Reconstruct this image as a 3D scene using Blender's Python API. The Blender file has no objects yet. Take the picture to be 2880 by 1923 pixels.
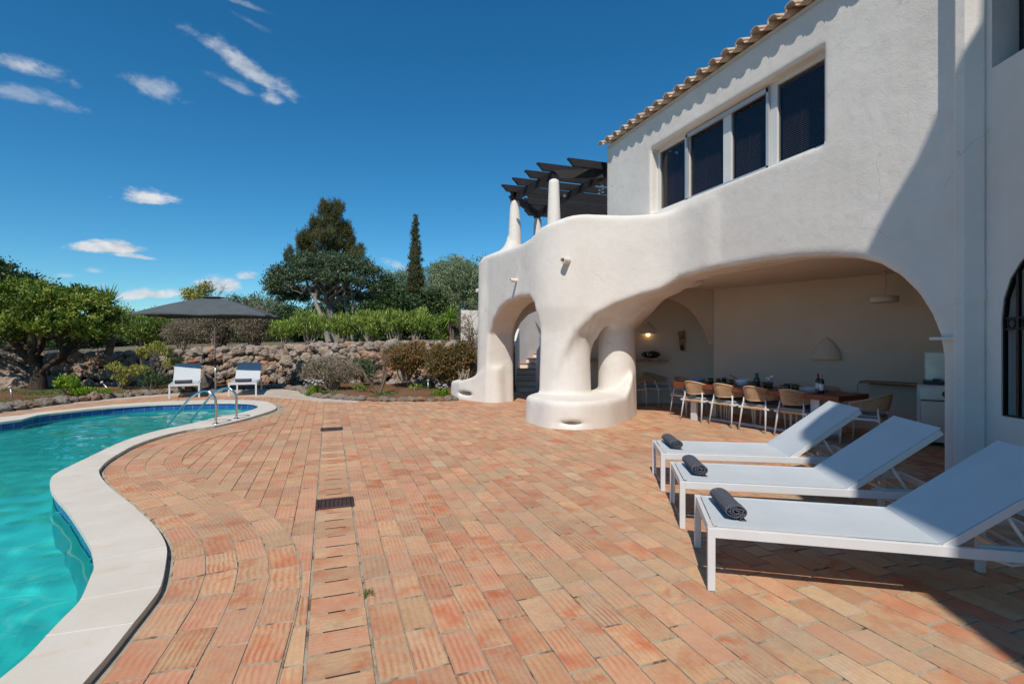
import bpy, bmesh, math, random
import numpy as np
from mathutils import Vector, Matrix, noise
from mathutils.geometry import tessellate_polygon
R = math.radians
rng = random.Random(7)
nrg = np.random.default_rng(11)
S = bpy.context.scene
COL = S.collection
H = 1.55                                   # eye height
YAW = math.atan(515 / 1440)
c_, s_ = math.cos(YAW), math.sin(YAW)

# ---------------------------------------------------------------- survey helpers (real positions measured off the photo)
def ray(px, py):
    u = (px - 1440) / 1440; v = (961.5 - py) / 1440
    return Vector((c_ * u + s_, c_ - s_ * u, v))
def G(px, py, z=0.0):
    r = ray(px, py); t = (z - H) / r.z
    return Vector((r.x * t, r.y * t, z))
def D(px, py, Z):
    r = ray(px, py) * Z
    return Vector((r.x, r.y, H + r.z))
def DX(px, py, X):
    r = ray(px, py); t = X / r.x
    return Vector((X, r.y * t, H + r.z * t))
def gz(px, Z, z=0.0):
    r = ray(px, 961.5) * Z
    return Vector((r.x, r.y, z))

# ---------------------------------------------------------------- tagging
def tag(o, label=None, cat=None, group=None, kind=None):
    if label: o['label'] = label
    if cat: o['category'] = cat
    if group: o['group'] = group
    if kind: o['kind'] = kind
    return o
def thing(name, label, cat, loc=(0, 0, 0), rz=0.0, group=None):
    o = bpy.data.objects.new(name, None); COL.objects.link(o)
    o.location = loc; o.rotation_euler = (0, 0, rz); o.empty_display_size = .1
    return tag(o, label, cat, group)
def dup(root, loc, rz=0.0, label=None, group=None, scale=None):
    r = root.copy(); COL.objects.link(r); r.location = loc; r.rotation_euler = (0, 0, rz)
    if scale: r.scale = (scale,) * 3
    if label: r['label'] = label
    if group: r['group'] = group
    for ch in list(root.children):
        cc = ch.copy(); COL.objects.link(cc); cc.parent = r
        for g in list(ch.children):
            d = g.copy(); COL.objects.link(d); d.parent = cc
    return r

# ---------------------------------------------------------------- mesh builder
class MB:
    def __init__(s):
        s.v = []; s.f = []; s.sm = []; s.mi = []; s.uv = {}; s.tone = []
    def add(s, vs, fs, smooth=False, mi=0, tone=None):
        b = len(s.v)
        s.v.extend([tuple(p) for p in vs])
        for f in fs:
            s.f.append(tuple(i + b for i in f)); s.sm.append(smooth); s.mi.append(mi)
        s.tone.extend([tone if tone is not None else .5] * len(vs))
        return b
    def box(s, c, d, M=None, mi=0):
        x, y, z = d[0] / 2, d[1] / 2, d[2] / 2
        vs = [Vector((i * x, j * y, k * z)) for i in (-1, 1) for j in (-1, 1) for k in (-1, 1)]
        if M is not None: vs = [M @ p for p in vs]
        vs = [p + Vector(c) for p in vs]
        s.add(vs, [(0, 1, 3, 2), (4, 6, 7, 5), (0, 4, 5, 1), (2, 3, 7, 6), (0, 2, 6, 4), (1, 5, 7, 3)], False, mi)
    def bar(s, a, b, w, h, up=(0, 0, 1), mi=0):
        a = Vector(a); b = Vector(b); d = b - a; L = d.length; x = d.normalized()
        u = Vector(up); y = u.cross(x)
        if y.length < 1e-4: y = Vector((0, 1, 0)).cross(x)
        y.normalize(); z = x.cross(y)
        M = Matrix((x, y, z)).transposed()
        s.box((a + b) / 2, (L, w, h), M, mi)
    def tube(s, pts, rad, n=8, mi=0, caps=True, smooth=True, tone=None):
        pts = [Vector(p) for p in pts]; m = len(pts)
        if not hasattr(rad, '__len__'): rad = [rad] * m
        vs = []; prev = None
        for i, p in enumerate(pts):
            t = (pts[min(i + 1, m - 1)] - pts[max(i - 1, 0)])
            if t.length < 1e-9: t = Vector((0, 0, 1))
            t.normalize()
            if prev is None:
                a = Vector((0, 0, 1)) if abs(t.z) < .9 else Vector((1, 0, 0))
                u = t.cross(a).normalized()
            else:
                u = (prev - t * prev.dot(t))
                if u.length < 1e-6: u = t.cross(Vector((1, 0, 0)))
                u.normalize()
            prev = u; w = t.cross(u)
            for k in range(n):
                an = 2 * math.pi * k / n
                vs.append(p + (u * math.cos(an) + w * math.sin(an)) * rad[i])
        fs = []
        for i in range(m - 1):
            for k in range(n):
                fs.append((i * n + k, i * n + (k + 1) % n, (i + 1) * n + (k + 1) % n, (i + 1) * n + k))
        s.add(vs, fs, smooth, mi, tone)
        if caps:
            b = len(s.v) - len(vs)
            s.f.append(tuple(b + k for k in reversed(range(n)))); s.sm.append(False); s.mi.append(mi)
            s.f.append(tuple(b + (m - 1) * n + k for k in range(n))); s.sm.append(False); s.mi.append(mi)
    def lathe(s, prof, c=(0, 0, 0), n=24, mi=0, smooth=True, sx=1, sy=1):
        vs = []; c = Vector(c)
        for (r, z) in prof:
            for k in range(n):
                a = 2 * math.pi * k / n
                vs.append(c + Vector((r * sx * math.cos(a), r * sy * math.sin(a), z)))
        fs = []
        for i in range(len(prof) - 1):
            for k in range(n):
                fs.append((i * n + k, i * n + (k + 1) % n, (i + 1) * n + (k + 1) % n, (i + 1) * n + k))
        s.add(vs, fs, smooth, mi)
    def prism(s, poly, z0, z1, mi=0, top=True, bottom=True, side_mi=None, hole=None):
        """poly: list of (x,y); optional hole"""
        loops = [poly] + ([hole] if hole else [])
        allp = [p for l in loops for p in l]; n = len(allp)
        tris = tessellate_polygon([[Vector((p[0], p[1], 0)) for p in l] for l in loops])
        def area(t):
            a, b, c2 = (allp[i] for i in t)
            return (b[0] - a[0]) * (c2[1] - a[1]) - (b[1] - a[1]) * (c2[0] - a[0])
        tris = [t if area(t) > 0 else tuple(reversed(t)) for t in tris]
        b = len(s.v)
        vs = [(p[0], p[1], z1) for p in allp] + [(p[0], p[1], z0) for p in allp]
        fs = []
        if top: fs += [tuple(t) for t in tris]
        if bottom: fs += [tuple(i + n for i in reversed(t)) for t in tris]
        s.add(vs, fs, False, mi)
        off = 0
        for li, l in enumerate(loops):
            m = len(l); A = sum(l[i][0] * l[(i + 1) % m][1] - l[(i + 1) % m][0] * l[i][1] for i in range(m))
            ccw = A > 0
            if li == 1: ccw = not ccw
            for i in range(m):
                a, d = off + i, off + (i + 1) % m
                q = (b + a + n, b + d + n, b + d, b + a)
                if not ccw: q = tuple(reversed(q))
                s.f.append(q); s.sm.append(False); s.mi.append(mi if side_mi is None else side_mi)
            off += m
    def blob(s, c, r, sub=2, amp=.25, fr=1.3, seed=0, mi=0, tone=None, sc=(1, 1, 1), M=None, smooth=True):
        vs, fs = ICO[sub]
        off = Vector((seed * 3.7, seed * 1.9, seed * 5.3)); out = []
        rr_ = random.Random(seed * 7 + 1); pl = []
        if amp >= .4:
            for _ in range(13): pl.append((Vector((rr_.gauss(0, 1), rr_.gauss(0, 1), rr_.gauss(0, 1))).normalized(), rr_.uniform(.72, 1.0)))
        for p in vs:
            f0 = 1.08
            for (nn_, hh_) in pl:
                dq = p.dot(nn_)
                if dq > .3: f0 = min(f0, hh_ / dq)
            k = f0 + amp * (.42 if pl else 1) * noise.noise(p * fr + off) + amp * .5 * noise.noise(p * fr * 2.7 + off)
            q = Vector((p.x * sc[0], p.y * sc[1], p.z * sc[2])) * (r * k)
            if M is not None: q = M @ q
            out.append(q + Vector(c))
        s.add(out, fs, smooth and not pl, mi, tone)
    def build(s, name, mats, parent=None, world=True, tone=False, bevel=0):
        me = bpy.data.meshes.new(name)
        off = Vector(parent.location) if (parent is not None and world) else Vector((0, 0, 0))
        if parent is not None and world and parent.parent is not None: off = off + Vector(parent.parent.location)
        me.from_pydata([(p[0] - off.x, p[1] - off.y, p[2] - off.z) for p in s.v], [], s.f)
        if not isinstance(mats, (list, tuple)): mats = [mats]
        for m in mats: me.materials.append(m)
        me.polygons.foreach_set('use_smooth', s.sm)
        me.polygons.foreach_set('material_index', s.mi)
        if tone:
            at = me.attributes.new('tone', 'FLOAT', 'POINT'); at.data.foreach_set('value', s.tone)
        me.update()
        o = bpy.data.objects.new(name, me); COL.objects.link(o)
        if parent is not None: o.parent = parent
        if bevel:
            md = o.modifiers.new('bevel', 'BEVEL'); md.width = bevel; md.segments = 2; md.limit_method = 'ANGLE'
        return o
ICO = {}
for k in (1, 2, 3, 4):
    bm = bmesh.new(); bmesh.ops.create_icosphere(bm, subdivisions=k, radius=1)
    ICO[k] = ([v.co.copy() for v in bm.verts], [tuple(v.index for v in f.verts) for f in bm.faces]); bm.free()
def base_of(mb):
    return None
def catmull(P, n=6, closed=False):
    P = [Vector(p) for p in P]; m = len(P); out = []
    rg = range(m if closed else m - 1)
    for i in rg:
        if closed: a, b, c2, d = P[(i - 1) % m], P[i], P[(i + 1) % m], P[(i + 2) % m]
        else: a, b, c2, d = P[max(i - 1, 0)], P[i], P[i + 1], P[min(i + 2, m - 1)]
        for k in range(n):
            t = k / n
            out.append(.5 * ((2 * b) + (c2 - a) * t + (2 * a - 5 * b + 4 * c2 - d) * t * t + (3 * b - a - 3 * c2 + d) * t ** 3))
    if not closed: out.append(P[-1])
    return out
def inpoly(x, y, P):
    r = False; j = len(P) - 1
    for i in range(len(P)):
        if (P[i][1] > y) != (P[j][1] > y) and x < (P[j][0] - P[i][0]) * (y - P[i][1]) / (P[j][1] - P[i][1]) + P[i][0]: r = not r
        j = i
    return r
def distpoly(x, y, P, closed=True):
    best = 1e9; n = len(P)
    for i in range(n if closed else n - 1):
        ax, ay = P[i][0], P[i][1]; bx, by = P[(i + 1) % n][0], P[(i + 1) % n][1]
        dx, dy = bx - ax, by - ay; L = dx * dx + dy * dy
        t = 0 if L == 0 else max(0, min(1, ((x - ax) * dx + (y - ay) * dy) / L))
        best = min(best, (x - ax - t * dx) ** 2 + (y - ay - t * dy) ** 2)
    return math.sqrt(best)

# ---------------------------------------------------------------- materials
class NT:
    def __init__(s, name):
        s.m = bpy.data.materials.new(name); s.m.use_nodes = True; s.t = s.m.node_tree
        s.t.nodes.clear(); s.out = s.n('ShaderNodeOutputMaterial')
    def n(s, ty, **kw):
        x = s.t.nodes.new(ty)
        for k, v in kw.items(): setattr(x, k, v)
        return x
    def l(s, a, b): s.t.links.new(a, b)
    def val(s, sock, v):
        if hasattr(v, 'is_linked') or isinstance(v, bpy.types.NodeSocket): s.l(v, sock)
        else: sock.default_value = v
    def coord(s, kind='Object', scale=(1, 1, 1)):
        t = s.n('ShaderNodeTexCoord'); mp = s.n('ShaderNodeMapping'); s.l(t.outputs[kind], mp.inputs[0]); mp.inputs[3].default_value = scale
        return mp.outputs[0]
    def noise(s, vec, scale, detail=4, rough=.6, dist=0):
        x = s.n('ShaderNodeTexNoise'); s.l(vec, x.inputs['Vector']); x.inputs['Scale'].default_value = scale
        x.inputs['Detail'].default_value = detail; x.inputs['Roughness'].default_value = rough; x.inputs['Distortion'].default_value = dist
        return x.outputs['Fac']
    def ramp(s, fac, stops, interp='LINEAR'):
        x = s.n('ShaderNodeValToRGB'); s.l(fac, x.inputs[0]); x.color_ramp.interpolation = interp
        e = x.color_ramp.elements
        while len(e) < len(stops): e.new(.5)
        for i, (p, col) in enumerate(stops):
            e[i].position = p; e[i].color = (*col, 1) if len(col) == 3 else col
        return x.outputs[0]
    def mr(s, v, a, b, c2=0, d=1):
        x = s.n('ShaderNodeMapRange'); s.l(v, x.inputs[0]); x.inputs[1].default_value = a; x.inputs[2].default_value = b; x.inputs[3].default_value = c2; x.inputs[4].default_value = d
        return x.outputs[0]
    def mix(s, f, a, b, bt='MIX'):
        x = s.n('ShaderNodeMix', data_type='RGBA', blend_type=bt)
        s.val(x.inputs[0], f)
        for i, v in ((6, a), (7, b)):
            if isinstance(v, bpy.types.NodeSocket): s.l(v, x.inputs[i])
            else: x.inputs[i].default_value = (*v, 1)
        return x.outputs[2]
    def math(s, op, a, b=0.0):
        x = s.n('ShaderNodeMath', operation=op); s.val(x.inputs[0], a); s.val(x.inputs[1], b); return x.outputs[0]
    def attr(s, name, out='Fac'):
        x = s.n('ShaderNodeAttribute', attribute_name=name); return x.outputs[out]
    def bump(s, h, strength=.3, dist=.01, nrm=None):
        x = s.n('ShaderNodeBump'); s.l(h, x.inputs['Height']); x.inputs['Strength'].default_value = strength; x.inputs['Distance'].default_value = dist
        if nrm is not None: s.l(nrm, x.inputs['Normal'])
        return x.outputs[0]
    def bsdf(s, col, rough=.8, metal=0, nrm=None, spec=.5, **kw):
        x = s.n('ShaderNodeBsdfPrincipled')
        if isinstance(col, bpy.types.NodeSocket): s.l(col, x.inputs['Base Color'])
        else: x.inputs['Base Color'].default_value = (*col, 1)
        s.val(x.inputs['Roughness'], rough); x.inputs['Metallic'].default_value = metal
        x.inputs['Specular IOR Level'].default_value = spec
        if nrm is not None: s.l(nrm, x.inputs['Normal'])
        for k, v in kw.items(): x.inputs[k.replace('_', ' ')].default_value = v
        return x.outputs[0]
    def done(s, sh): s.l(sh, s.out.inputs[0]); return s.m
def plain(name, col, rough=.6, metal=0, var=.12, vs=8, bump=0, bs=60, spec=.5, bd=.003):
    t = NT(name); v = t.coord(); n = t.noise(v, vs, 4)
    dk = tuple(max(0, x * (1 - var)) for x in col); lt = tuple(min(1, x * (1 + var)) for x in col)
    c = t.ramp(n, [(.3, dk), (.7, lt)])
    nr = t.bump(t.noise(v, bs, 3), bump, bd) if bump else None
    rr = t.mr(t.noise(v, vs * 2.3, 3), .3, .7, max(0, rough - .06), min(1, rough + .06))
    return t.done(t.bsdf(c, rr, metal, nr, spec))
M = {}
# white organic stucco
t = NT('stucco'); v = t.coord()
n1 = t.noise(v, .9, 5, .6, .4); n2 = t.noise(v, 4.5, 5, .65); n3 = t.noise(v, 55, 3, .6); n4 = t.noise(v, 1.7, 3, .5)
vz = t.coord(scale=(3.2, 3.2, .35)); streak = t.noise(vz, 1.6, 4, .65)
col = t.ramp(n1, [(.3, (.655, .615, .565)), (.7, (.73, .69, .64))])
col = t.mix(t.mr(n2, .5, .75, 0, .35), col, (.60, .555, .50))
col = t.mix(t.mr(streak, .58, .8, 0, .28), col, (.54, .50, .45))
vo = t.n('ShaderNodeTexVoronoi', feature='DISTANCE_TO_EDGE'); vd = t.n('ShaderNodeVectorMath', operation='ADD')
nz = t.n('ShaderNodeTexNoise'); t.l(v, nz.inputs['Vector']); nz.inputs['Scale'].default_value = 1.3; nz.inputs['Detail'].default_value = 5
t.l(v, vd.inputs[0]); t.l(nz.outputs['Color'], vd.inputs[1]); t.l(vd.outputs[0], vo.inputs['Vector']); vo.inputs['Scale'].default_value = .55
crack = t.math('MULTIPLY', t.mr(vo.outputs['Distance'], 0, .0035, 1, 0), t.mr(n4, .52, .6, 0, .55))
col = t.mix(crack, col, (.30, .28, .26))
h = t.math('ADD', t.math('MULTIPLY', n3, .16), t.math('ADD', t.math('MULTIPLY', n2, .5), t.math('MULTIPLY', n4, 1.1)))
M['stucco'] = t.done(t.bsdf(col, .9, 0, t.bump(h, .55, .03), .2))
# interior stucco
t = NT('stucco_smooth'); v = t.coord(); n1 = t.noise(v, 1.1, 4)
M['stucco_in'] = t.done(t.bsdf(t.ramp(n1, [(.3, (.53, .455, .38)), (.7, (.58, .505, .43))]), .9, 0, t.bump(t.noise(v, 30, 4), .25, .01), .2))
M['grey_stucco'] = plain('grey_stucco', (.36, .38, .40), .9, 0, .08, 2, .3, 40)
# bricks
t = NT('terracotta_bricks')
uv = t.n('ShaderNodeUVMap', uv_map='UVMap').outputs[0]
sep = t.n('ShaderNodeSeparateXYZ'); t.l(uv, sep.inputs[0])
r1 = t.attr('ra'); r2 = t.attr('rb'); r3 = t.attr('rc')
pos = t.n('ShaderNodeTexCoord').outputs['Object']
base = t.ramp(r1, [(0, (.50, .13, .055)), (.16, (.55, .23, .12)), (.32, (.64, .36, .20)), (.48, (.64, .41, .22)), (.62, (.62, .29, .17)), (.76, (.50, .345, .215)), (.88, (.60, .46, .30)), (1, (.46, .41, .33))])
w = t.n('ShaderNodeVectorMath', operation='ADD'); t.l(pos, w.inputs[0])
cb = t.n('ShaderNodeCombineXYZ'); t.l(t.math('MULTIPLY', r2, 31.0), cb.inputs[0]); t.l(t.math('MULTIPLY', r1, 17.0), cb.inputs[2]); t.l(cb.outputs[0], w.inputs[1])
pv = w.outputs[0]
blot = t.noise(pv, 5.5, 4, .6, .5)
c1 = t.mix(t.math('MULTIPLY', t.mr(blot, .46, .62, 0, .92), t.mr(r2, .2, .7, .15, 1)), base, (.54, .135, .048))
blot2 = t.noise(pv, 7.5, 5, .7)
c1 = t.mix(t.mr(blot2, .46, .72, 0, .75), c1, (.44, .34, .22))
c1 = t.mix(t.mr(t.noise(pv, 9, 5, .7, .8), .56, .8, 0, .6), c1, (.20, .13, .10))
c1 = t.mix(t.mr(t.noise(pv, 3.2, 3, .6, .4), .38, .60, 0, .62), c1, (.64, .42, .24))
c1 = t.mix(t.mr(t.noise(pos, 38, 5, .75), .35, .75, 0, .42), c1, (.30, .19, .12))
# combed ridges running along the brick
wob = t.noise(pv, 6, 2)
ph = t.math('ADD', t.math('MULTIPLY', sep.outputs[1], t.mr(t.math('FRACT', t.math('MULTIPLY', r2, 5.13)), 0, 1, 150, 225)), t.math('MULTIPLY', wob, 7.0))
ridge = t.math('ADD', t.math('MULTIPLY', t.math('SINE', ph), .5), .5)
ridge = t.math('POWER', ridge, 1.25)
fine = t.n('ShaderNodeMapping'); fine.inputs[3].default_value = (5, 150, 1); t.l(uv, fine.inputs[0])
str_ = t.noise(fine.outputs[0], 1.0, 4, .7)
rs = t.math('MULTIPLY', ridge, t.mr(t.noise(pv, 6, 3), .38, .62, .15, 1))
c1 = t.mix(t.math('MULTIPLY', rs, t.math('MULTIPLY', r3, t.mr(t.math('FRACT', t.math('MULTIPLY', r2, 11.7)), 0, 1, .35, 1.0))), c1, (.44, .12, .055))
c1 = t.mix(t.mr(str_, .5, .75, 0, .35), c1, (.38, .22, .13))
val_ = t.mr(t.math('FRACT', t.math('MULTIPLY', r2, 7.31)), 0, 1, .87, 1.08); cmv = t.n('ShaderNodeVectorMath', operation='SCALE'); t.l(c1, cmv.inputs[0]); t.l(val_, cmv.inputs['Scale']); c1 = cmv.outputs[0]
c1 = t.mix(t.mr(t.math('FRACT', t.math('MULTIPLY', r2, 3.77)), .6, .85, 0, .32), c1, (.60, .28, .18))
# specks
sp = t.noise(pos, 130, 2, .5); c1 = t.mix(t.mr(sp, .68, .76, 0, .55), c1, (.12, .08, .06))
grime = t.noise(pos, .8, 6, .65); c1 = t.mix(t.mr(grime, .48, .70, 0, .55), c1, (.36, .27, .185))
hh = t.math('ADD', t.math('MULTIPLY', t.math('MULTIPLY', ridge, r3), .5), t.math('ADD', t.math('MULTIPLY', str_, .35), t.math('MULTIPLY', t.noise(pos, 60, 4, .7), .5)))
M['brick'] = t.done(t.bsdf(c1, .82, 0, t.bump(hh, .5, .006), .25))
t = NT('mortar'); v = t.coord(); c = t.ramp(t.noise(v, 6, 5, .7), [(.36, (.13, .105, .08)), (.46, (.36, .30, .225)), (.75, (.47, .40, .31))])
M['mortar'] = t.done(t.bsdf(c, .95, 0, t.bump(t.noise(v, 90, 4, .7), .6, .006), .1))
M['slot'] = plain('drain_slot', (.05, .036, .028), .9)
M['grate'] = plain('grate_iron', (.085, .045, .038), .6, .3, .3, 30, .4, 120)
# coping
t = NT('coping_stone'); v = t.coord()
c = t.ramp(t.noise(v, 2.2, 5, .6), [(.3, (.60, .54, .45)), (.7, (.69, .635, .55))])
c = t.mix(t.mr(t.noise(v, 260, 2, .5), .45, .75, 0, .35), c, (.50, .44, .36))
vs = t.coord(scale=(1.5, 4, 1)); c = t.mix(t.mr(t.noise(vs, 1.6, 5, .7, .6), .57, .72, 0, .6), c, (.60, .42, .24))
M['coping'] = t.done(t.bsdf(c, .7, 0, t.bump(t.noise(v, 180, 3), .25, .003), .3))
M['joint'] = plain('joint_grout', (.74, .72, .68), .9)
# pool tile (UV in metres)
t = NT('blue_pool_tile'); uv = t.n('ShaderNodeUVMap', uv_map='UVMap').outputs[0]
bk = t.n('ShaderNodeTexBrick'); t.l(uv, bk.inputs['Vector']); bk.offset = 0; bk.squash = 1
for k_, v_ in (('Scale', 1.0), ('Mortar Size', .004), ('Brick Width', .2), ('Row Height', .2), ('Bias', 0.0), ('Mortar Smooth', .1)): bk.inputs[k_].default_value = v_
bk.inputs['Color1'].default_value = (.012, .05, .24, 1); bk.inputs['Color2'].default_value = (.03, .10, .36, 1); bk.inputs['Mortar'].default_value = (.28, .36, .46, 1)
cc = t.mix(t.mr(t.noise(uv, 14, 4), .4, .8, 0, .4), bk.outputs['Color'], (.05, .14, .42))
M['tile'] = t.done(t.bsdf(cc, .18, 0, t.bump(t.noise(uv, 20, 3), .15, .005), .6))
t = NT('pool_plaster'); v = t.coord()
c = t.ramp(t.noise(v, 1.5, 5, .6), [(.3, (.60, .74, .70)), (.7, (.70, .82, .77))])
M['plaster'] = t.done(t.bsdf(c, .7, 0, None, .3))
# metals, plastics, fabric
M['white_metal'] = plain('white_powder_coat', (.62, .625, .63), .38, 0, .03, 5)
M['sling'] = None
t = NT('white_sling_mesh'); v = t.coord()
wv = t.n('ShaderNodeTexWave', wave_type='BANDS', bands_direction='X'); t.l(v, wv.inputs[0]); wv.inputs['Scale'].default_value = 90
wv2 = t.n('ShaderNodeTexWave', wave_type='BANDS', bands_direction='Y'); t.l(v, wv2.inputs[0]); wv2.inputs['Scale'].default_value = 90
hs = t.math('ADD', wv.outputs['Fac'], wv2.outputs['Fac'])
c = t.ramp(t.noise(v, 3, 4), [(.3, (.49, .53, .56)), (.7, (.54, .58, .61))]); c = t.mix(t.mr(hs, .4, 1.8, .12, 0), c, (.42, .48, .52))
c = t.mix(t.mr(t.noise(v, 26, 5, .75), .68, .8, 0, .35), c, (.36, .38, .38))
M['sling'] = t.done(t.bsdf(c, .62, 0, t.bump(hs, .25, .001), .3))
t = NT('waffle_towel'); v = t.coord()
a = t.n('ShaderNodeTexWave', wave_type='BANDS', bands_direction='X'); t.l(v, a.inputs[0]); a.inputs['Scale'].default_value = 26; a.inputs['Distortion'].default_value = .4
b = t.n('ShaderNodeTexWave', wave_type='BANDS', bands_direction='Y'); t.l(v, b.inputs[0]); b.inputs['Scale'].default_value = 26; b.inputs['Distortion'].default_value = .4
hs = t.math('ADD', a.outputs['Fac'], b.outputs['Fac'])
c = t.ramp(hs, [(.15, (.048, .050, .068)), (.8, (.105, .108, .135))]); c = t.mix(t.mr(t.noise(v, 300, 2), .4, .7, 0, .4), c, (.17, .175, .20))
M['towel'] = t.done(t.bsdf(c, .97, 0, t.bump(hs, .8, .004), .1))
M['chrome'] = plain('polished_steel', (.60, .60, .60), .16, 1.0, .04, 3)
M['umbrella'] = plain('anthracite_canvas', (.078, .092, .098), .9, 0, .12, 3, .3, 300)
M['pole'] = plain('brushed_alu', (.42, .42, .41), .35, .8, .1, 12)
M['dark_plastic'] = plain('dark_plastic', (.03, .033, .04), .5, 0, .2, 10)
M['granite'] = plain('granite_base', (.14, .14, .145), .7, 0, .25, 60)
M['blackwood'] = None
t = NT('black_stained_wood'); v = t.coord(scale=(1.2, 12, 12)); n = t.noise(v, 3, 5, .7)
c = t.ramp(n, [(.3, (.010, .009, .010)), (.6, (.022, .020, .022)), (.85, (.05, .042, .038))])
c = t.mix(t.mr(t.noise(t.coord(), 9, 4), .66, .78, 0, .6), c, (.10, .05, .025))
M['blackwood'] = t.done(t.bsdf(c, .7, 0, t.bump(n, .4, .004), .3))
t = NT('roof_tile'); v = t.coord(); n = t.noise(v, 6, 5, .7)
c = t.ramp(n, [(.3, (.40, .22, .14)), (.5, (.52, .36, .25)), (.7, (.60, .48, .37))])
g_ = t.n('ShaderNodeNewGeometry'); c = t.mix(t.mr(t.noise(v, 14, 5, .75), .45, .62, 0, .65), c, (.62, .57, .50))
M['rooftile'] = t.done(t.bsdf(c, .9, 0, t.bump(t.noise(v, 50, 4, .7), .7, .01), .2))
t = NT('table_hardwood'); v = t.coord(scale=(14, 1.2, 14)); n = t.noise(v, 3, 5, .7, 1)
c = t.ramp(n, [(.3, (.11, .024, .010)), (.6, (.22, .055, .022)), (.8, (.30, .085, .035))])
M['wood'] = t.done(t.bsdf(c, .42, 0, t.bump(n, .2, .002), .4))
M['board'] = plain('oak_board', (.26, .14, .065), .6, 0, .3, 12)
M['rope'] = plain('tan_rope', (.50, .33, .19), .8, 0, .18, 40, .6, 300)
M['cushion'] = plain('grey_cushion', (.235, .265, .29), .95, 0, .12, 60, .4, 300)
M['terracotta'] = plain('terracotta_pot', (.42, .13, .055), .8, 0, .2, 14, .3, 60)
M['step'] = plain('terracotta_step', (.50, .27, .16), .8, 0, .2, 9, .3, 60)
M['steel'] = plain('stainless_panel', (.50, .54, .55), .34, .75, .05, 2)
M['steel_dark'] = plain('hob_dark', (.02, .022, .025), .3, .3, .2, 10)
M['iron'] = plain('wrought_iron', (.012, .012, .013), .5, .4, .3, 20)
M['pvc'] = plain('white_window_frame', (.66, .66, .64), .4, 0, .03, 3)
M['alu_frame'] = plain('aluminium_frame', (.50, .52, .54), .35, .3, .05, 3)
M['blind'] = plain('venetian_blind', (.17, .135, .145), .6, 0, .1, 3)
M['curtain'] = plain('brown_curtain', (.22, .075, .04), .9, 0, .3, 6)
M['dark_room'] = plain('dark_room', (.03, .028, .035), .9)
t = NT('window_glass'); lw_ = t.n('ShaderNodeLayerWeight'); lw_.inputs[0].default_value = .28; fv = t.math('ADD', t.math('MULTIPLY', t.math('POWER', lw_.outputs['Facing'], 3.0), .38), .03)
g = t.n('ShaderNodeBsdfGlossy'); g.inputs['Roughness'].default_value = .02; g.inputs['Color'].default_value = (.9, .95, 1, 1)
tr = t.n('ShaderNodeBsdfTransparent'); tr.inputs[0].default_value = (.72, .70, .70, 1); mx = t.n('ShaderNodeMixShader'); t.l(fv, mx.inputs[0]); t.l(tr.outputs[0], mx.inputs[1]); t.l(g.outputs[0], mx.inputs[2])
M['glass'] = t.done(mx.outputs[0])
def tinted(name, col, base=.06):
    t = NT(name); f = t.n('ShaderNodeLayerWeight'); f.inputs[0].default_value = .3; f2 = t.math('MULTIPLY', t.math('POWER', f.outputs['Facing'], 2.5), .6)
    g = t.n('ShaderNodeBsdfGlossy'); g.inputs['Roughness'].default_value = .03
    tr = t.n('ShaderNodeBsdfTransparent'); tr.inputs[0].default_value = (*col, 1); mx = t.n('ShaderNodeMixShader')
    t.l(t.math('ADD', f2, base), mx.inputs[0]); t.l(tr.outputs[0], mx.inputs[1]); t.l(g.outputs[0], mx.inputs[2]); return t.done(mx.outputs[0])
M['green_glass'] = tinted('green_glass', (.50, .66, .58))
M['clear_glass'] = tinted('clear_glass', (.78, .84, .82))
M['wine_glass'] = plain('dark_bottle_glass', (.012, .012, .014), .12, 0, .1, 5)
M['olive_glass'] = plain('olive_bottle_glass', (.035, .03, .010), .12, 0, .1, 5)
M['label'] = plain('paper_label', (.72, .70, .66), .7)
M['foil'] = plain('red_foil', (.22, .02, .02), .4)
M['foil_gold'] = plain('gold_foil', (.35, .22, .10), .4)
M['china'] = plain('white_china', (.66, .67, .70), .25, 0, .03, 4)
M['bluechina'] = plain('blue_china', (.22, .30, .55), .3, 0, .1, 6)
M['napkin'] = plain('purple_napkin', (.16, .10, .20), .9, 0, .2, 20)
M['petal'] = plain('white_petal', (.72, .72, .74), .7)
M['lilac'] = plain('lilac_petal', (.42, .28, .55), .7)
M['yellow'] = plain('yellow_fl', (.7, .5, .06), .7)
M['cutlery'] = plain('cutlery_wood', (.30, .17, .08), .6)
M['white_lamp'] = plain('white_metal_lamp', (.55, .53, .50), .6)
t = NT('lamp_bulb'); e = t.n('ShaderNodeEmission'); e.inputs[0].default_value = (1, .62, .22, 1); e.inputs[1].default_value = 6; M['bulb'] = t.done(e.outputs[0])
t = NT('glow_lamp'); e = t.n('ShaderNodeEmission'); e.inputs[0].default_value = (1, .55, .2, 1); e.inputs[1].default_value = .8; M['bulb_dim'] = t.done(e.outputs[0])
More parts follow.
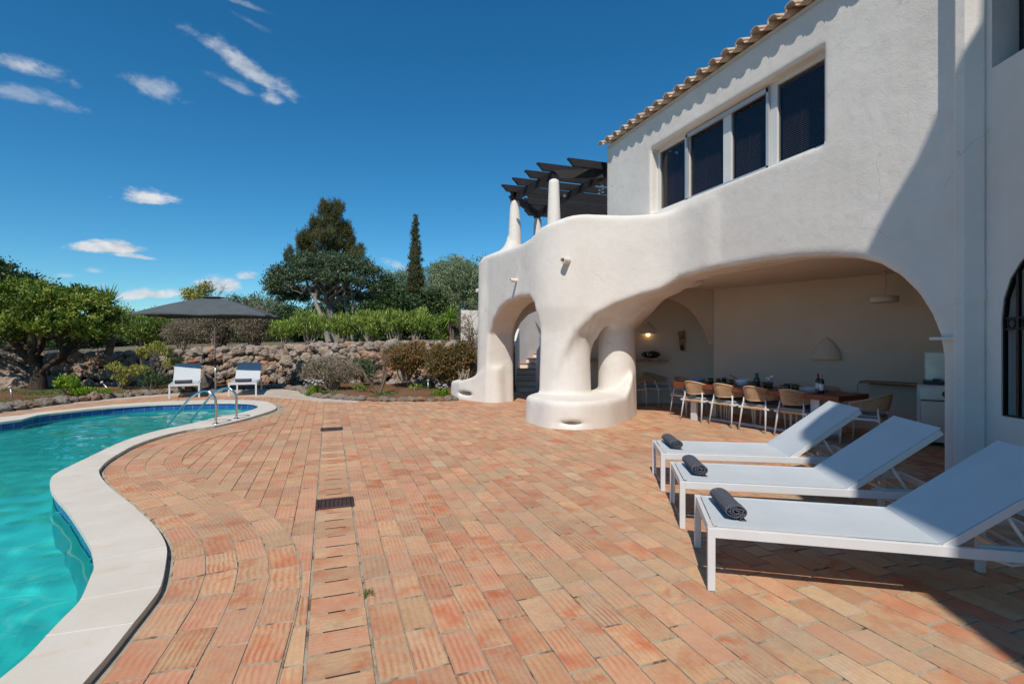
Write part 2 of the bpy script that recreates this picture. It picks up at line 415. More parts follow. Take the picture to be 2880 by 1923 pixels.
# soil, rock, leaf
t = NT('red_soil'); v = t.coord(); n = t.noise(v, 1.3, 6, .7); c = t.ramp(n, [(.3, (.14, .065, .035)), (.5, (.23, .105, .055)), (.7, (.19, .14, .09))])
c = t.mix(t.mr(t.noise(v, 7, 5, .7), .5, .7, 0, .7), c, (.13, .12, .055)); c = t.mix(t.mr(t.noise(v, 45, 3, .6), .62, .7, 0, .8), c, (.50, .44, .36))
M['soil'] = t.done(t.bsdf(c, .95, 0, t.bump(t.noise(v, 18, 5, .75), .9, .06), .1))
t = NT('pale_paving'); v = t.coord(); c = t.ramp(t.noise(v, 2, 6, .65), [(.3, (.42, .34, .27)), (.7, (.56, .48, .40))])
M['paving'] = t.done(t.bsdf(c, .9, 0, t.bump(t.noise(v, 30, 4), .4, .01), .2))
t = NT('limestone_rock'); v = t.coord(); tn = t.attr('tone'); n = t.noise(v, 4.5, 6, .7, .3)
c = t.ramp(n, [(.3, (.15, .115, .085)), (.5, (.33, .265, .21)), (.72, (.50, .42, .345))])
c = t.mix(t.math('MULTIPLY', t.mr(tn, .6, .95, 0, .75), t.mr(t.noise(v, 2.3, 4), .42, .62, .05, 1)), c, (.48, .21, .10))
c = t.mix(t.mr(tn, .35, 0, 0, .55), c, (.33, .315, .30))
c = t.mix(t.mr(t.noise(v, 16, 4, .7), .58, .75, 0, .6), c, (.07, .06, .05))
M['rock'] = t.done(t.bsdf(c, .93, 0, t.bump(t.noise(v, 13, 6, .75), 1.0, .05), .15))
def leafmat(name, a, b, trans=.28, a2=None, rough=.5):
    t = NT(name); tn = t.attr('tone'); kk = 1.0 if 'yucca' in name or 'bright' in name else 1.4
    a, b = tuple(x * kk for x in a), tuple(x * kk for x in b); a2 = tuple(x * 1.2 for x in a2) if a2 else None
    stops = [(0, a), (1, b)] if a2 is None else [(0, a), (.85, b), (.93, a2), (1, a2)]
    c = t.ramp(tn, stops); p = t.bsdf(c, rough, 0, None, .35)
    tl = t.n('ShaderNodeBsdfTranslucent'); t.l(c, tl.inputs[0]); mx = t.n('ShaderNodeMixShader'); mx.inputs[0].default_value = trans
    t.l(p, mx.inputs[1]); t.l(tl.outputs[0], mx.inputs[2]); return t.done(mx.outputs[0])
def bark(name, a, b):
    t = NT(name); v = t.coord(scale=(6, 6, 1.5)); n = t.noise(v, 3, 5, .7)
    return t.done(t.bsdf(t.ramp(n, [(.3, a), (.7, b)]), .95, 0, t.bump(n, .8, .02), .1))
M['bark_dark'] = bark('dark_bark', (.035, .027, .02), (.10, .08, .06))
M['bark_grey'] = bark('grey_bark', (.13, .11, .09), (.32, .29, .25))
M['bark_brown'] = bark('brown_twigs', (.10, .07, .05), (.22, .16, .12))
M['bark_pale'] = bark('pale_twigs', (.26, .20, .16), (.46, .38, .31))
M['leaf_shrub'] = leafmat('leaf_pittosporum', (.030, .062, .008), (.17, .235, .028), .3, (.27, .27, .05))
M['leaf_dark'] = leafmat('leaf_dark', (.012, .030, .012), (.05, .085, .022), .2)
M['leaf_carob'] = leafmat('leaf_carob', (.022, .045, .020), (.085, .125, .055), .2, (.15, .17, .10))
M['leaf_pine'] = leafmat('needle_pine', (.030, .042, .014), (.105, .105, .032), .2, (.17, .12, .04), .7)
M['leaf_cypress'] = leafmat('leaf_cypress', (.020, .030, .010), (.075, .080, .028), .15, (.13, .10, .04), .8)
M['leaf_olive'] = leafmat('leaf_olive', (.065, .095, .045), (.20, .25, .125), .25, (.30, .33, .21))
M['leaf_oleander'] = leafmat('leaf_oleander', (.055, .105, .018), (.28, .36, .07), .3, (.36, .42, .10))
M['leaf_bright'] = leafmat('leaf_bright', (.09, .20, .015), (.30, .45, .03), .35)
M['leaf_rust'] = leafmat('leaf_rust', (.055, .065, .022), (.22, .13, .045), .25, (.36, .17, .05))
M['leaf_dry'] = leafmat('leaf_dry', (.085, .08, .05), (.25, .20, .14), .2, (.34, .29, .20))
M['leaf_palm'] = leafmat('leaf_yucca', (.04, .07, .02), (.12, .17, .05), .2, (.55, .38, .10))
M['leaf_palm_sunlit'] = leafmat('leaf_yucca_sunlit', (.30, .16, .05), (.65, .42, .13), .2)  # sunlight on the yucca is put in as yellow leaf colour
M['leaf_yel'] = leafmat('leaf_yellowing', (.12, .15, .03), (.36, .34, .08), .35)
t = NT('scrub_soil'); v = t.coord(); n = t.noise(v, 1.3, 6, .7); c = t.ramp(n, [(.3, (.10, .085, .05)), (.5, (.19, .16, .10)), (.7, (.25, .215, .15))])
c = t.mix(t.mr(t.noise(v, 9, 5, .7), .5, .7, 0, .6), c, (.34, .29, .22)); M['scrub'] = t.done(t.bsdf(c, .95, 0, t.bump(t.noise(v, 12, 5, .75), .9, .08), .1))
M['grass'] = leafmat('grass_blades', (.05, .09, .02), (.16, .20, .06), .3)
# ================================================================= POOL OUTLINES
def crop7(pts, z=0.0):                      # survey list -> ground points
    return [G(x / 1.905, 1100 + y / 1.905, z) for x, y in pts]
out_near = crop7([(1478, 80), (1472, 96), (1410, 118), (1300, 150), (1150, 185), (1000, 207), (850, 243), (720, 288), (640, 331), (575, 372), (540, 408), (530, 430), (550, 470), (610, 532), (690, 592), (755, 650), (820, 710), (865, 768), (893, 835), (890, 905), (862, 1040), (800, 1135), (715, 1240), (600, 1385), (440, 1568)], .045)
out_far = crop7([(0, 138), (200, 113), (400, 92), (600, 72), (800, 58), (1000, 49), (1200, 45), (1350, 47), (1440, 58)], .045)
in_far = crop7([(0, 165), (200, 128), (400, 104), (600, 84), (800, 70), (1000, 62), (1200, 58), (1320, 61), (1368, 68)], .045)
in_near = crop7([(1383, 79), (1370, 92), (1300, 112), (1200, 131), (1100, 153), (1000, 178), (850, 208), (700, 252), (600, 292), (500, 340), (400, 387), (315, 430), (275, 462), (268, 508), (292, 556), (350, 622), (400, 690), (450, 768), (488, 838), (503, 935), (485, 990), (430, 1115), (350, 1200), (280, 1272), (170, 1392), (80, 1472), (0, 1537)], .045)
def ext(a, b, d):
    v = (Vector(b) - Vector(a)).normalized(); return Vector(b) + v * d
# the pool carries on out of frame to the left
on_end = out_near[-1]; in_end = in_near[-1]
left_out = [Vector((-1.10, 2.0, 0)), Vector((-1.55, 1.0, 0)), Vector((-2.5, .1, 0)), Vector((-5.2, -.9, 0)), Vector((-8.6, -.6, 0)), Vector((-11.0, 1.5, 0)), Vector((-12.0, 4.5, 0)), Vector((-11.8, 8.0, 0)), Vector((-10.2, 10.8, 0)), Vector((-8.2, 12.2, 0))]
left_in = [Vector((-1.50, 2.1, 0)), Vector((-1.93, 1.25, 0)), Vector((-2.8, .5, 0)), Vector((-5.3, -.42, 0)), Vector((-8.4, -.1, 0)), Vector((-10.6, 1.8, 0)), Vector((-11.5, 4.6, 0)), Vector((-11.3, 7.8, 0)), Vector((-9.8, 10.3, 0)), Vector((-8.0, 11.6, 0))]
OUT = catmull([(p.x, p.y, 0) for p in out_near] + left_out + [(p.x, p.y, 0) for p in out_far], 3, True)
INN = catmull([(p.x, p.y, 0) for p in in_near] + left_in + [(p.x, p.y, 0) for p in in_far], 3, True)
def shrink(P, d):
    n = len(P); A = sum(P[i].x * P[(i + 1) % n].y - P[(i + 1) % n].x * P[i].y for i in range(n)); sg = 1 if A > 0 else -1; o = []
    for i in range(n):
        t = (P[(i + 1) % n] - P[i - 1]); t.normalize(); o.append(P[i] + Vector((t.y, -t.x, 0)) * d * sg)   # +d outward
    return o
WALLP = shrink(INN, .03)                    # pool wall stands a little behind the coping lip
GAPP = shrink(OUT, .02)

# ================================================================= GROUND
bedL = [(-420, 1215), (-200, 1188), (0, 1160), (100, 1146), (200, 1133), (300, 1122), (400, 1113), (500, 1105), (540, 1102)]
bedM = [(600, 1098), (700, 1094), (790, 1094), (845, 1101)]
bedR = [(862, 1110), (900, 1119), (950, 1123), (1000, 1126), (1100, 1129), (1200, 1129), (1290, 1127)]
EDGE = [G(x, y) for x, y in bedL + bedM + bedR]
PATIO = [(p.x, p.y) for p in EDGE] + [(3.9, 13.6), (4.6, 17.5), (9.2, 17.5), (11.2, 5.8), (10.6, -6.5), (-22, -6.5), (-22, 10)]
# ground sheet with the pool cut out
hole = [(p.x, p.y) for p in shrink(OUT, -.06)]
m = MB(); big = [(500 * math.cos(a * math.pi / 24), 500 * math.sin(a * math.pi / 24)) for a in range(48)]
m.prism(big, -.05, -.03, bottom=False, hole=hole)
tag(m.build('ground', M['soil']), kind='structure')
m = MB(); m.prism(PATIO, -.04, 0.0, bottom=False, hole=hole)
tag(m.build('patio_bed', M['mortar']), kind='structure')
# ---- brick paving
class Bricks:
    def __init__(s): s.v = []; s.f = []; s.uv = []; s.a = []
    def quad(s, P, L, W, r, ridge, z=.008):
        """P: 4 ground corners (Vector xy) in order, L along P0->P1, W along P0->P3"""
        cx = sum((p for p in P), Vector((0, 0, 0))) / 4
        g = .0045; b = len(s.v); dz = rng.uniform(-.0015, .0015); tl = (rng.uniform(-.001, .001), rng.uniform(-.001, .001))
        low = []; top = []
        for p in P:
            d = (cx - p); dn = d.normalized()
            q = p + dn * (g * .9 + rng.uniform(0, .0035)); low.append((q.x, q.y, z - .0075))
            q2 = q + dn * .0032; top.append((q2.x, q2.y, z + dz + tl[0] * (1 if len(top) in (0, 3) else -1)))
        s.v += low + top
        uvs = [(0, 0), (L, 0), (L, W), (0, W)]; of = (rng.uniform(0, 9), rng.uniform(0, 9))
        uvs = [(u + of[0], v + of[1]) for u, v in uvs]
        fs = [(4, 5, 6, 7), (0, 1, 5, 4), (1, 2, 6, 5), (2, 3, 7, 6), (3, 0, 4, 7)]
        for f in fs:
            s.f.append(tuple(b + i for i in f)); s.uv += [uvs[i % 4] for i in f]
        s.a += [(r, rng.random(), ridge)] * 8
B = Bricks()
curveP = catmull([(p.x, p.y, 0) for p in out_near[3:]] + [Vector((-1.10, 2.0, 0)), Vector((-1.55, 1.0, 0)), Vector((-2.5, .1, 0)), Vector((-5.2, -.9, 0))], 6)
farP = catmull([(p.x, p.y, 0) for p in [Vector((-12.6, 6.0, 0))] + out_far], 6)
RW = .192; NR = 4; BAND0 = .045
def tone_pick(mode):
    u = rng.random()
    if mode == 'pale': return rng.choice((rng.uniform(.2, .55), rng.uniform(.35, .7), rng.uniform(.1, .3)))
    if mode == 'strip': return rng.uniform(.14, .42)
    return u if u < .9 else rng.uniform(.0, .2)
def resample(P, step):
    out = [P[0]]; acc = 0
    for i in range(1, len(P)):
        a, b = P[i - 1], P[i]; L = (b - a).length
        while acc + L >= step:
            t = (step - acc) / L; a = a + (b - a) * t; out.append(a.copy()); L = (b - a).length; acc = 0
        acc += L
    return out
def smooth_path(P, k=8):
    for _ in range(k): P = [P[0]] + [(P[i - 1] + P[i] * 2 + P[i + 1]) / 4 for i in range(1, len(P) - 1)] + [P[-1]]
    return P
def offset_open(P, d):
    o = []
    for i in range(len(P)):
        t = (P[min(i + 1, len(P) - 1)] - P[max(i - 1, 0)]).normalized(); o.append(P[i] + Vector((-t.y, t.x, 0)) * d)
    return o
fine_c = resample(curveP, .03)
side = 1 if not inpoly(*(offset_open(fine_c, .3)[40].xy), OUT) else -1
rows = []
for r_ in range(NR + 1):
    rows.append(smooth_path(offset_open(fine_c, side * (BAND0 + RW * r_)), 30 + 10 * r_))
BANDLIM = rows[NR]
for r_ in range(NR):
    A_, B_ = rows[r_], rows[r_ + 1]; i = rng.randrange(6)
    while i < len(A_) - 3:
        # step by about .35 m measured on the middle of the row
        j = i; L = 0
        tgt = rng.choice((.36, .35, .37)) 
        while j < len(A_) - 1 and L < tgt:
            L += (((A_[j + 1] + B_[j + 1]) - (A_[j] + B_[j])) / 2).length; j += 1
        if j >= len(A_) - 1: break
        P = [A_[i], A_[j], B_[j], B_[i]]
        if side > 0: P = [A_[i], A_[j], B_[j], B_[i]]
        area = sum(P[k].x * P[(k + 1) % 4].y - P[(k + 1) % 4].x * P[k].y for k in range(4))
        if abs(area) > .02:
            if area < 0: P = [P[1], P[0], P[3], P[2]]
            B.quad(P, L, RW, tone_pick('pale'), rng.uniform(.45, 1.0), .0165)
        i = j
bandpoly = [(p.x, p.y) for p in rows[0]] + [(p.x, p.y) for p in reversed(BANDLIM)]
bandin = [(p.x, p.y) for p in rows[0]] + [(p.x, p.y) for p in reversed(rows[NR - 1])]
mb_ = MB()
for i_ in range(0, len(rows[0]) - 6, 5):
    a_, b_, c2, d_ = rows[0][i_], rows[0][i_ + 5], BANDLIM[i_ + 5], BANDLIM[i_]
    o1_ = (b_ - c2).normalized() * -.006; vsx = [(p.x, p.y, .0115) for p in (a_, b_, c2 + o1_, d_ + o1_)]
    ar_ = (b_.x - a_.x) * (c2.y - a_.y) - (b_.y - a_.y) * (c2.x - a_.x); mb_.add(vsx, [(0, 1, 2, 3) if ar_ > 0 else (3, 2, 1, 0)])
tag(mb_.build('band_bed', M['mortar']), kind='structure')
def blocked(x, y, marg):
    if inpoly(x, y, OUT): return True
    if inpoly(x, y, bandin): return True
    if distpoly(x, y, OUT) < .11: return True
    return False
OUT2 = [(p.x, p.y) for p in OUT]
SX0, SX1 = -.106, .206
PXY = PATIO
def clipbrick(x0, x1, y0, y1, r, ridge, swap=False):
    cx, cy = (x0 + x1) / 2, (y0 + y1) / 2
    if not inpoly(cx, cy, PXY): return
    nearpool = cx < -.3 and cy < 17
    if nearpool:
        cs = [(x0 + .01, y0 + .01), (x1 - .01, y0 + .01), (x1 - .01, y1 - .01), (x0 + .01, y1 - .01)]
        bl = [blocked(a, b, 0) for a, b in cs]
        if all(bl): return
        if any(bl):
            # cut brick: keep the part outside by shrinking along Y then X
            for _ in range(40):
                bl = [blocked(a, b, 0) for a, b in cs]
                if not any(bl): break
                if bl[0] or bl[1]: 
                    if bl[2] or bl[3]:
                        if bl[0] or bl[3]: x0 += .008
                        else: x1 -= .008
                    else: y0 += .012
                elif bl[2] or bl[3]: y1 -= .012
                if x1 - x0 < .03 or y1 - y0 < .03: return
                cs = [(x0 + .01, y0 + .01), (x1 - .01, y0 + .01), (x1 - .01, y1 - .01), (x0 + .01, y1 - .01)]
            if any(blocked(a, b, 0) for a, b in cs) or x1 - x0 < .03 or y1 - y0 < .03: return
    P = [Vector((x0, y0, 0)), Vector((x0, y1, 0)), Vector((x1, y1, 0)), Vector((x1, y0, 0))]
    B.quad([P[3], P[2], P[1], P[0]], y1 - y0, x1 - x0, r, ridge) if not swap else B.quad([P[0], P[3], P[2], P[1]], x1 - x0, y1 - y0, r, ridge)
RWX = .168; BL = .352
def vis(x, y, pad=1.2):                     # only lay bricks the terrace view could reach (a step to the side included)
    Zc = x * s_ + y * c_; lat = x * c_ - y * s_
    return Zc > .6 and abs(lat) < Zc * 1.06 + 2.2
xr = SX1 + .006; k = 0
while xr < 11:
    wv = RWX + rng.uniform(-.004, .004); y = .5 + rng.uniform(0, BL)
    while y < 17.4:
        L = BL if rng.random() > .035 else BL * .5
        L += rng.uniform(-.006, .006)
        if vis(xr, y):
            rd = rng.uniform(.55, 1.0) if k < 5 and y < 7 else (rng.uniform(0, .35) if rng.random() < .8 else rng.uniform(.4, .8))
            if k >= 5 and y < 5 and rng.random() < max(0, .8 - (k - 5) * .12): rd = rng.uniform(.4, .9)
            clipbrick(xr, xr + wv, y, y + L, tone_pick('mix') if k > 4 else rng.choice((rng.uniform(0, .3), rng.uniform(.6, .75), rng.uniform(.1, .5))), rd)
        y += L
    xr += wv; k += 1
xr = SX0 - .006; k = 0
while xr > -16:
    wv = RWX + rng.uniform(-.004, .004); y = .5 + rng.uniform(0, BL)
    while y < 21:
        L = BL + rng.uniform(-.006, .006)
        if vis(xr, y): clipbrick(xr - wv, xr, y, y + L, tone_pick('pale'), rng.uniform(.3, .95))
        y += L
    xr -= wv; k += 1
y = .7; slots = MB(); k = 0
grates = [(3.05, 0), (0, 0)]
g1 = G(942, 1418); g2 = G(933, 1208)
while y < 16.8:
    wv = .2
    if abs(y + .1 - g1.y) > .17 and abs(y + .1 - g2.y) > .2 and inpoly(.05, y + .1, PXY):
        P = [Vector((SX0, y, 0)), Vector((SX1, y, 0)), Vector((SX1, y + wv - .004, 0)), Vector((SX0, y + wv - .004, 0))]
        B.quad(P, SX1 - SX0, wv, tone_pick('strip'), rng.uniform(.05, .3))
        sl = rng.uniform(.045, .09); slots.box((.05 + rng.uniform(-.012, .012), y - .001, .0065), (sl * 2, rng.uniform(.005, .009), .006), Matrix.Rotation(rng.uniform(-.02, .02), 3, 'Z'))
    y += wv
me = bpy.data.meshes.new('patio_bricks'); me.from_pydata(B.v, [], B.f); me.materials.append(M['brick']); me.materials.append(M['mortar']); me.polygons.foreach_set('material_index', [0, 1, 1, 1, 1] * (len(B.f) // 5))
uvl = me.uv_layers.new(name='UVMap'); uvl.data.foreach_set('uv', np.array(B.uv, dtype=np.float32).ravel())
ar = np.array(B.a, dtype=np.float32)
for i, nm in enumerate(('ra', 'rb', 'rc')):
    at = me.attributes.new(nm, 'FLOAT', 'POINT'); at.data.foreach_set('value', ar[:, i].copy())
me.update(); o = bpy.data.objects.new('patio_paving', me); COL.objects.link(o); tag(o, kind='structure')
tag(slots.build('drain_channel', M['slot']), kind='structure')
# pale paving apron in front of the stone wall
m = MB(); path = [G(560, 1109), G(640, 1114), G(700, 1116), G(760, 1117), G(850, 1125), G(900, 1129), G(960, 1132), G(1010, 1133), G(1000, 1127), G(900, 1120), G(862, 1111), G(845, 1101), G(790, 1094), G(700, 1094), G(600, 1098), G(500, 1105), G(400, 1113), G(300, 1122), G(200, 1133), G(0, 1160), G(0, 1165), G(200, 1139), G(300, 1128), G(400, 1120), G(480, 1114)]
m.prism([(p.x, p.y) for p in path], .002, .014, bottom=False)
tag(m.build('path', M['paving']), kind='structure')
# terrace grates
def grate(loc, label, n, w, d):
    t = thing('drain_grate', label, 'grate', (loc.x, loc.y, 0), 0, 'drain grates in the brick strip')
    f = MB()
    for sx in (-1, 1): f.box((sx * (w / 2 - .012), 0, .012), (.024, d, .02))
    for sy in (-1, 1): f.box((0, sy * (d / 2 - .012), .012), (w - .05, .024, .02))
    f.build('frame', M['grate'], t, False, bevel=.003)
    b = MB()
    for i in range(1, n): b.box((-w / 2 + w * i / n, 0, .012), (.014, d - .04, .014))
    b.build('bars', M['grate'], t, False)
    p = MB(); p.box((0, 0, .003), (w - .03, d - .03, .003)); p.build('pit', M['slot'], t, False)
grate(g1, 'rust brown iron grate with wide open slots, the nearer one in the drain strip', 9, .345, .30)
grate(g2, 'small brown iron grate, the farther one in the drain strip', 10, .37, .26)

# ================================================================= POOL
pool = thing('swimming_pool', 'curved swimming pool with pale stone coping and a band of blue tiles', 'swimming pool', (-5, 6, 0))
m = MB(); m.prism([(p.x, p.y) for p in OUT], .005, .045, hole=[(p.x, p.y) for p in INN]); cop = m.build('coping', M['coping'], pool, bevel=.008)
m = MB()
for k in range(0, len(OUT), 6):
    a = OUT[k]; j = min(range(len(INN)), key=lambda q: (INN[q] - a).length)
    bpt = INN[j]; mid = (a + bpt) / 2; d = (bpt - a)
    if d.length < 1.0:
        m = MB(); m.bar((a.x, a.y, .0462), (bpt.x, bpt.y, .0462), .004, .0016)
        for i_, p_ in enumerate(m.v): m.v[i_] = (p_[0] - pool.location.x, p_[1] - pool.location.y, p_[2])
        m.build('coping_joint', M['joint'], cop, world=False)
def ringwall(P, z0, z1, mat, name, parent, uvs=False):
    n = len(P); vs = []; fs = []; L = [0]
    for i in range(n): L.append(L[-1] + (P[(i + 1) % n] - P[i]).length)
    for i in range(n + 1): vs += [(P[i % n].x, P[i % n].y, z0), (P[i % n].x, P[i % n].y, z1)]
    for i in range(n): fs.append((2 * i + 1, 2 * i, 2 * i + 2, 2 * i + 3))
    mm = MB(); mm.add(vs, fs, False); ob = mm.build(name, mat, parent)
    if uvs:
        u = ob.data.uv_layers.new(name='UVMap'); k = 0
        for i in range(n):
            for (q, z) in ((i, z1), (i, z0), (i + 1, z0), (i + 1, z1)): u.data[k].uv = (L[q], z - z1); k += 1
    return ob
ringwall(WALLP, -.20, .0, M['tile'], 'tile_band', pool, True)
ringwall(shrink(WALLP, -.004), -1.85, -.20, M['plaster'], 'pool_shell', pool)
def pdepth(x, y): return -1.45 + .95 * min(1, max(0, (y - 5.5) / 3.8))
m = MB(); vs = []; nx, ny = 50, 60
for j in range(ny):
    for i in range(nx):
        x = -14 + i * .27; y = -2 + j * .3; vs.append((x, y, pdepth(x, y)))
m.add(vs, [(j * nx + i, j * nx + i + 1, (j + 1) * nx + i + 1, (j + 1) * nx + i) for j in range(ny - 1) for i in range(nx - 1)], True)
m.build('pool_floor', M['plaster'], pool)
# ledge along the far side (shallow shelf)
m = MB(); sh_o = shrink(WALLP, -.01); sh_i = shrink(WALLP, -.42)
n = len(sh_o); 
m.prism([(p.x, p.y) for p in sh_o], -1.9, -.62, bottom=False, hole=[(p.x, p.y) for p in sh_i]) if False else None
# water: rippled refractive surface over the pale shell, the sun's caustics fall on the shell
t = NT('pool_water'); WT_R, WT_G, WT_B = .19, .77, .79
pb = t.n('ShaderNodeBsdfRefraction'); pb.inputs['IOR'].default_value = 1.33; pb.inputs['Roughness'].default_value = 0; pb.inputs['Color'].default_value = (WT_R, WT_G, WT_B, 1)
gl = t.n('ShaderNodeBsdfGlossy'); gl.inputs['Roughness'].default_value = 0.02
fr = t.n('ShaderNodeFresnel'); fr.inputs[0].default_value = 1.33
mx = t.n('ShaderNodeMixShader'); t.l(fr.outputs[0], mx.inputs[0]); t.l(pb.outputs[0], mx.inputs[1]); t.l(gl.outputs[0], mx.inputs[2])
M['water'] = t.done(mx.outputs[0])
wpl = [(p.x, p.y) for p in shrink(WALLP, .012)]; WV = .055
wx = np.arange(-12.2, -.4, WV); wy = np.arange(-1.0, 16.6, WV)
GX, GY = np.meshgrid(wx, wy, indexing='ij')
def polyin(px, py, P):
    r = np.zeros(px.shape, bool); n = len(P)
    for i in range(n):
        ax, ay = P[i]; bx, by = P[(i + 1) % n]; c1 = (ay > py) != (by > py)
        with np.errstate(divide='ignore', invalid='ignore'): xi = (bx - ax) * (py - ay) / (by - ay + 1e-12) + ax
        r ^= c1 & (px < xi)
    return r
Hh = np.zeros_like(GX); wr = np.random.default_rng(3)
for _ in range(46):
    lam = wr.uniform(.24, 1.2); th_ = wr.uniform(0, 6.28); k_ = 2 * math.pi / lam; ph_ = wr.uniform(0, 6.28); am = .00125 * lam ** 1.0 * wr.uniform(.5, 1.3)
    Hh += am * np.sin(k_ * (math.cos(th_) * GX + math.sin(th_) * GY) + ph_ + .8 * np.sin(.9 * GX * math.sin(th_ * 3) + .7 * GY))
ny_ = len(wy); I = np.arange(GX.size).reshape(GX.shape)
q_ = np.stack([I[:-1, :-1], I[1:, :-1], I[1:, 1:], I[:-1, 1:]], -1).reshape(-1, 4); ins_ = polyin(GX, GY, wpl).ravel()
# border cells snap onto the wall line
V_ = np.stack([GX.ravel(), GY.ravel(), Hh.ravel() - .105], 1); keep = ins_[q_].any(1); q_ = q_[keep]
outv = np.unique(q_[~ins_[q_]].ravel()); WL_ = np.array(wpl)
for vi in outv:
    p = V_[vi, :2]; A_ = WL_; B_ = np.roll(WL_, -1, 0); e_ = B_ - A_; tt = np.clip(((p - A_) * e_).sum(1) / ((e_ ** 2).sum(1) + 1e-12), 0, 1); c_pts = A_ + e_ * tt[:, None]; j = np.argmin(((c_pts - p) ** 2).sum(1)); V_[vi, :2] = c_pts[j]
used_, inv_ = np.unique(q_, return_inverse=True); V_ = V_[used_]; q_ = inv_.reshape(-1, 4)
WATER = (V_, q_)

# ladder
lad = thing('pool_ladder', 'pair of bent stainless steel handrails rising out of the pool', 'ladder', (G(665, 1184).x, G(665, 1184).y, 0))
fR = G(665, 1183); fL = G(607, 1198); axis = (fR - fL); inw = Vector((axis.y, -axis.x, 0)).normalized()
if not inpoly((fR + inw * .6).x, (fR + inw * .6).y, OUT2): inw = -inw
def rail(f, nm):
    P = [f + Vector((0, 0, .045)), f + Vector((0, 0, .40)), f + Vector((0, 0, .52)) + inw * .02, f + Vector((0, 0, .61)) + inw * .10, f + Vector((0, 0, .645)) + inw * .22, f + Vector((0, 0, .60)) + inw * .36,
         f + Vector((0, 0, .48)) + inw * .52, f + Vector((0, 0, .28)) + inw * .70, f + Vector((0, 0, .08)) + inw * .86, f + Vector((0, 0, -.10)) + inw * .94, f + Vector((0, 0, -1.0)) + inw * .96]
    mm = MB(); mm.tube(catmull(P, 6), .0215, 12); ob = mm.build(nm, M['chrome'], lad)
    mm = MB(); mm.lathe([(.0, .062), (.028, .06), (.05, .05), (.055, .0462)], (f.x, f.y, 0), 16); mm.build('flange', M['chrome'], ob, world=False) if False else None
    ff = MB(); ff.lathe([(.022, .075), (.03, .06), (.052, .052), (.055, .0465)], (f.x - lad.location.x, f.y - lad.location.y, 0), 16); fo = ff.build('flange', M['chrome'], ob, world=False)
rail(fR, 'handrail'); rail(fL, 'handrail')
m = MB()
for z in (-.35, -.62, -.9): m.bar(fR + inw * .955 + Vector((0, 0, z)), fL + inw * .955 + Vector((0, 0, z)), .08, .02)
m.build('treads', M['chrome'], lad)

# rough cement lip left bare between the coping and the first brick course
m = MB(); P_ = smooth_path(offset_open(fine_c, side * .030), 10); Q2_ = offset_open(fine_c, side * .075); nn_ = len(P_)
vs = []
for i in range(nn_):
    w_ = max(0, min(1, (3.6 - P_[i].y) / 1.2)); a_ = P_[i]; b_ = a_.lerp(Q2_[i], .35 + .65 * w_); j_ = .012 * noise.noise(Vector((a_.x * 9, a_.y * 9, 0)))
    vs += [(a_.x, a_.y, .004 + j_ * .3), (b_.x + j_, b_.y, .014 + j_ * .6)]
m.add(vs, [(2 * i, 2 * i + 2, 2 * i + 3, 2 * i + 1) for i in range(nn_ - 1)], True); tag(m.build('cement_lip', M['mortar']), kind='structure')
# ================================================================= VILLA (organic body as a distance field)
XF = 6.0
villa = thing('villa', 'white organic stucco villa with rounded pillars, wide shaded arch and tiled roof', 'house', (6.2, 8.0, 0))
VO = .04
gx = np.arange(2.9, 6.86, VO, dtype=np.float32); gy = np.arange(3.0, 15.2, VO, dtype=np.float32); gzz = np.arange(-.12, 6.12, VO, dtype=np.float32)
XX = gx[:, None, None]; YY = gy[None, :, None]; ZZ = gzz[None, None, :]
def smin(a, b, k):
    h = np.clip(.5 + .5 * (b - a) / k, 0, 1); return b * (1 - h) + a * h - k * h * (1 - h)
def smax(a, b, k): return -smin(-a, -b, k)
def boxsd(x0, x1, y0, y1, z0, z1):
    dx = np.maximum(x0 - XX, XX - x1); dy = np.maximum(y0 - YY, YY - y1); dz = np.maximum(z0 - ZZ, ZZ - z1)
    o = np.sqrt(np.maximum(dx, 0) ** 2 + np.maximum(dy, 0) ** 2 + np.maximum(dz, 0) ** 2)
    return o + np.minimum(np.maximum(np.maximum(dx, dy), dz), 0)
def polysd(px, py, P):
    """signed distance of arrays px,py to polygon P"""
    d = np.full(np.broadcast(px, py).shape, 1e9, np.float32); ins = np.zeros(d.shape, bool); n = len(P)
    for i in range(n):
        ax, ay = P[i]; bx, by = P[(i + 1) % n]; ex, ey = bx - ax, by - ay
        t = np.clip(((px - ax) * ex + (py - ay) * ey) / (ex * ex + ey * ey + 1e-12), 0, 1)
        d = np.minimum(d, (px - ax - t * ex) ** 2 + (py - ay - t * ey) ** 2)
        c1 = (ay > py) != (by > py)
        with np.errstate(divide='ignore', invalid='ignore'): xi = (bx - ax) * (py - ay) / (by - ay + 1e-12) + ax
        ins ^= c1 & (px < xi)
    d = np.sqrt(d); return np.where(ins, -d, d)
def pathsd(P, vals):
    """distance to an open plan path plus interpolated values"""
    px, py = gx[:, None], gy[None, :]; best = np.full((len(gx), len(gy)), 1e9, np.float32); vv = [np.zeros_like(best) for _ in vals[0]]
    for i in range(len(P) - 1):
        ax, ay = P[i][:2]; bx, by = P[i + 1][:2]; ex, ey = bx - ax, by - ay
        t = np.clip(((px - ax) * ex + (py - ay) * ey) / (ex * ex + ey * ey), 0, 1)
        d = np.sqrt((px - ax - t * ex) ** 2 + (py - ay - t * ey) ** 2); mk = d < best; best = np.where(mk, d, best)
        for k in range(len(vv)): vv[k] = np.where(mk, vals[i][k] * (1 - t) + vals[i + 1][k] * t, vv[k])
    return best, vv
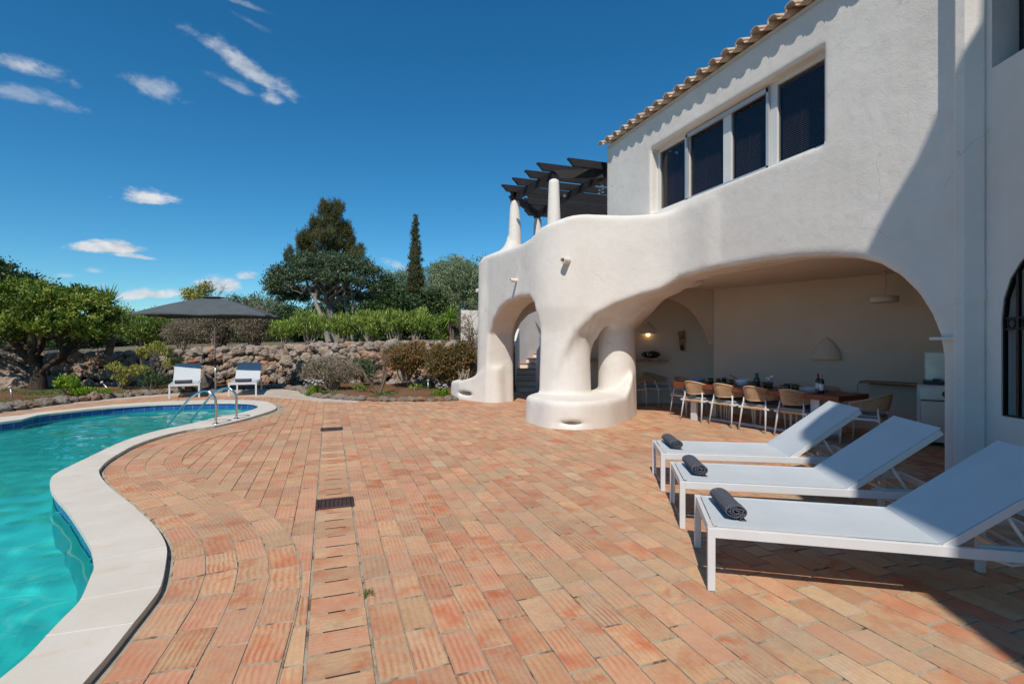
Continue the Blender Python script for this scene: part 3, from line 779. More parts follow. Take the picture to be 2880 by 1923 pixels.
# --- facade slab (ground and upper floor) with the window recess
WY0, WY1, WZ0, WZ1 = 4.865, 8.63, 4.09, 5.36
slab = boxsd(XF, 6.45, 2.5, 9.75, -1, 5.98)
slab = smax(slab, -boxsd(2, 9, WY0, WY1, WZ0, WZ1), .008)
slabN = boxsd(XF, 6.45, 9.0, 10.33, 2.9, 5.98)
slab = np.minimum(slab, slabN)
# --- bulging parapet wall
PW = [(6.32, 7.0), (6.28, 7.6), (6.05, 8.15), (5.55, 8.72), (5.05, 9.12), (4.66, 9.38), (4.36, 9.85), (4.27, 10.6), (4.2, 11.6), (4.15, 12.5), (4.20, 13.1), (4.55, 13.35), (5.2, 13.45), (6.4, 13.45)]
TP = [3.96, 3.96, 3.95, 3.99, 4.05, 4.03, 3.80, 3.72, 3.74, 3.78, 3.86, 4.08, 4.1, 4.1]
PWs = catmull([(p[0], p[1], tp) for p, tp in zip(PW, TP)], 5)
bd, (tp,) = pathsd([(p.x, p.y) for p in PWs], [(p.z,) for p in PWs])
bat = np.clip((2.6 - ZZ) / 2.6, 0, 1) * .05
bulge = bd[:, :, None] - .33 - bat
bulge = smax(bulge, ZZ - tp[:, :, None], .14)
bulge = smax(bulge, -1 - ZZ, .05)
# --- terrace deck inside the parapet
deckP = [(4.3, 13.3), (4.3, 10.3), (4.7, 9.5), (6.2, 8.0), (6.9, 8.0), (6.9, 12.9), (4.4, 13.35)]
d2 = polysd(gx[:, None], gy[None, :], deckP)[:, :, None]
deck = smax(d2, np.maximum(2.62 - ZZ, ZZ - 3.0), .05)
body = smin(np.minimum(slab, deck), bulge, .16)
# --- big arch, cut skewed through the wall
def DXP(pts, X=XF): return [DX(x * 1.2265, y * 1.2265, X) for x, y in pts]
ar = DXP([(1565, 637), (1650, 614), (1750, 598), (1830, 590), (1900, 588), (1960, 592), (2010, 604), (2060, 634), (2100, 674), (2130, 722), (2148, 768), (2156, 815)])
archP = [(10.1, -1.), (10.05, .8), (9.85, 1.3), (9.62, 1.74), (9.34, 2.06), (8.95, 2.27), (8.5, 2.42), (8.1, 2.50)] + [(p.y, p.z) for p in ar if p.y < 7.9] + [(ar[-1].y, 1.2), (ar[-1].y, -1.)]
ARCHP = archP
uy = np.arange(2.0, 17, .02, dtype=np.float32); uz = np.arange(-1, 7, .02, dtype=np.float32)
tab = polysd(uy[:, None], uz[None, :], archP)
yp = YY - .40 * (XX - XF) * np.clip((YY - 6.5) / 1.8, 0, 1)
ii = np.clip(((yp - 2.0) / .02).round().astype(np.int32), 0, len(uy) - 1); jj = np.clip(((ZZ + 1) / .02).round().astype(np.int32), 0, len(uz) - 1)
arch = tab[ii, jj]
rm = boxsd(2.0, 9, 3.0, 10.05, -2, 6); arch = np.maximum(arch, -1e9)
body = smax(body, -arch, .10)
# --- small arch through the left wall
sa = [(12.52, -1.), (12.50, 1.1), (12.42, 1.75), (12.18, 2.05), (11.75, 2.33), (11.28, 2.47), (10.6, 2.53), (10.05, 2.51), (9.8, 2.35), (9.7, 2.0), (9.7, -1.)]
tab = polysd(uy[:, None], uz[None, :], sa)
ii = np.clip(((YY - 2.0) / .02).round().astype(np.int32), 0, len(uy) - 1) + 0 * np.zeros_like(XX, np.int32)
sarch = np.broadcast_to(tab[ii, jj], body.shape)
sarch = np.maximum(sarch, XX - 5.2)
body = smax(body, -sarch, .09)
# --- passage behind it and its exit arch
pas = boxsd(4.62, 8, 9.9, 13.0, -2, 2.60); body = smax(body, -pas, .12)
ex = [(4.62, -1), (4.64, 1.3), (4.70, 1.75), (4.85, 2.05), (5.1, 2.3), (5.4, 2.42), (5.9, 2.45), (6.1, 2.3), (6.15, -1)]
tx = np.arange(2, 9, .02, dtype=np.float32); tab = polysd(tx[:, None], uz[None, :], ex)
ii = np.clip(((XX - 2.0) / .02).round().astype(np.int32), 0, len(tx) - 1)
exarch = np.maximum(tab[ii, jj] + 0 * YY, np.maximum(12.5 - YY, YY - 15))
body = smax(body, -exarch, .07)
exwall = boxsd(4.4, 6.8, 12.85, 13.3, 0, 3.0); exwall = smax(exwall, -(tab[ii, jj] + 0 * YY), .07)
body = smin(body, exwall, .06)
# --- pillars, bench, planter
def cone(cx, cy, r0, r1, z0, z1, sx=1.0):
    r = np.sqrt(((XX - cx) / sx) ** 2 + (YY - cy) ** 2); tt = np.clip((ZZ - z0) / (z1 - z0), 0, 1)
    return np.maximum(r - (r0 + (r1 - r0) * tt), np.maximum(z0 - ZZ, ZZ - z1))
col1 = cone(4.66, 9.66, .545, .42, -1, 3.75)
kz = (.10 + .32 * np.clip((ZZ - 1.75) / .5, 0, 1)).astype(np.float32)
body = smin(body, col1, kz)
col2 = cone(5.84, 9.62, .43, .37, -1, 2.75)
kz2 = (.07 + .68 * np.clip((ZZ - 1.7) / .55, 0, 1)).astype(np.float32)
body = smin(body, col2, kz2)
col3 = cone(4.12, 12.98, .46, .38, -1, 3.6, .92)
body = smin(body, col3, .28)
benchP = [(p.x, p.y) for p in catmull([Vector(q + (0,)) for q in [(3.62, 9.45), (3.60, 8.85), (3.72, 8.33), (4.15, 8.02), (4.77, 8.10), (5.30, 8.46), (5.75, 8.86), (6.08, 9.25), (6.05, 9.85), (5.2, 10.1), (4.2, 10.05)]], 5, True)]
bd2 = polysd(gx[:, None], gy[None, :], benchP)[:, :, None]
btop = .50 + .42 * np.clip((XX - 5.35) / .55, 0, 1) ** 2
bench = smax(bd2 + .03 + .05 * ZZ, ZZ - btop, .10); bench = np.maximum(bench, -1 - ZZ)
body = smin(body, bench, .07)
planP = [(4.05, 12.55), (3.72, 13.0), (3.46, 13.6), (3.40, 14.2), (3.62, 14.6)]
pd_, (pt_,) = pathsd(planP, [(.86,), (.66,), (.50,), (.45,), (.46,)])
plan = smax(pd_[:, :, None] - .13 - .07 * np.clip(.5 - ZZ, 0, 1), ZZ - pt_[:, :, None], .07); plan = np.maximum(plan, -1 - ZZ)
body = smin(body, plan, .16)
# drain mouths
def ellip(c, r): return (np.sqrt(((XX - c[0]) / r[0]) ** 2 + ((YY - c[1]) / r[1]) ** 2 + ((ZZ - c[2]) / r[2]) ** 2) - 1) * min(r)
q = G(1590, 1211); body = smax(body, -ellip((4.02, 8.06, .115), (.19, .24, .040)), .05)
body = smax(body, -ellip((3.44, 13.35, .17), (.22, .30, .06)), .05)
# flare under the pergola posts
body = smin(body, cone(4.76, 13.2, .30, .16, 3.9, 4.45), .25)
body = np.maximum(body, XX - 6.78)
wob = None
# surface nets
def surface_nets(F):
    nx, ny, nz = F.shape; ins = F < 0
    c = np.zeros((nx - 1, ny - 1, nz - 1), np.int8)
    for i in (0, 1):
        for j in (0, 1):
            for k in (0, 1): c += ins[i:nx - 1 + i, j:ny - 1 + j, k:nz - 1 + k]
    act = (c > 0) & (c < 8); idx = -np.ones(act.shape, np.int64); A = np.argwhere(act); idx[act] = np.arange(len(A))
    acc = np.zeros((len(A), 3)); cnt = np.zeros(len(A))
    a0, a1, a2 = A.T
    for ax in range(3):
        o1, o2 = [q for q in range(3) if q != ax]
        for u in (0, 1):
            for w in (0, 1):
                off = np.zeros(3, int); off[o1] = u; off[o2] = w; of2 = off.copy(); of2[ax] = 1
                f0 = F[a0 + off[0], a1 + off[1], a2 + off[2]]; f1 = F[a0 + of2[0], a1 + of2[1], a2 + of2[2]]
                mk = (f0 < 0) != (f1 < 0); tt = np.where(mk, f0 / np.where(mk, f0 - f1, 1), 0)
                p = np.tile(off.astype(float), (len(A), 1)); p[:, ax] += tt; acc[mk] += p[mk]; cnt[mk] += 1
    V = A + acc / cnt[:, None]
    quads = []
    for ax in range(3):
        o1, o2 = [(1, 2), (2, 0), (0, 1)][ax]
        sl0 = [slice(None)] * 3; sl1 = [slice(None)] * 3; sl0[ax] = slice(0, -1); sl1[ax] = slice(1, None)
        f0 = ins[tuple(sl0)]; f1 = ins[tuple(sl1)]; E = np.argwhere(f0 != f1)
        E = E[(E[:, o1] > 0) & (E[:, o2] > 0) & (E[:, o1] < F.shape[o1] - 1) & (E[:, o2] < F.shape[o2] - 1)]
        flip = f1[tuple(E.T)]
        def cell(d1, d2):
            q = E.copy(); q[:, o1] -= d1; q[:, o2] -= d2; return idx[tuple(q.T)]
        Q = np.stack([cell(1, 1), cell(0, 1), cell(0, 0), cell(1, 0)], 1); Q[flip] = Q[flip][:, ::-1]; quads.append(Q)
    return V, np.concatenate(quads)
V, Q = surface_nets(body)
V = V * VO + np.array([gx[0], gy[0], gzz[0]])
def npmesh(name, V, Q, mats, parent=None, off=(0, 0, 0), smooth=True, tone=None):
    me = bpy.data.meshes.new(name); k = Q.shape[1]
    me.vertices.add(len(V)); me.vertices.foreach_set('co', (np.asarray(V, dtype=np.float32) - np.array(off, dtype=np.float32)).ravel())
    me.loops.add(Q.size); me.loops.foreach_set('vertex_index', Q.astype(np.int32).ravel())
    me.polygons.add(len(Q)); me.polygons.foreach_set('loop_start', np.arange(0, Q.size, k, dtype=np.int32)); me.polygons.foreach_set('loop_total', np.full(len(Q), k, np.int32))
    if tone is not None:
        at = me.attributes.new('tone', 'FLOAT', 'POINT'); at.data.foreach_set('value', np.asarray(tone, dtype=np.float32))
    me.update(calc_edges=True); me.validate()
    me.polygons.foreach_set('use_smooth', np.full(len(me.polygons), smooth))
    for mm in (mats if isinstance(mats, (list, tuple)) else [mats]): me.materials.append(mm)
    o = bpy.data.objects.new(name, me); COL.objects.link(o)
    if parent is not None: o.parent = parent
    return o
wo = npmesh('water', WATER[0], WATER[1], M['water']); tag(wo, 'clear turquoise water filling the curved swimming pool', 'water', kind='structure'); wo.cycles.is_caustics_caster = True
for o_ in bpy.data.objects:
    if o_.name.startswith(('pool_shell', 'pool_floor', 'tile_band')): o_.cycles.is_caustics_receiver = True
npmesh('outer_wall', V, Q, M['stucco'], villa, tuple(villa.location))
del XX, YY, ZZ, body, bulge, slab, deck, arch, sarch, pas, exarch, exwall, col1, col2, col3, bench, plan, slabN, rm, yp, ii, jj
# upper floor volume behind the facade, alcove walls, ceiling
m = MB(); m.box(((6.44 + 13) / 2, (2.5 + 10.3) / 2, (3.2 + 5.96) / 2 + 0), (13 - 6.44, 7.8, 2.72)) if False else None
m = MB()
m.box((9.7, 10.20, 4.4), (6.5, .2, 3.1)); m.build('upper_wall', M['stucco'], villa)
BW0, BW1 = Vector((8.05, 9.2, 0)), Vector((9.13, 5.92, 0)); bdv = (BW1 - BW0).normalized()
bwn = Vector((bdv.y, -bdv.x, 0))               # into the house
if bwn.x < 0: bwn = -bwn
a = BW0 + bdv * 0; b = BW0 + bdv * 6.5
m = MB(); m.prism([(a.x, a.y), (b.x, b.y), ((b + bwn * .3).x, (b + bwn * .3).y), ((a + bwn * .3).x, (a + bwn * .3).y)], -.1, 2.73); m.build('back_wall', M['stucco_in'], villa)
m = MB(); m.prism([(6.0, 11.95), (6.0, 12.4), (9.9, 10.3), (9.67, 9.91)], -.1, 2.72); m.build('end_wall', M['stucco_in'], villa)
m = MB(); m.prism([(6.40, 3.05), (11.6, 3.05), (11.6, 5), (8.2, 13.4), (6.40, 13.4)], 2.72, 2.95); m.build('alcove_ceiling', M['stucco_in'], villa)
m = MB(); m.box((8.4, 3.05, 1.4), (4.2, .35, 2.9)); m.build('side_wall', M['stucco_in'], villa)
# rib arch across the alcove
A0 = Vector((8.06, 9.22, 0)); A1 = Vector((6.35, 9.95, 0)); ad = (A1 - A0); W_ = ad.length; ad.normalize(); an = Vector((-ad.y, ad.x, 0))
pr = [(0, 1.50), (.12, 1.85), (.28, 2.12), (.50, 2.35), (.80, 2.52), (1.15, 2.58), (1.5, 2.5), (W_, 2.2), (W_, 2.74), (0, 2.74)]
vs = []; n = len(pr)
for sgn in (0, .34):
    for (u, z) in pr: p = A0 + ad * u + an * (-sgn); vs.append((p.x, p.y, z))
tri = tessellate_polygon([[Vector((u, z, 0)) for u, z in pr]])
fs = [tuple(t_) for t_ in tri] + [tuple(i + n for i in reversed(t_)) for t_ in tri] + [(i, (i + 1) % n, (i + 1) % n + n, i + n) for i in range(n)]
m = MB(); m.add(vs, fs); m.build('rib_arch', M['stucco_in'], villa)
# ---- ribbon window
def yAt(px, X): return DX(px, 961.5, X).y
win = MB(); XW = 6.17
def fr_box(mb, X0, X1, y0, y1, z0, z1): mb.box(((X0 + X1) / 2, (y0 + y1) / 2, (z0 + z1) / 2), (X1 - X0, abs(y1 - y0), z1 - z0))
fr_box(win, XW, 6.24, WY0 - .02, WY1 + .02, WZ0 - .01, WZ0 + .08); fr_box(win, XW, 6.24, WY0 - .02, WY1 + .02, WZ1 - .055, WZ1 + .01)
cr = lambda x: 1650 + x / 1.91
ySeg = [yAt(cr(x), 6.18) for x in (392, 531, 560, 742, 775, 972, 1018, 1290)]
bars = [(WY1 - .07, WY1 + .02), (yAt(cr(553), 6.18), yAt(cr(528), 6.18)), (yAt(cr(778), 6.18), yAt(cr(735), 6.18)), (yAt(cr(1026), 6.18), yAt(cr(975), 6.18)), (WY0 - .02, WY0 + .05)]
for (y0, y1) in bars: fr_box(win, XW + .002, 6.238, y0, y1, WZ0 + .04, WZ1 - .04)
wf = win.build('ribbon_window', M['pvc'], villa, bevel=.004)
m = MB()                                      # projecting centre unit
ya, yb = bars[3][1] + .0, bars[1][0] - .0
fr_box(m, 6.13, 6.168, ya - .05, yb + .05, WZ1 - .10, WZ1 - .035); fr_box(m, 6.13, 6.168, ya - .05, yb + .05, WZ0 + .03, WZ0 + .075)
fr_box(m, 6.13, 6.168, ya - .052, ya - .005, WZ0 + .03, WZ1 - .035); fr_box(m, 6.13, 6.168, yb + .005, yb + .052, WZ0 + .03, WZ1 - .035)
m.build('shutter_track', M['alu_frame'], wf, world=True)
edges = [(bars[1][1], bars[0][0]), (bars[2][1], bars[1][0]), (bars[3][1], bars[2][0]), (bars[4][1], bars[3][0])]
m = MB(); bl = MB(); cu = MB()
for i, (y0, y1) in enumerate(edges):
    fr_box(m, 6.205, 6.211, y0, y1, WZ0 + .05, WZ1 - .05)
    z = WZ0 + (.10 if i else .08)
    while z < WZ1 - .06:
        bl.box((6.262, (y0 + y1) / 2, z), (.030, y1 - y0 - .03, .002), Matrix.Rotation(R(-52), 3, 'Y')); z += .030
    bl.box((6.246, y0 + (y1 - y0) * .58, (WZ0 + WZ1) / 2 - .18), (.005, .005, .75))
m.build('pane', M['glass'], wf); bl.build('blind', M['blind'], wf)
cu.box((6.36, WY1 - .17, 4.7), (.05, .18, 1.2)); cu.build('curtain', M['curtain'], wf)
m = MB(); m.box((6.72, 6.75, 4.72), (.02, 3.9, 1.5)); m.box((6.6, 8.75, 4.7), (.3, .02, 1.4)); m.box((6.6, 4.7, 4.7), (.3, .02, 1.4)); m.box((6.6, 6.7, 3.97), (.35, 4, .02)); m.box((6.6, 6.7, 5.44), (.35, 4, .02))
m.build('dark_interior', M['dark_room'], wf)
# ---- tiled roof
tm = MB(); ext_x = 3.2; slope = math.tan(R(17)); pitch = .30
def half(y, x0, z0, L, r0, r1, up, thick=.014):
    n = 7; vs = []
    for (xx, r) in ((0, r0), (L, r1)):
        for rr in (r, r - thick):
            for k in range(n + 1):
                an = math.pi * k / n; yy = y + rr * math.cos(an); zz = (rr * math.sin(an) * .85) * (1 if up else -1)
                vs.append((x0 + xx, yy, z0 + zz + xx * slope))
    N = n + 1; fs = []
    for k in range(n):
        fs += [(k, k + 1, 2 * N + k + 1, 2 * N + k), (N + k + 1, N + k, 3 * N + k, 3 * N + k + 1), (k + 1, k, N + k, N + k + 1)]
    fs += [(0, 2 * N, 3 * N, N), (n, N + n, 3 * N + n, 2 * N + n)]
    tm.add(vs, fs, True)
y = 10.33; kk = 0
while y > 1.6:
    for cs in range(6):
        jx, jz, jy = rng.uniform(-.012, .012), rng.uniform(-.006, .006), rng.uniform(-.008, .008)
        half(y + jy, 5.83 + cs * .36 + jx, 6.055 + cs * .36 * slope + jz, .44, .088, .076, True)
        if y - pitch / 2 > 1.5: half(y - pitch / 2 + jy, 5.845 + cs * .36 + jx, 6.068 + cs * .36 * slope + jz, .44, .086, .095, False)
    y -= pitch; kk += 1
roof = tm.build('roof', M['rooftile'], villa)
m = MB(); x0 = 6.0; vs = [(6.02, 1.6, 6.035), (6.02, 10.33, 6.035), (9.2, 10.33, 6.035 + 3.18 * slope), (9.2, 1.6, 6.035 + 3.18 * slope)]
vs += [(a_, b_, c2 - .08) for a_, b_, c2 in vs]; m.add(vs, [(0, 3, 2, 1), (4, 5, 6, 7), (0, 1, 5, 4), (1, 2, 6, 5), (2, 3, 7, 6), (3, 0, 4, 7)]); m.build('roof_deck', M['stucco'], roof)
# ---- boxed downpipe, wing wall with grilled windows
m = MB(); pts = [(6.02, 3.44), (5.875, 3.44), (5.86, 3.425), (5.86, 3.31), (5.895, 3.235), (5.96, 3.18), (6.1, 3.18), (6.1, 3.44)]
py0 = DX(2680, 961.5, 5.87).y
pl = [(6.02, py0 + .02), (5.885, py0), (5.87, py0 - .02), (5.87, py0 - .10), (5.935, py0 - .225), (6.1, py0 - .24), (6.1, py0 + .02)]
def scl(P, k, c): return [((x - c[0]) * k + c[0], (y_ - c[1]) * k + c[1]) for x, y_ in P]
m.prism(pl, -.05, 6.4); m.prism(scl(pl, 1.06, (5.99, py0 - .1)), 1.93, 2.05); m.prism(scl(pl, 1.03, (5.99, py0 - .1)), 4.2, 4.215); m.prism(scl(pl, 1.02, (5.99, py0 - .1)), 1.05, 1.06)
m.build('boxed_downpipe', M['stucco'], villa, bevel=.008)
m = MB(); m.box((5.978, py0 + .14, 1.585), (.07, .24, .03)); m.build('impost', M['stucco'], villa, bevel=.004)
sil = [(1.93, -.1), (1.93, 4.2), (1.95, 4.7), (1.92, 5.2), (1.83, 5.7), (1.81, 6.3), (1.70, 6.42), (1.69, 6.75), (1.80, 7.0), (1.82, 7.4), (1.90, 7.62), (2.12, 7.72), (2.32, 7.72), (2.7, 8.8), (3.01, 9.85), (3.12, 9.95), (3.34, 10.01), (3.41, 10.12), (3.48, 10.19), (3.6, 10.26), (3.62, 10.7), (6.5, 10.7), (6.5, -.1)]  # unseen wing outline, shaped to cast the shadow edge over loungers and facade
n = len(sil); vs = [(x, -1.0, z) for x, z in sil] + [(x - .49 * 3, -1.0 - .872 * 3, z) for x, z in sil]
m = MB(); m.add(vs, [tuple(range(n)), tuple(reversed(range(n, 2 * n)))] + [((i + 1) % n, i, i + n, (i + 1) % n + n) for i in range(n)]); m.build('unseen_caster_wing', M['stucco'], villa)
# wing wall : plan from (WJ) toward camera side
WJ = Vector((5.965, py0 - .215, 0)); wd = Vector((-math.sin(R(24)), -math.cos(R(24)), 0)); wn = Vector((wd.y, -wd.x, 0))
if wn.x < 0: wn = -wn                        # into the building
def W(u, z, d=0): p = WJ + wd * u + wn * d; return (p.x, p.y, z)
def onwall(px, py):
    r = ray(px, py); nn = wn; t_ = (WJ - Vector((0, 0, 0))).dot(nn) / (r.x * nn.x + r.y * nn.y); p = Vector((r.x * t_, r.y * t_, H + r.z * t_)); return (p - WJ).dot(wd), p.z
u0, zb = onwall(2816, 1169); _, zs = onwall(2816, 900); uu0, uzb = onwall(2790, 193)
Lw = 1.35; WL = 4.5
def archpts(u0, w, z0, z1, n=10):
    r = w / 2; return [(u0, z0), (u0, z1)] + [(u0 + r - r * math.cos(math.pi * k / n), z1 + .62 * math.sin(math.pi * k / n) * (r / .45) ** .5) for k in range(1, n)] + [(u0 + w, z1), (u0 + w, z0)]
low = archpts(u0, .95, zb, zs); upw = [(uu0, uzb), (uu0, uzb + 1.25), (uu0 + 1.0, uzb + 1.25), (uu0 + 1.0, uzb)]
wallp = [(0, -.05), (WL, -.05), (WL, 6.6), (0, 6.6)]
loops = [wallp, low, upw]; allp = [p for l in loops for p in l]
tri = tessellate_polygon([[Vector((p[0], p[1], 0)) for p in l] for l in loops])
m = MB(); vs = [W(p[0], p[1]) for p in allp]
fs = []
for t_ in tri:
    a_, b_, c2 = (Vector(vs[i]) for i in t_)
    fs.append(tuple(t_) if (b_ - a_).cross(c2 - a_).dot(-wn) > 0 else tuple(reversed(t_)))
m.add(vs, fs)
for l in (low, upw):
    for i in range(len(l)):
        p, q_ = l[i], l[(i + 1) % len(l)]; m.add([W(*p), W(*q_), W(*q_, .28), W(*p, .28)], [(0, 1, 2, 3)])
m.add([W(WL, -.05), W(WL, 6.6), W(WL, 6.6, 1.5), W(WL, -.05, 1.5)], [(0, 1, 2, 3)])
m.add([W(0, 6.6), W(WL, 6.6), W(WL, 6.6, 1.5), W(0, 6.6, 1.5)], [(0, 1, 2, 3)])
m.add([W(0, -.05, 1.5), W(WL, -.05, 1.5), W(WL, 6.6, 1.5), W(0, 6.6, 1.5)], [(0, 1, 2, 3)])
m.build('wing_wall', M['stucco'], villa)
lw = MB(); lw.add([W(p[0], p[1], .2) for p in low], [tuple(range(len(low)))]); lwo = lw.build('arched_window', M['steel_dark'], villa)
g = MB(); Pt = [Vector(W(p[0], p[1], .03)) for p in low]
for i in range(len(Pt) - 1): g.bar(Pt[i], Pt[i + 1], .035, .035, up=wn)
g.bar(Pt[-1], Pt[0], .03, .03, up=wn)
for uu in (.145, .30, .475, .65, .805):
    zt = zs + .62 * math.sqrt(max(0, 1 - ((uu - .475) / .475) ** 2)); g.bar(W(u0 + uu, zb, .03), W(u0 + uu, zt, .03), .028, .028, up=wn)
g.bar(W(u0, zs + .015, .03), W(u0 + .95, zs + .015, .03), .02, .02, up=wn); g.bar(W(u0, zs - .085, .03), W(u0 + .95, zs - .085, .03), .02, .02, up=wn)
for uu in (.072, .222, .387, .56, .73, .88):
    ring = [Vector(W(u0 + uu + .04 * math.cos(a_), zs - .035 + .043 * math.sin(a_), .03)) for a_ in np.linspace(0, 2 * math.pi, 14)]
    g.tube(ring, .009, 6)
g.build('grille', M['iron'], lwo)
uw = MB(); uw.add([W(p[0], p[1], .24) for p in upw], [(0, 1, 2, 3)]); uwo = uw.build('upper_window', M['steel_dark'], villa)
g = MB(); g.bar(W(uu0 + .16, uzb + .02, .12), W(uu0 + 1.0, uzb + .02, .12), .05, .035, up=wn)
for k in range(5): g.bar(W(uu0 + .21 + .18 * k, uzb, .12), W(uu0 + .21 + .18 * k, uzb + 1.25, .12), .03, .03, up=wn)
g.build('grille', M['iron'], uwo)
fp_u, fp_z = onwall(2745, 457)
m = MB(); m.tube([W(fp_u, fp_z, .01), W(fp_u + .03, fp_z + .01, -.05)], .014, 8); m.build('pipe_stub', M['white_lamp'], villa)
# ---- water spouts
def spout(px, py, X, L=.16, r=.048, d=(-.8, -.5, -.05)):
    p = DX(px, py, X); dv = Vector(d).normalized(); mm = MB()
    a_ = p - dv * .12; b_ = p + dv * L; mm.tube([a_, b_], r, 14, caps=False); mm.tube([a_ + dv * .02, b_], r * .72, 14, caps=False)
    mm.tube([b_, b_ + dv * .001], [r, r * .72], 14, caps=False); ob = mm.build('water_spout', M['stucco'], villa)
    m2 = MB(); m2.tube([a_ + dv * .04, a_ + dv * .05], r * .7, 12); m2.build('dark_bore', M['slot'], ob)
spout(1592, 733, 4.36, .13, .062); spout(1452, 789, 3.92, .16, .045, (-1, -.25, 0)); 
p = D(1340, 817, 13.9); m = MB(); m.tube([p, p + Vector((.4, .1, 0))], .05, 12); m.build('water_spout', M['stucco'], villa)

# ================================================================= STAIRCASE behind the small arch
st = thing('garden_staircase', 'white stair flight with terracotta treads seen through the small arch', 'staircase', (5.9, 15.6, 0))
fw = Vector((s_ + .02, c_, 0)).normalized(); rt = Vector((fw.y, -fw.x, 0))
def ST(lat, Z, z): p = fw * Z + rt * lat; return Vector((p.x, p.y, z))
st_c = ST(.35, 16.2, 0)
steps = MB(); nos = MB(); ZS = []; LS = []
for k in range(9):
    Z0 = 15.9 + .42 * k; z1 = .165 * (k + 1); pxl = [1425, 1425, 1425, 1425, 1434, 1453, 1473, 1493, 1513][k]; la = (pxl - 1440) / 1440 * Z0; ZS.append(Z0); LS.append(la)
    P = [ST(la, Z0, 0), ST(2.6, Z0, 0), ST(2.6, Z0 + .8, 0), ST(la, Z0 + .8, 0)]
    steps.prism([(p.x, p.y) for p in P], max(0, z1 - .5), z1 - .025)
    P = [ST(la, Z0 - .03, 0), ST(2.6, Z0 - .03, 0), ST(2.6, Z0 + .5, 0), ST(la, Z0 + .5, 0)]
    nos.prism([(p.x, p.y) for p in P], z1 - .024, z1)
steps.build('riser', M['stucco'], st); nos.build('tread', M['step'], st)
m = MB()                                     # wall that follows the stairs round to the right
wp_ = [(-.20, 15.7), (-.17, 16.9), (LS[4], ZS[4]), (LS[5], ZS[5]), (LS[6], ZS[6]), (LS[7], ZS[7]), (LS[8], ZS[8]), (2.2, 20.4), (4.5, 21.2)]
for i in range(len(wp_) - 1):
    a_, b_ = ST(wp_[i][0], wp_[i][1], 0), ST(wp_[i + 1][0], wp_[i + 1][1], 0); z_ = 3.3
    if i == 0: zt0, zt1 = 1.45, 1.65
    elif i == 1: zt0, zt1 = 1.65, 2.0
    else: zt0 = zt1 = 4.4
    m.add([(a_.x, a_.y, -.05), (b_.x, b_.y, -.05), (b_.x, b_.y, zt1), (a_.x, a_.y, zt0)], [(0, 1, 2, 3)])
    c1, c2 = ST(wp_[i][0] - .25, wp_[i][1] + .1, 0), ST(wp_[i + 1][0] - .25, wp_[i + 1][1] + .1, 0)
    m.add([(c1.x, c1.y, -.05), (c2.x, c2.y, -.05), (c2.x, c2.y, zt1), (c1.x, c1.y, zt0), (a_.x, a_.y, zt0), (b_.x, b_.y, zt1)], [(0, 3, 2, 1), (3, 4, 5, 2)])
m.build('curved_wall', M['stucco'], st)
m = MB(); P = [ST(-1.2, 22.2, 0), ST(3.5, 22.2, 0), ST(3.5, 22.5, 0), ST(-1.2, 22.5, 0)]; m.prism([(p.x, p.y) for p in P], 0, 4.6); m.build('rear_wall', M['stucco'], st)
m = MB(); q_ = D(1530, 1000, 15.2); m.tube([(q_.x, q_.y, -.05), (q_.x, q_.y, .9), (q_.x, q_.y, 1.28), (q_.x + .02, q_.y, 1.42), (q_.x + .05, q_.y, 1.48)], [.27, .24, .22, .15, .03], 18)
q2 = D(1542, 960, 16.6); m.tube([(q2.x, q2.y, 0), (q2.x, q2.y, 1.7), (q2.x, q2.y, 1.95)], [.3, .28, .1], 16); m.build('newel', M['stucco'], st)
q_ = D(1490, 893, 19.5); m = MB(); m.box((q_.x, q_.y, q_.z), (.12, .5, .06)); m.tube([(q_.x, q_.y, q_.z), (q_.x, q_.y - .15, q_.z - .08)], .05, 8); m.build('wall_light', M['iron'], st)

# ================================================================= PERGOLA
pg = thing('pergola', 'black timber pergola on white round posts above the terrace', 'pergola', (4.12, 11.25, 3.7))
def post(p, z0, z1, r0=.135, r1=.095):
    mm = MB(); mm.tube([(p[0], p[1], z0), (p[0], p[1], z0 + .3), (p[0], p[1], z1 - .12), (p[0], p[1], z1 - .03), (p[0], p[1], z1)], [r0 * 1.05, r0, r1, r1 * .9, r1 * .55], 20); mm.build('post', M['stucco'], pg)
pA = D(1448, 700, 14.0); pB = D(1558, 640, 12.15); pC = D(1512, 700, 15.9)
post(pA, 3.9, 5.42, .19, .13); post(pB, 2.95, 5.40, .20, .125); post(pC, 2.9, 5.40, .17, .12)
def beam(a, b, z, w=.075, h=.17, ov=.2, nm='beam'):
    a = Vector((a[0], a[1], z)); b = Vector((b[0], b[1], z)); d = (b - a).normalized(); a = a - d * ov
    mm = MB(); x = d; yv = Vector((-d.y, d.x, 0)); L = (b - a).length; vs = []
    for sgn in (-1, 1):
        for (u, zz) in ((.0, h / 2), (0.0, h / 2 - .03), (.05, h / 2 - .06), (.13, -h / 2 + .02), (.15, -h / 2), (L, -h / 2), (L, h / 2)): vs.append(a + x * u + yv * (w / 2 * sgn) + Vector((0, 0, zz)))
    n = 7; mm.add(vs, [tuple(range(n)), tuple(reversed(range(n, 2 * n)))] + [((i + 1) % n, i, i + n, (i + 1) % n + n) for i in range(n)]); mm.build(nm, M['blackwood'], pg)
hB = (6.6, 10.42); beam(pA, pB, 5.50, .09, .2, ov=.3); beam(pB, hB, 5.505, .09, .2, ov=.0); beam(pA, pC, 5.495, .088, .2, ov=.25)
beam(pC, (6.15, 10.42), 5.49, .09, .2, ov=.3); 
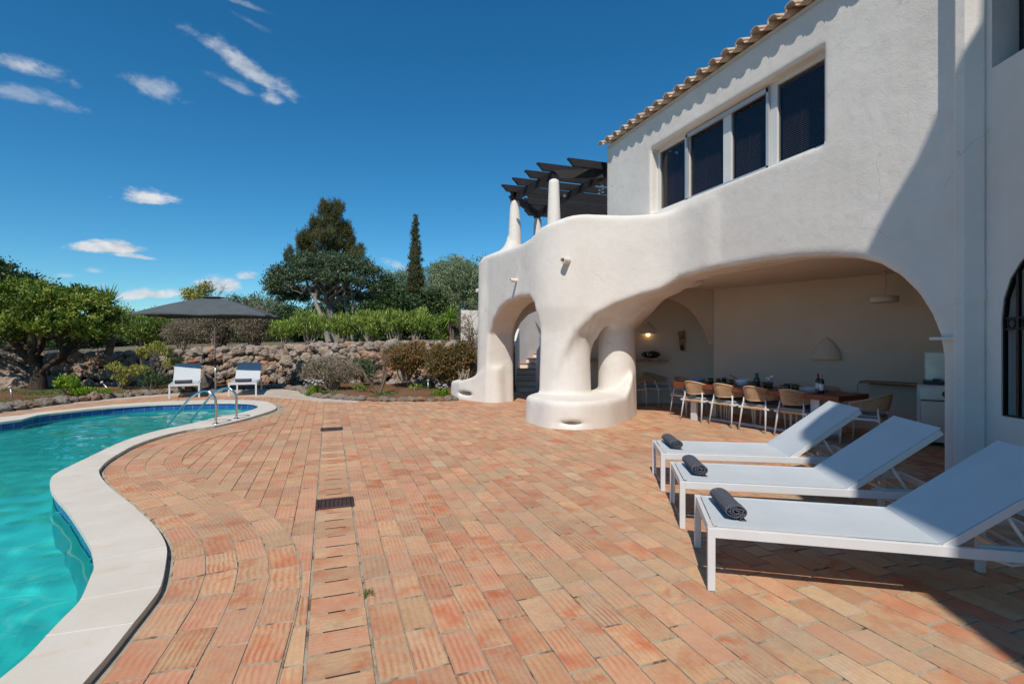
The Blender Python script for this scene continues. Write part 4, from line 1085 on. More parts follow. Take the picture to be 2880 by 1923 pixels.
for (px, py) in ((1409, 521), (1439, 502), (1474, 481), (1508, 460), (1594, 447)):
    r = ray(px, py); t_ = 4.18 / r.z; p = r * t_
    beam((p.x + .02, max(p.y, 10.5)), (8.6, max(p.y, 10.5) - .03), 5.665, .08, .17, 0, 'rafter')
for y_ in (13.3, 13.95, 14.6, 15.2): beam((5.1 + (y_ - 13.3) * .4, y_), (8.6, y_ - .05), 5.665, .08, .17, 0, 'rafter')
# pergola little lamp
p = D(1588, 550, 12.5); m = MB(); m.blob(p, .035, 2, .1); m.build('spot_lamp', M['white_lamp'], pg)
# wind chime
p = D(1691, 497, 12.3); wc = thing('wind_chime', 'pale shell wind chime hanging from a black pergola rafter', 'wind chime', p)
m = MB(); m.tube([p, p - Vector((0, 0, .9 * .42))], .003, 5); m.build('cord', M['joint'], wc)
for k, (dx_, dz) in enumerate(((0, 0), (0, -.10), (-.04, -.22), (.02, -.20), (.03, -.28), (-.03, -.30), (-.04, -.38), (.03, -.36))):
    m = MB(); q_ = p + Vector((dx_, -dx_, dz)); m.lathe([(.002, .0), (.026, -.010), (.035, -.026), (.0, -.016)], q_, 10); m.build('shell', M['petal'], wc)
# ================================================================= SUN LOUNGERS
def make_lounger(ang=37, back=.80):
    t = thing('sun_lounger', 'white sun lounger', 'sun lounger', (0, 0, 0), 0, 'white aluminium sun loungers')
    L, Wd, hh = 1.98, .73, .39; hx = 1.27
    f = MB()
    for sy in (-1, 1): f.box((L / 2 + .02, sy * (Wd / 2 - .0225), hh - .031), (L - .045, .028, .062))
    f.box((.0225, 0, hh - .031), (.03, Wd - .09, .060)); f.box((L - .0, 0, hh - .031), (.03, Wd - .06, .05))
    f.box((hx - .02, 0, hh - .045), (.03, Wd - .07, .03)); f.box((1.62, 0, hh - .045), (.03, Wd - .07, .03))
    f.build('frame', M['white_metal'], t, False, bevel=.004)
    for (x, sy) in ((.0225, -1), (.0225, 1), (L - .16, -1), (L - .16, 1)):
        l = MB(); l.box((x, sy * (Wd / 2 - .0225), (hh + .001) / 2), (.0452, .0455, hh - .001)); l.build('leg', M['white_metal'], t, False, bevel=.004)
    s = MB(); nx = 14; ny = 8; vs = []
    for i in range(nx + 1):
        for j in range(ny + 1):
            x = .04 + (hx - .025) * i / nx; y = -(Wd / 2 - .045) + (Wd - .09) * j / ny
            sag = -.010 * math.sin(math.pi * i / nx) * math.sin(math.pi * j / ny); vs.append((x, y, hh + .004 + sag))
    s.add(vs, [(i * (ny + 1) + j, (i + 1) * (ny + 1) + j, (i + 1) * (ny + 1) + j + 1, i * (ny + 1) + j + 1) for i in range(nx) for j in range(ny)], True)
    for sy in (-1, 1): s.box((hx / 2 + .02, sy * (Wd / 2 - .05), hh + .004), (hx - .08, .012, .010))
    s.build('seat_sling', M['sling'], t, False)
    a = R(ang); ux = Vector((math.cos(a), 0, math.sin(a))); un = Vector((-math.sin(a), 0, math.cos(a))); o0 = Vector((hx + .004, 0, hh - .004))
    bf = MB(); w2 = Wd / 2 - .035
    for sy in (-1, 1): bf.bar(o0 + Vector((0, sy * w2, -.012)), o0 + ux * back + Vector((0, sy * w2, -.012)), .024, .045)
    bf.bar(o0 + ux * (back - .01) + Vector((0, -w2, -.010)), o0 + ux * (back - .01) + Vector((0, w2, -.010)), .03, .024, up=un)
    bo = bf.build('back_frame', M['white_metal'], t, False, bevel=.003)
    s = MB(); vs = []
    for i in range(nx + 1):
        for j in range(ny + 1):
            y = -(w2 + .006) + 2 * (w2 + .006) * j / ny; sag = -.012 * math.sin(math.pi * i / nx) * math.sin(math.pi * j / ny)
            p = o0 + ux * ((back + .03) * (i / nx) - .018) + un * (.016 + sag); vs.append((p.x, y, p.z))
    s.add(vs, [(i * (ny + 1) + j, (i + 1) * (ny + 1) + j, (i + 1) * (ny + 1) + j + 1, i * (ny + 1) + j + 1) for i in range(nx) for j in range(ny)], True)
    s.build('back_sling', M['sling'], t, False)
    br = MB()
    for sy in (-1, 1):
        p0 = o0 + ux * (back * .48) + Vector((0, sy * (w2 - .04), -.03)); p1 = Vector((1.72, sy * (w2 - .04), hh - .03))
        br.tube([p0, p1], .011, 8); br.bar((1.45, sy * (w2 - .03), hh - .01), (1.80, sy * (w2 - .03), hh - .01), .02, .035)
        br.tube([(1.35, sy * (w2 - .04), hh - .02), (1.62, sy * (w2 - .04), hh - .10), (1.82, sy * (w2 - .04), hh - .05)], .011, 8)
    br.tube([(1.72, -w2 + .04, hh - .03), (1.72, w2 - .04, hh - .03)], .011, 8)
    br.build('recliner_stay', M['white_metal'], t, False)
    return t
L0 = make_lounger()
fronts = [((3.405, 4.79), -28.0, 'white sun lounger farthest from the camera of the three at right, beside the dining chairs'),
          ((2.915, 3.83), -30.5, 'white sun lounger standing in the middle of the three at right'),
          ((2.41, 2.885), -33.0, 'white sun lounger nearest the camera, its shadow falling across the foreground bricks')]
loungers = []
L0.location = (fronts[0][0][0], fronts[0][0][1], .008); L0.rotation_euler = (0, 0, R(fronts[0][1])); L0['label'] = fronts[0][2]; loungers.append(L0)
for (p, a, lb) in fronts[1:]: loungers.append(dup(L0, (p[0], p[1], .008), R(a), lb))
# two by the garden wall : face the pool / the camera
def from_feet(a, b):
    m_ = (a + b) / 2; d = b - a; return m_, math.atan2(d.y, d.x)
fa, fb = G(477, 1123), G(560, 1115); mm_, an_ = from_feet(fa, fb)
mm_ = Vector((-3.73, 16.24, 0)); an_ = R(10)
lA = dup(L0, (mm_.x, mm_.y, .008), an_ + math.pi / 2, 'white sun lounger left of the umbrella pole, before the clay pot')
fa2, fb2 = G(648, 1116), G(717, 1113); mm2, an2 = from_feet(fa2, fb2)
mm2 = Vector((-2.31, 16.27, 0)); an2 = R(2)
lB = dup(L0, (mm2.x, mm2.y, .008), an2 + math.pi / 2, 'white sun lounger right of the umbrella pole, wholly in the umbrella shade')
# ---- rolled towels
def make_towel(r=.063, L=.41):
    t = thing('rolled_towel', 'rolled towel', 'towel', (0, 0, 0), 0, 'dark grey towels rolled on the loungers'); m = MB(); pts = []
    N = 78; turns = 2.9; th = .0085
    for i in range(N + 1):
        a = turns * 2 * math.pi * i / N; rr = r - (r - .012) * (i / N) * .93; x = rr * math.cos(a - 1.25) * 1.18; z = rr * math.sin(a - 1.25) * .78
        if i / N > .4: x += .006 * math.sin(5 * a); z += .005 * math.cos(4 * a)
        pts.append((x, z))
    pts = [(pts[0][0] + .045, pts[0][1] - .006)] + pts; n = len(pts); zoff = r * .78 + .002; ny = 10; vs = []
    for j in range(ny + 1):
        y = -L / 2 + L * j / ny
        for lay in (0, 1):
            for i, (x, z) in enumerate(pts):
                p = Vector((x, 0, z)); q = Vector((pts[min(i + 1, n - 1)][0] - pts[max(i - 1, 0)][0], 0, pts[min(i + 1, n - 1)][1] - pts[max(i - 1, 0)][1])).normalized(); nn = Vector((-q.z, 0, q.x))
                p = p + nn * (th * lay); wv = .0025 * noise.noise(Vector((x * 20, y * 12, z * 20))); yy = y + (.006 * noise.noise(Vector((i * .2, 3, lay))) if j in (0, ny) else 0)
                vs.append((p.x + wv, yy, p.z + zoff + wv))
    row = 2 * n; fs = []
    for j in range(ny):
        for i in range(n - 1):
            a = j * row + i; fs.append((a, a + 1, a + 1 + row, a + row)); b = a + n; fs.append((b + 1, b, b + row, b + 1 + row))
        for e in (0, n - 1): a = j * row + e; fs.append((a, a + row, a + n + row, a + n))
    for j in (0, ny):
        for i in range(n - 1): a = j * row + i; fs.append((a, a + n, a + n + 1, a + 1))
    m.add(vs, fs, True); m.build('roll', M['towel'], t, False); return t
T0 = make_towel()
def place_towel(src, lo, x, y, rz, lab, first=False):
    M_ = Matrix.Rotation(lo.rotation_euler.z, 3, 'Z'); p = Vector(lo.location) + M_ @ Vector((x, y, .39 + .006))
    if first: src.location = p; src.rotation_euler = (0, 0, lo.rotation_euler.z + rz); src['label'] = lab; return src
    return dup(src, p, lo.rotation_euler.z + rz, lab)
place_towel(T0, loungers[2], .17, .01, R(6), 'dark grey waffle towel rolled on the foot of the nearest white lounger', True)
place_towel(T0, loungers[1], .17, .03, R(4), 'dark grey rolled towel on the foot of the middle lounger at right')
place_towel(T0, loungers[0], .17, .05, R(5), 'dark grey rolled towel on the foot of the farthest of the three right loungers')
place_towel(T0, lA, .22, .03, R(2), 'dark towel rolled on the lounger left of the umbrella pole')
place_towel(T0, lB, .22, .0, R(-2), 'dark towel rolled on the shaded lounger right of the umbrella pole')
# ================================================================= PARASOL
ub = G(607, 1103); um = thing('parasol', 'large anthracite parasol on a slightly leaning grey pole beside the pool', 'parasol', (ub.x, ub.y, .008))
top = D(601, 838, (ub.x * s_ + ub.y * c_)); lx = Vector((c_, -s_, 0)); ly = Vector((s_, c_, 0)); ucen = Vector((top.x, top.y, 0)); zt = top.z
m = MB(); hw, hd = 1.72, 1.25; ztip = 2.34
ax1 = (lx * .97 + ly * .24).normalized(); ax2 = Vector((-ax1.y, ax1.x, 0))
cor = [ucen + ax1 * (sx * hw) + ax2 * (sy * hd) for sx, sy in ((-1, -1), (0, -1), (1, -1), (1, 0), (1, 1), (0, 1), (-1, 1), (-1, 0))]
lean = Vector((-.15, 0, 0))
rings = []
for k in range(9):
    f_ = k / 8; ring = []
    for i in range(8):
        for q in range(3):
            a_ = cor[i] * (1 - q / 3) + cor[(i + 1) % 8] * (q / 3); p = ucen.lerp(a_, .04 + .96 * f_)
            z = zt - (zt - ztip) * (f_ ** 1.35) + (.03 * (1 - abs(q / 3 - .5) * 2) * f_ * 0)
            z += (.028 if q == 0 else 0) * f_ * (1 - f_) * 2 * 0
            if q: z += .045 * f_ * (1 if q else 0) * .6
            ring.append((p.x, p.y, z))
    rings.append(ring)
N = 24; vs = [p for r_ in rings for p in r_]
m.add(vs, [(k * N + i, k * N + (i + 1) % N, (k + 1) * N + (i + 1) % N, (k + 1) * N + i) for k in range(8) for i in range(N)], False)
e = rings[-1]; m.add([p for p in e] + [(p[0], p[1], p[2] - .035) for p in e], [(i, (i + 1) % N, (i + 1) % N + N, i + N) for i in range(N)])
cv = m.build('canopy', M['umbrella'], um); 
m = MB(); v2 = []
for k, (f_, dz) in enumerate(((0, .075), (.11, .055), (.20, .028))):
    for i in range(8): p = ucen.lerp(cor[i], max(.01, f_)); v2.append((p.x, p.y, zt + dz - .02))
m.add(v2, [(k * 8 + i, k * 8 + (i + 1) % 8, (k + 1) * 8 + (i + 1) % 8, (k + 1) * 8 + i) for k in range(2) for i in range(8)]); m.build('vent_cap', M['umbrella'], um)
mid = ub + (Vector((ucen.x, ucen.y, zt)) - ub) * .32
m = MB(); m.tube([ub + Vector((0, 0, .03)), mid], .027, 14); m.tube([mid, Vector((ucen.x, ucen.y, zt - .02))], .022, 14); m.build('pole', M['pole'], um)
m = MB(); m.tube([mid - Vector((0, 0, .09)), mid + Vector((0, 0, .10))], .037, 12); m.tube([mid + Vector((0, 0, .02)), mid + Vector((.09, -.06, .03))], .01, 8); m.build('crank', M['dark_plastic'], um)
for i in range(8):
    r_ = MB(); a_ = Vector((ucen.x, ucen.y, zt - .06)); e_ = cor[i]; r_.bar(a_, (e_.x, e_.y, ztip - .012), .014, .018); 
    h_ = ucen.lerp(e_, .45); hb = ucen + (ub - ucen) * .0; r_.bar((ucen.x, ucen.y, zt - .42), (h_.x, h_.y, zt - (zt - ztip) * .44 - .05), .01, .012); r_.build('rib', M['pole'], um)
m = MB(); m.box((ub.x, ub.y, .045), (.62, .62, .07), Matrix.Rotation(R(-12), 3, 'Z')); m.tube([(ub.x, ub.y, .07), (ub.x, ub.y, .35)], .034, 14); m.build('base', M['granite'], um, bevel=.01)
# clay pot on the wall foot behind the left lounger
pp = D(545, 1022, 18.2); pot = thing('flower_pot', 'terracotta pot behind the left garden lounger', 'plant pot', (pp.x, pp.y, .35))
m = MB(); m.lathe([(.0, .0), (.12, .0), (.165, .20), (.185, .20), (.19, .27), (.165, .27), (.155, .23), (0, .23)], (0, 0, pp.z - .35 - .16), 24); m.build('pot_body', M['terracotta'], pot, False)
m = MB(); m.blob((0, 0, pp.z - .35 - .28), .17, 2, .2); 
m2 = MB(); m2.blob((pp.x, pp.y, .12), .42, 3, .3, sc=(1.2, 1, .9), seed=4); ro = m2.build('boulder', M['rock'], None, tone=True); tag(ro, 'pale boulder carrying the clay pot behind the left garden lounger', 'boulder')

# ================================================================= DINING
TA, TB = Vector((6.61, 8.73, 0)), Vector((7.16, 5.55, 0)); td = (TB - TA).normalized(); tn_ = Vector((-td.y, td.x, 0))
if tn_.x < 0: tn_ = -tn_
TW = .86; TL = (TB - TA).length; tz = .735
tcen = TA + td * TL / 2 + tn_ * TW / 2; trz = math.atan2(td.y, td.x)     # local x along the table, local y = -tn_ or tn_
tb = thing('dining_table', 'long dark red hardwood dining table with white frame legs under the arch', 'table', (tcen.x, tcen.y, 0), trz)
m = MB(); nb = 5
for k in range(nb): m.box((0, -TW / 2 + TW * (k + .5) / nb, tz - .04), (TL, TW / nb - .002, .08))
m.build('tabletop', M['wood'], tb, False, bevel=.004)
for sx in (-1, 1):
    f = MB(); x = sx * (TL / 2 - .42)
    for sy in (-1, 1): f.box((x, sy * (TW / 2 - .14), (tz - .08) / 2), (.14, .05, tz - .08))
    f.box((x, 0, .025), (.10, TW - .24, .05)); f.box((x, 0, tz - .10), (.10, TW - .24, .04)); f.build('leg_frame', M['white_metal'], tb, False, bevel=.004)
m = MB(); m.box((0, 0, .03), (TL - .9, .06, .04)); m.build('stretcher', M['white_metal'], tb, False)
def TP_(u, v, z=0): p = TA + td * u + tn_ * v; return Vector((p.x, p.y, z))
def make_chair():
    t = thing('dining_chair', 'rope chair', 'chair', (0, 0, 0), 0, 'white and tan rope dining chairs')
    # front is +Y
    def band(s):                          # s 0..1 around the back from left front to right front
        a = math.pi * (1 - s); x = .285 * math.cos(a); y = .13 - .42 * math.sin(a) ** .9 if math.sin(a) > 0 else .12
        k = math.sin(math.pi * s); ztp = .635 + .145 * k ** 1.1; zlo = .585 - .05 * k; return x, y, ztp, zlo
    N = 30; top = []; lo = []
    for i in range(N + 1):
        x, y, zt_, zl_ = band(i / N); yt = y - .03 * math.sin(math.pi * i / N); top.append((x * 1.06, yt, zt_)); lo.append((x * .97, y + .02 * math.sin(math.pi * i / N), zl_))
    b = MB(); b.tube(top, .0135, 8); b.tube(lo, .011, 8)
    NC = 54
    for i in range(NC + 1):
        s = .02 + .96 * i / NC; x, y, zt_, zl_ = band(s); k = math.sin(math.pi * s); s2 = min(1, max(0, s + .018)); x2, y2, _, zl2 = band(s2)
        b.tube([(x * 1.06, y - .03 * k, zt_), ((x + x2) / 2 * 1.0, (y + y2) / 2 - .012 * k, (zt_ + zl2) / 2), (x2 * .97, y2 + .02 * k, zl2)], .0064, 5, caps=False)
    b.build('backrest', M['rope'], t, False)
    for sx in (-1, 1):
        l = MB(); l.tube([(sx * .285, .26, 0), (sx * .275, .235, .40), (sx * .272, .13, .62)], [.011, .018, .014], 8); l.build('leg', M['white_metal'], t, False)
        l = MB(); l.tube([(sx * .245, -.285, 0), (sx * .215, -.225, .42), (sx * .205, -.205, .50), (sx * .195, -.205, .575)], [.011, .019, .014, .012], 8); l.build('leg', M['white_metal'], t, False)
    f = MB(); f.box((0, .0, .405), (.40, .44, .05)); f.build('seat', M['rope'], t, False, bevel=.012)
    f = MB()
    for sx in (-1, 1): 
        for (yy) in (.225, -.225): f.box((sx * .235, yy, .405), (.085, .045, .035))
        f.bar((sx * .272, .22, .405), (sx * .215, -.22, .405), .022, .035)
    f.box((0, .232, .398), (.5, .02, .02))
    f.build('seat_frame', M['white_metal'], t, False, bevel=.004)
    c = MB(); c.box((0, .005, .452), (.44, .44, .04)); c.build('cushion', M['cushion'], t, False, bevel=.016)
    return t
C0 = make_chair(); ang_in = math.atan2(tn_.y, tn_.x) - math.pi / 2
def chair(x, y, rz, lab, first=False):
    if first: C0.location = (x, y, .008); C0.rotation_euler = (0, 0, rz); C0['label'] = lab; return
    dup(C0, (x, y, .008), rz, lab)
near = [(.52, 'tan rope dining chair, first from the left along the near table side'), (1.19, 'tan rope dining chair, second from the left along the near side of the table'),
        (1.83, 'tan rope dining chair, third from the left along the near side of the table'), (2.49, 'fourth rope chair from the left on the near table side, half behind a lounger back')]
for i, (u, lb) in enumerate(near):
    p = TP_(u, .20 + .02 * (i % 2)); chair(p.x, p.y, ang_in + R((2, -1, 3, 0)[i]), lb, i == 0)
for i, u in enumerate((.55, 1.22, 1.88, 2.55)):
    p = TP_(u, TW - .10); chair(p.x, p.y, ang_in + math.pi, ('rope chair hidden behind the table, at its far left on the wall side', 'rope chair behind the table opposite the second near chair', 'rope chair behind the table opposite the third near chair', 'rope chair behind the table at its right on the wall side')[i])
p = TP_(TL + .16, TW * .52); chair(p.x, p.y, math.atan2(-td.y, -td.x) - math.pi / 2 + R(10), 'dark looking rope chair at the right head of the table, beside the outdoor hob')
p = TP_(-.20, TW * .78); chair(p.x, p.y, math.atan2(td.y, td.x) - math.pi / 2 + R(-6), 'rope chair at the left head of the dining table')
chair(7.62, 10.72, math.pi + R(22), 'spare rope chair facing out by the end wall, under the stone shelf')
chair(6.95, 10.75, math.pi + R(-20), 'spare rope chair by the end wall, partly hidden by the inner pillar')
# tableware -------------------------------------------------------
def onT(px, py, z=None):
    return G(px, py, tz)
def small(name, label, cat, p, group, parts, rz=0):
    t = thing(name, label, cat, (p.x, p.y, tz + .001), rz, group)
    for nm, mb, mt in parts: mb.build(nm, mt, t, False)
    return t
def lathe(prof, n=20, c=(0, 0, 0)): mb = MB(); mb.lathe(prof, c, n); return mb
def bowl(r, h, n=24): return lathe([(0, .004), (r * .55, 0), (r * .62, .006), (r * .92, h * .6), (r, h), (r * .95, h), (r * .86, h * .62), (r * .5, .012), (0, .012)], n)
def glass(p, lab, k):
    small('drinking_glass', lab, 'glass', p, 'green tinted glasses on the table', [('cup', lathe([(0, .0), (.030, 0), (.040, .105), (.037, .105), (.028, .008), (0, .008)], 16), M['green_glass'])])
GL = [(.62, .36, 'green glass at the left end of the table by the blue bowl'), (.70, .30, 'green glass beside the left flower vase'), (.78, .40, 'green glass between the blue bowl and the left flower vase'), (1.18, .26, 'green glass just left of the salad bowl'),
      (1.62, .30, 'green glass between the carafe and the right flower vase'), (1.70, .22, 'green glass in front of the carafe, near the third chair'), (1.80, .36, 'green glass close behind the right flower vase'), (2.20, .34, 'glass left of the glass pair by the enamel dish'),
      (2.26, .28, 'clear green glass standing over the fourth chair'), (2.32, .36, 'green glass standing behind the enamel dish'), (2.42, .26, 'green glass next to the enamel dish')]
for k, (u, v_, lb) in enumerate(GL): glass(TP_(u, v_), lb, k)
pls = [(.42, .18, 'white plate with purple napkin before the first near chair'), (1.12, .18, 'white plate with purple napkin before the second near chair'), (1.72, .17, 'white plate with purple napkin before the third near chair'), (2.30, .17, 'white plate with purple napkin before the fourth near chair'),
       (.60, .68, 'plate on the wall side of the table, leftmost'), (1.28, .68, 'plate on the wall side of the table, behind the salad bowl'), (1.95, .68, 'plate on the wall side behind the right flower vase'), (2.60, .68, 'plate on the wall side behind the wine bottles')]
for u, v_, lb in pls:
    p = TP_(u, v_); nb_ = MB(); nb_.box((.01, 0, .024), (.15, .09, .012)); nb_.box((-.03, .02, .033), (.07, .06, .010), Matrix.Rotation(.5, 3, 'Z'))
    cb_ = MB(); cb_.box((.165, 0, .004), (.018, .18, .006)); cb2 = MB(); cb2.box((-.16, 0, .004), (.016, .18, .006))
    small('place_setting', lb, 'plate', p, 'place settings on the table', [('plate', lathe([(0, .003), (.08, .0), (.13, .017), (.128, .020), (.08, .006), (0, .006)], 26), M['china']), ('napkin', nb_, M['napkin']), ('knife', cb_, M['pole']), ('fork', cb2, M['pole'])], trz)
small('blue_bowl', 'pale blue bowl at the left end of the table', 'bowl', TP_(.30, .38), None, [('bowl_body', bowl(.15, .075), M['bluechina'])])
sv = MB(); sv.tube([(.02, 0, .06), (-.17, .05, .17), (-.24, .07, .20)], [.008, .008, .02], 8); sv2 = MB(); sv2.tube([(.03, .02, .06), (.15, .03, .09)], .007, 8)
small('salad_bowl', 'white bowl with wooden salad servers sticking out', 'bowl', TP_(1.35, .36), None, [('bowl_body', bowl(.135, .125), M['china']), ('servers', sv, M['cutlery'])])
t = small('enamel_dish', 'round white enamel dish with small blue marks, beside the wine bottles', 'dish', TP_(2.66, .22), None, [('dish_body', lathe([(0, .003), (.135, .003), (.15, .075), (.158, .08), (.148, .08), (.13, .012), (0, .012)], 28), M['china'])])
mk = MB()
for k in range(14): a_ = 2 * math.pi * k / 14; mk.box((.1445 * math.cos(a_), .1445 * math.sin(a_), .04), (.006, .014, .022), Matrix.Rotation(a_, 3, 'Z'))
mk.build('blue_marks', M['bluechina'], t, False)
small('carafe', 'green glass water carafe in the middle of the table', 'carafe', TP_(1.56, .46), None, [('carafe_body', lathe([(0, .0), (.052, 0), (.056, .02), (.056, .13), (.035, .18), (.026, .215), (.034, .25), (.031, .25), (.023, .215), (.031, .178), (.052, .128), (.052, .012), (0, .01)], 20), M['green_glass']), ('water', lathe([(0, .012), (.050, .013), (.050, .12), (0, .12)], 20), M['clear_glass'])])
def flowers(p, lab, big):
    t = thing('flower_vase', lab, 'vase', (p.x, p.y, tz + .001), 0, 'vases of flowers on the table')
    lathe([(0, 0), (.036, 0), (.042, .05), (.030, .09), (.028, .09), (.038, .05), (.033, .006), (0, .006)], 16).build('vase', M['green_glass'], t, False)
    st_ = MB(); he = MB()
    for k in range(9 if big else 6):
        a_ = rng.uniform(0, 6.28); r_ = rng.uniform(.01, .06); h_ = rng.uniform(.13, .22); e_ = Vector((r_ * math.cos(a_), r_ * math.sin(a_), h_)); st_.tube([(0, 0, .02), (e_.x * .4, e_.y * .4, h_ * .6), e_], .002, 4)
        he.blob(e_, .024 if big else .017, 1, .3, seed=k, sc=(1, 1, .7))
    for k in range(14):
        a_ = rng.uniform(0, 6.28); e_ = Vector((.04 * math.cos(a_), .04 * math.sin(a_), rng.uniform(.07, .12))); st_.add([e_ * .6, e_ + Vector((.012, 0, 0)), e_ * 1.25, e_ - Vector((.012, 0, 0))], [(0, 1, 2, 3)])
    st_.build('stems', M['leaf_dark'], t, False, tone=True); he.build('blossoms', M['petal'] if big else M['lilac'], t, False)
flowers(TP_(1.93, .30), 'small vase of pale lilac white flowers right of the carafe', True); flowers(TP_(.96, .34), 'small vase of dark little flowers left of the salad bowl', False)
def bottle(p, lab, mt, fo):
    t = thing('wine_bottle', lab, 'bottle', (p.x, p.y, tz + .001), 0, 'wine bottles on the table')
    lathe([(0, 0), (.036, 0), (.038, .01), (.038, .185), (.034, .205), (.016, .235), (.0145, .24), (.0145, .30), (0, .30)], 20).build('bottle_body', mt, t, False)
    lathe([(.0158, .235), (.0158, .302), (0, .304)], 16).build('foil', fo, t, False); lathe([(.0388, .05), (.0388, .15)], 20).build('paper_label', M['label'], t, False)
bottle(TP_(2.72, .36), 'dark wine bottle with red foil, behind the enamel dish', M['wine_glass'], M['foil']); bottle(TP_(2.83, .26), 'brown green wine bottle with gold foil, right of the red foil bottle', M['olive_glass'], M['foil_gold'])
# ================================================================= ALCOVE FITTINGS
def BWp(u, z, d=0): p = BW0 + bdv * u - bwn * d; return Vector((p.x, p.y, z))
# sconce on back wall: plaster half dome open below
def sconce(p, nrm, r, h, lab, lit):
    t = thing('wall_sconce', lab, 'wall lamp', p, 0, None); nrm = Vector(nrm).normalized(); sd = Vector((-nrm.y, nrm.x, 0)); m = MB(); n = 14; k_ = 9; vs = []
    for j in range(k_ + 1):
        f_ = j / k_; rr = r * math.sin(math.pi / 2 * (1 - f_) ** .8) if f_ < 1 else 0.001; zz = h * f_
        for i in range(n + 1):
            a_ = math.pi * i / n; q = sd * (rr * math.cos(a_)) + nrm * (rr * .62 * math.sin(a_)); vs.append(q + Vector((0, 0, zz)))
    m.add(vs, [(j * (n + 1) + i, j * (n + 1) + i + 1, (j + 1) * (n + 1) + i + 1, (j + 1) * (n + 1) + i) for j in range(k_) for i in range(n)], True); m.build('shade', M['stucco_in'], t, False)
    b = MB(); b.blob(nrm * (r * .3) + Vector((0, 0, -.02 if lit else .06)), .045 if lit else .03, 2, 0); b.build('bulb', M['bulb'] if lit else M['bulb_dim'], t, False)
ps = DX  # noqa
r = ray(2325, 1010); k_ = ((BW0.x * bwn.x + BW0.y * bwn.y) / (r.x * bwn.x + r.y * bwn.y)); pp_ = r * k_; sconce(Vector((pp_.x, pp_.y, H + pp_.z)) - bwn * .0, -bwn, .26, .42, 'plaster half dome lamp on the long back wall above the table', False)
e0 = Vector((6.0, 11.95, 0)); e1 = Vector((8.4, 10.62, 0)); ed = (e1 - e0).normalized(); en = Vector((ed.y, -ed.x, 0))      # towards the room
def onEnd(px, py): r = ray(px, py); k2 = (e0.dot(en)) / (r.x * en.x + r.y * en.y); q = r * k2; return Vector((q.x, q.y, H + q.z))
sconce(onEnd(1822, 938), en, .17, .30, 'small plaster lamp with a glowing bulb above the stone shelf', True)
p = onEnd(1830, 1013); m = MB(); t = thing('stone_shelf', 'narrow stone shelf on the end wall of the alcove', 'shelf', p + Vector((0, 0, 0)), math.atan2(ed.y, ed.x))
m.box((-.75, -.14, .0), (2.3, .30, .06)); 
for k in range(14): m.box((-1.75 + k * .152, -.293, .0), (.10, .012, .045))
m.build('slab', M['rock'], t, False, tone=True)
p = onEnd(1829, 996) + en * .16; t = thing('black_vase', 'black boat shaped vase lying on the stone shelf', 'vase', p, math.atan2(ed.y, ed.x)); m = MB()
m.tube([(-.24, 0, 0), (-.19, 0, 0), (-.10, 0, 0), (0, 0, 0), (.10, 0, 0), (.19, 0, 0), (.24, 0, 0)], [.01, .05, .085, .095, .085, .05, .01], 16); m.build('vase_body', M['wine_glass'], t, False)
m = MB(); m.tube([(-.10, 0, -.002), (-.085, 0, .002)], [.0875, .092], 16); m.build('pale_band', M['pole'], t, False)
# wood carving hanging on wall
p = onEnd(1918, 957) + en * .03; t = thing('wall_carving', 'narrow weathered wooden carving hanging on the end wall', 'wall hanging', p, math.atan2(ed.y, ed.x))
m = MB(); m.prism([(-.11, -.02), (.05, -.02), (.05, .03), (-.11, .03)], -.1, .1) if False else None
vs = [(-.10, 0, .22), (.03, 0, .24), (.03, 0, -.26), (-.05, 0, -.26)]; m.add([(x, y - .03, z) for x, y, z in vs] + [(x, y + .0, z) for x, y, z in vs], [(0, 3, 2, 1), (4, 5, 6, 7), (0, 1, 5, 4), (1, 2, 6, 5), (2, 3, 7, 6), (3, 0, 4, 7)])
m.build('plank', M['board'], t, False); m = MB(); m.tube([(.045, -.03, -.27), (.05, -.03, .22)], .022, 8); m.tube([(.045, -.03, .22), (.045, -.03, .30)], .008, 6); m.build('spar', M['cutlery'], t, False); m = MB(); m.blob((-.01, -.04, -.18), .035, 2, .3, sc=(1, .5, 1.8)); m.tube([(-.08, -.035, .06), (.06, -.055, .06)], .01, 6); m.build('fittings', M['iron'], t, False)
# pendant heater
p = D(2487, 842, 8.45); t = thing('ceiling_heater', 'flat round white fitting hanging on a rod from the alcove ceiling', 'ceiling lamp', (p.x, p.y, p.z))
m = MB(); m.lathe([(0, -.05), (.19, -.05), (.20, -.04), (.20, .045), (.18, .055), (0, .055)], (0, 0, 0), 28); m.build('drum', M['white_lamp'], t, False)
m = MB(); m.tube([(.0, 0, .05), (0, 0, .16), (.03, 0, .2), (.03, 0, 2.72 - p.z)], .012, 8); m.build('rod', M['white_lamp'], t, False)
# board and bracket
a_ = BWp(2.92, .86, .02); b_ = BWp(3.98, .86, .02); t = thing('wall_board', 'long wooden board shelf on the back wall left of the outdoor hob', 'shelf', ((a_ + b_) / 2), math.atan2(bdv.y, bdv.x))
m = MB(); m.box((0, -.16, .0), ((b_ - a_).length, .30, .035)); m.build('plank', M['board'], t, False)
m = MB(); m.box((0, -.10, -.035), (.9, .02, .02)); m.bar((.42, -.25, -.02), (.42, 0, -.22), .02, .02); m.build('bracket', M['iron'], t, False)
m = MB(); m.tube([(-.53, -.30, .0), (-.56, -.32, -.08), (-.54, -.33, -.16), (-.60, -.33, -.2)], .005, 5); m.build('strap', M['iron'], t, False)
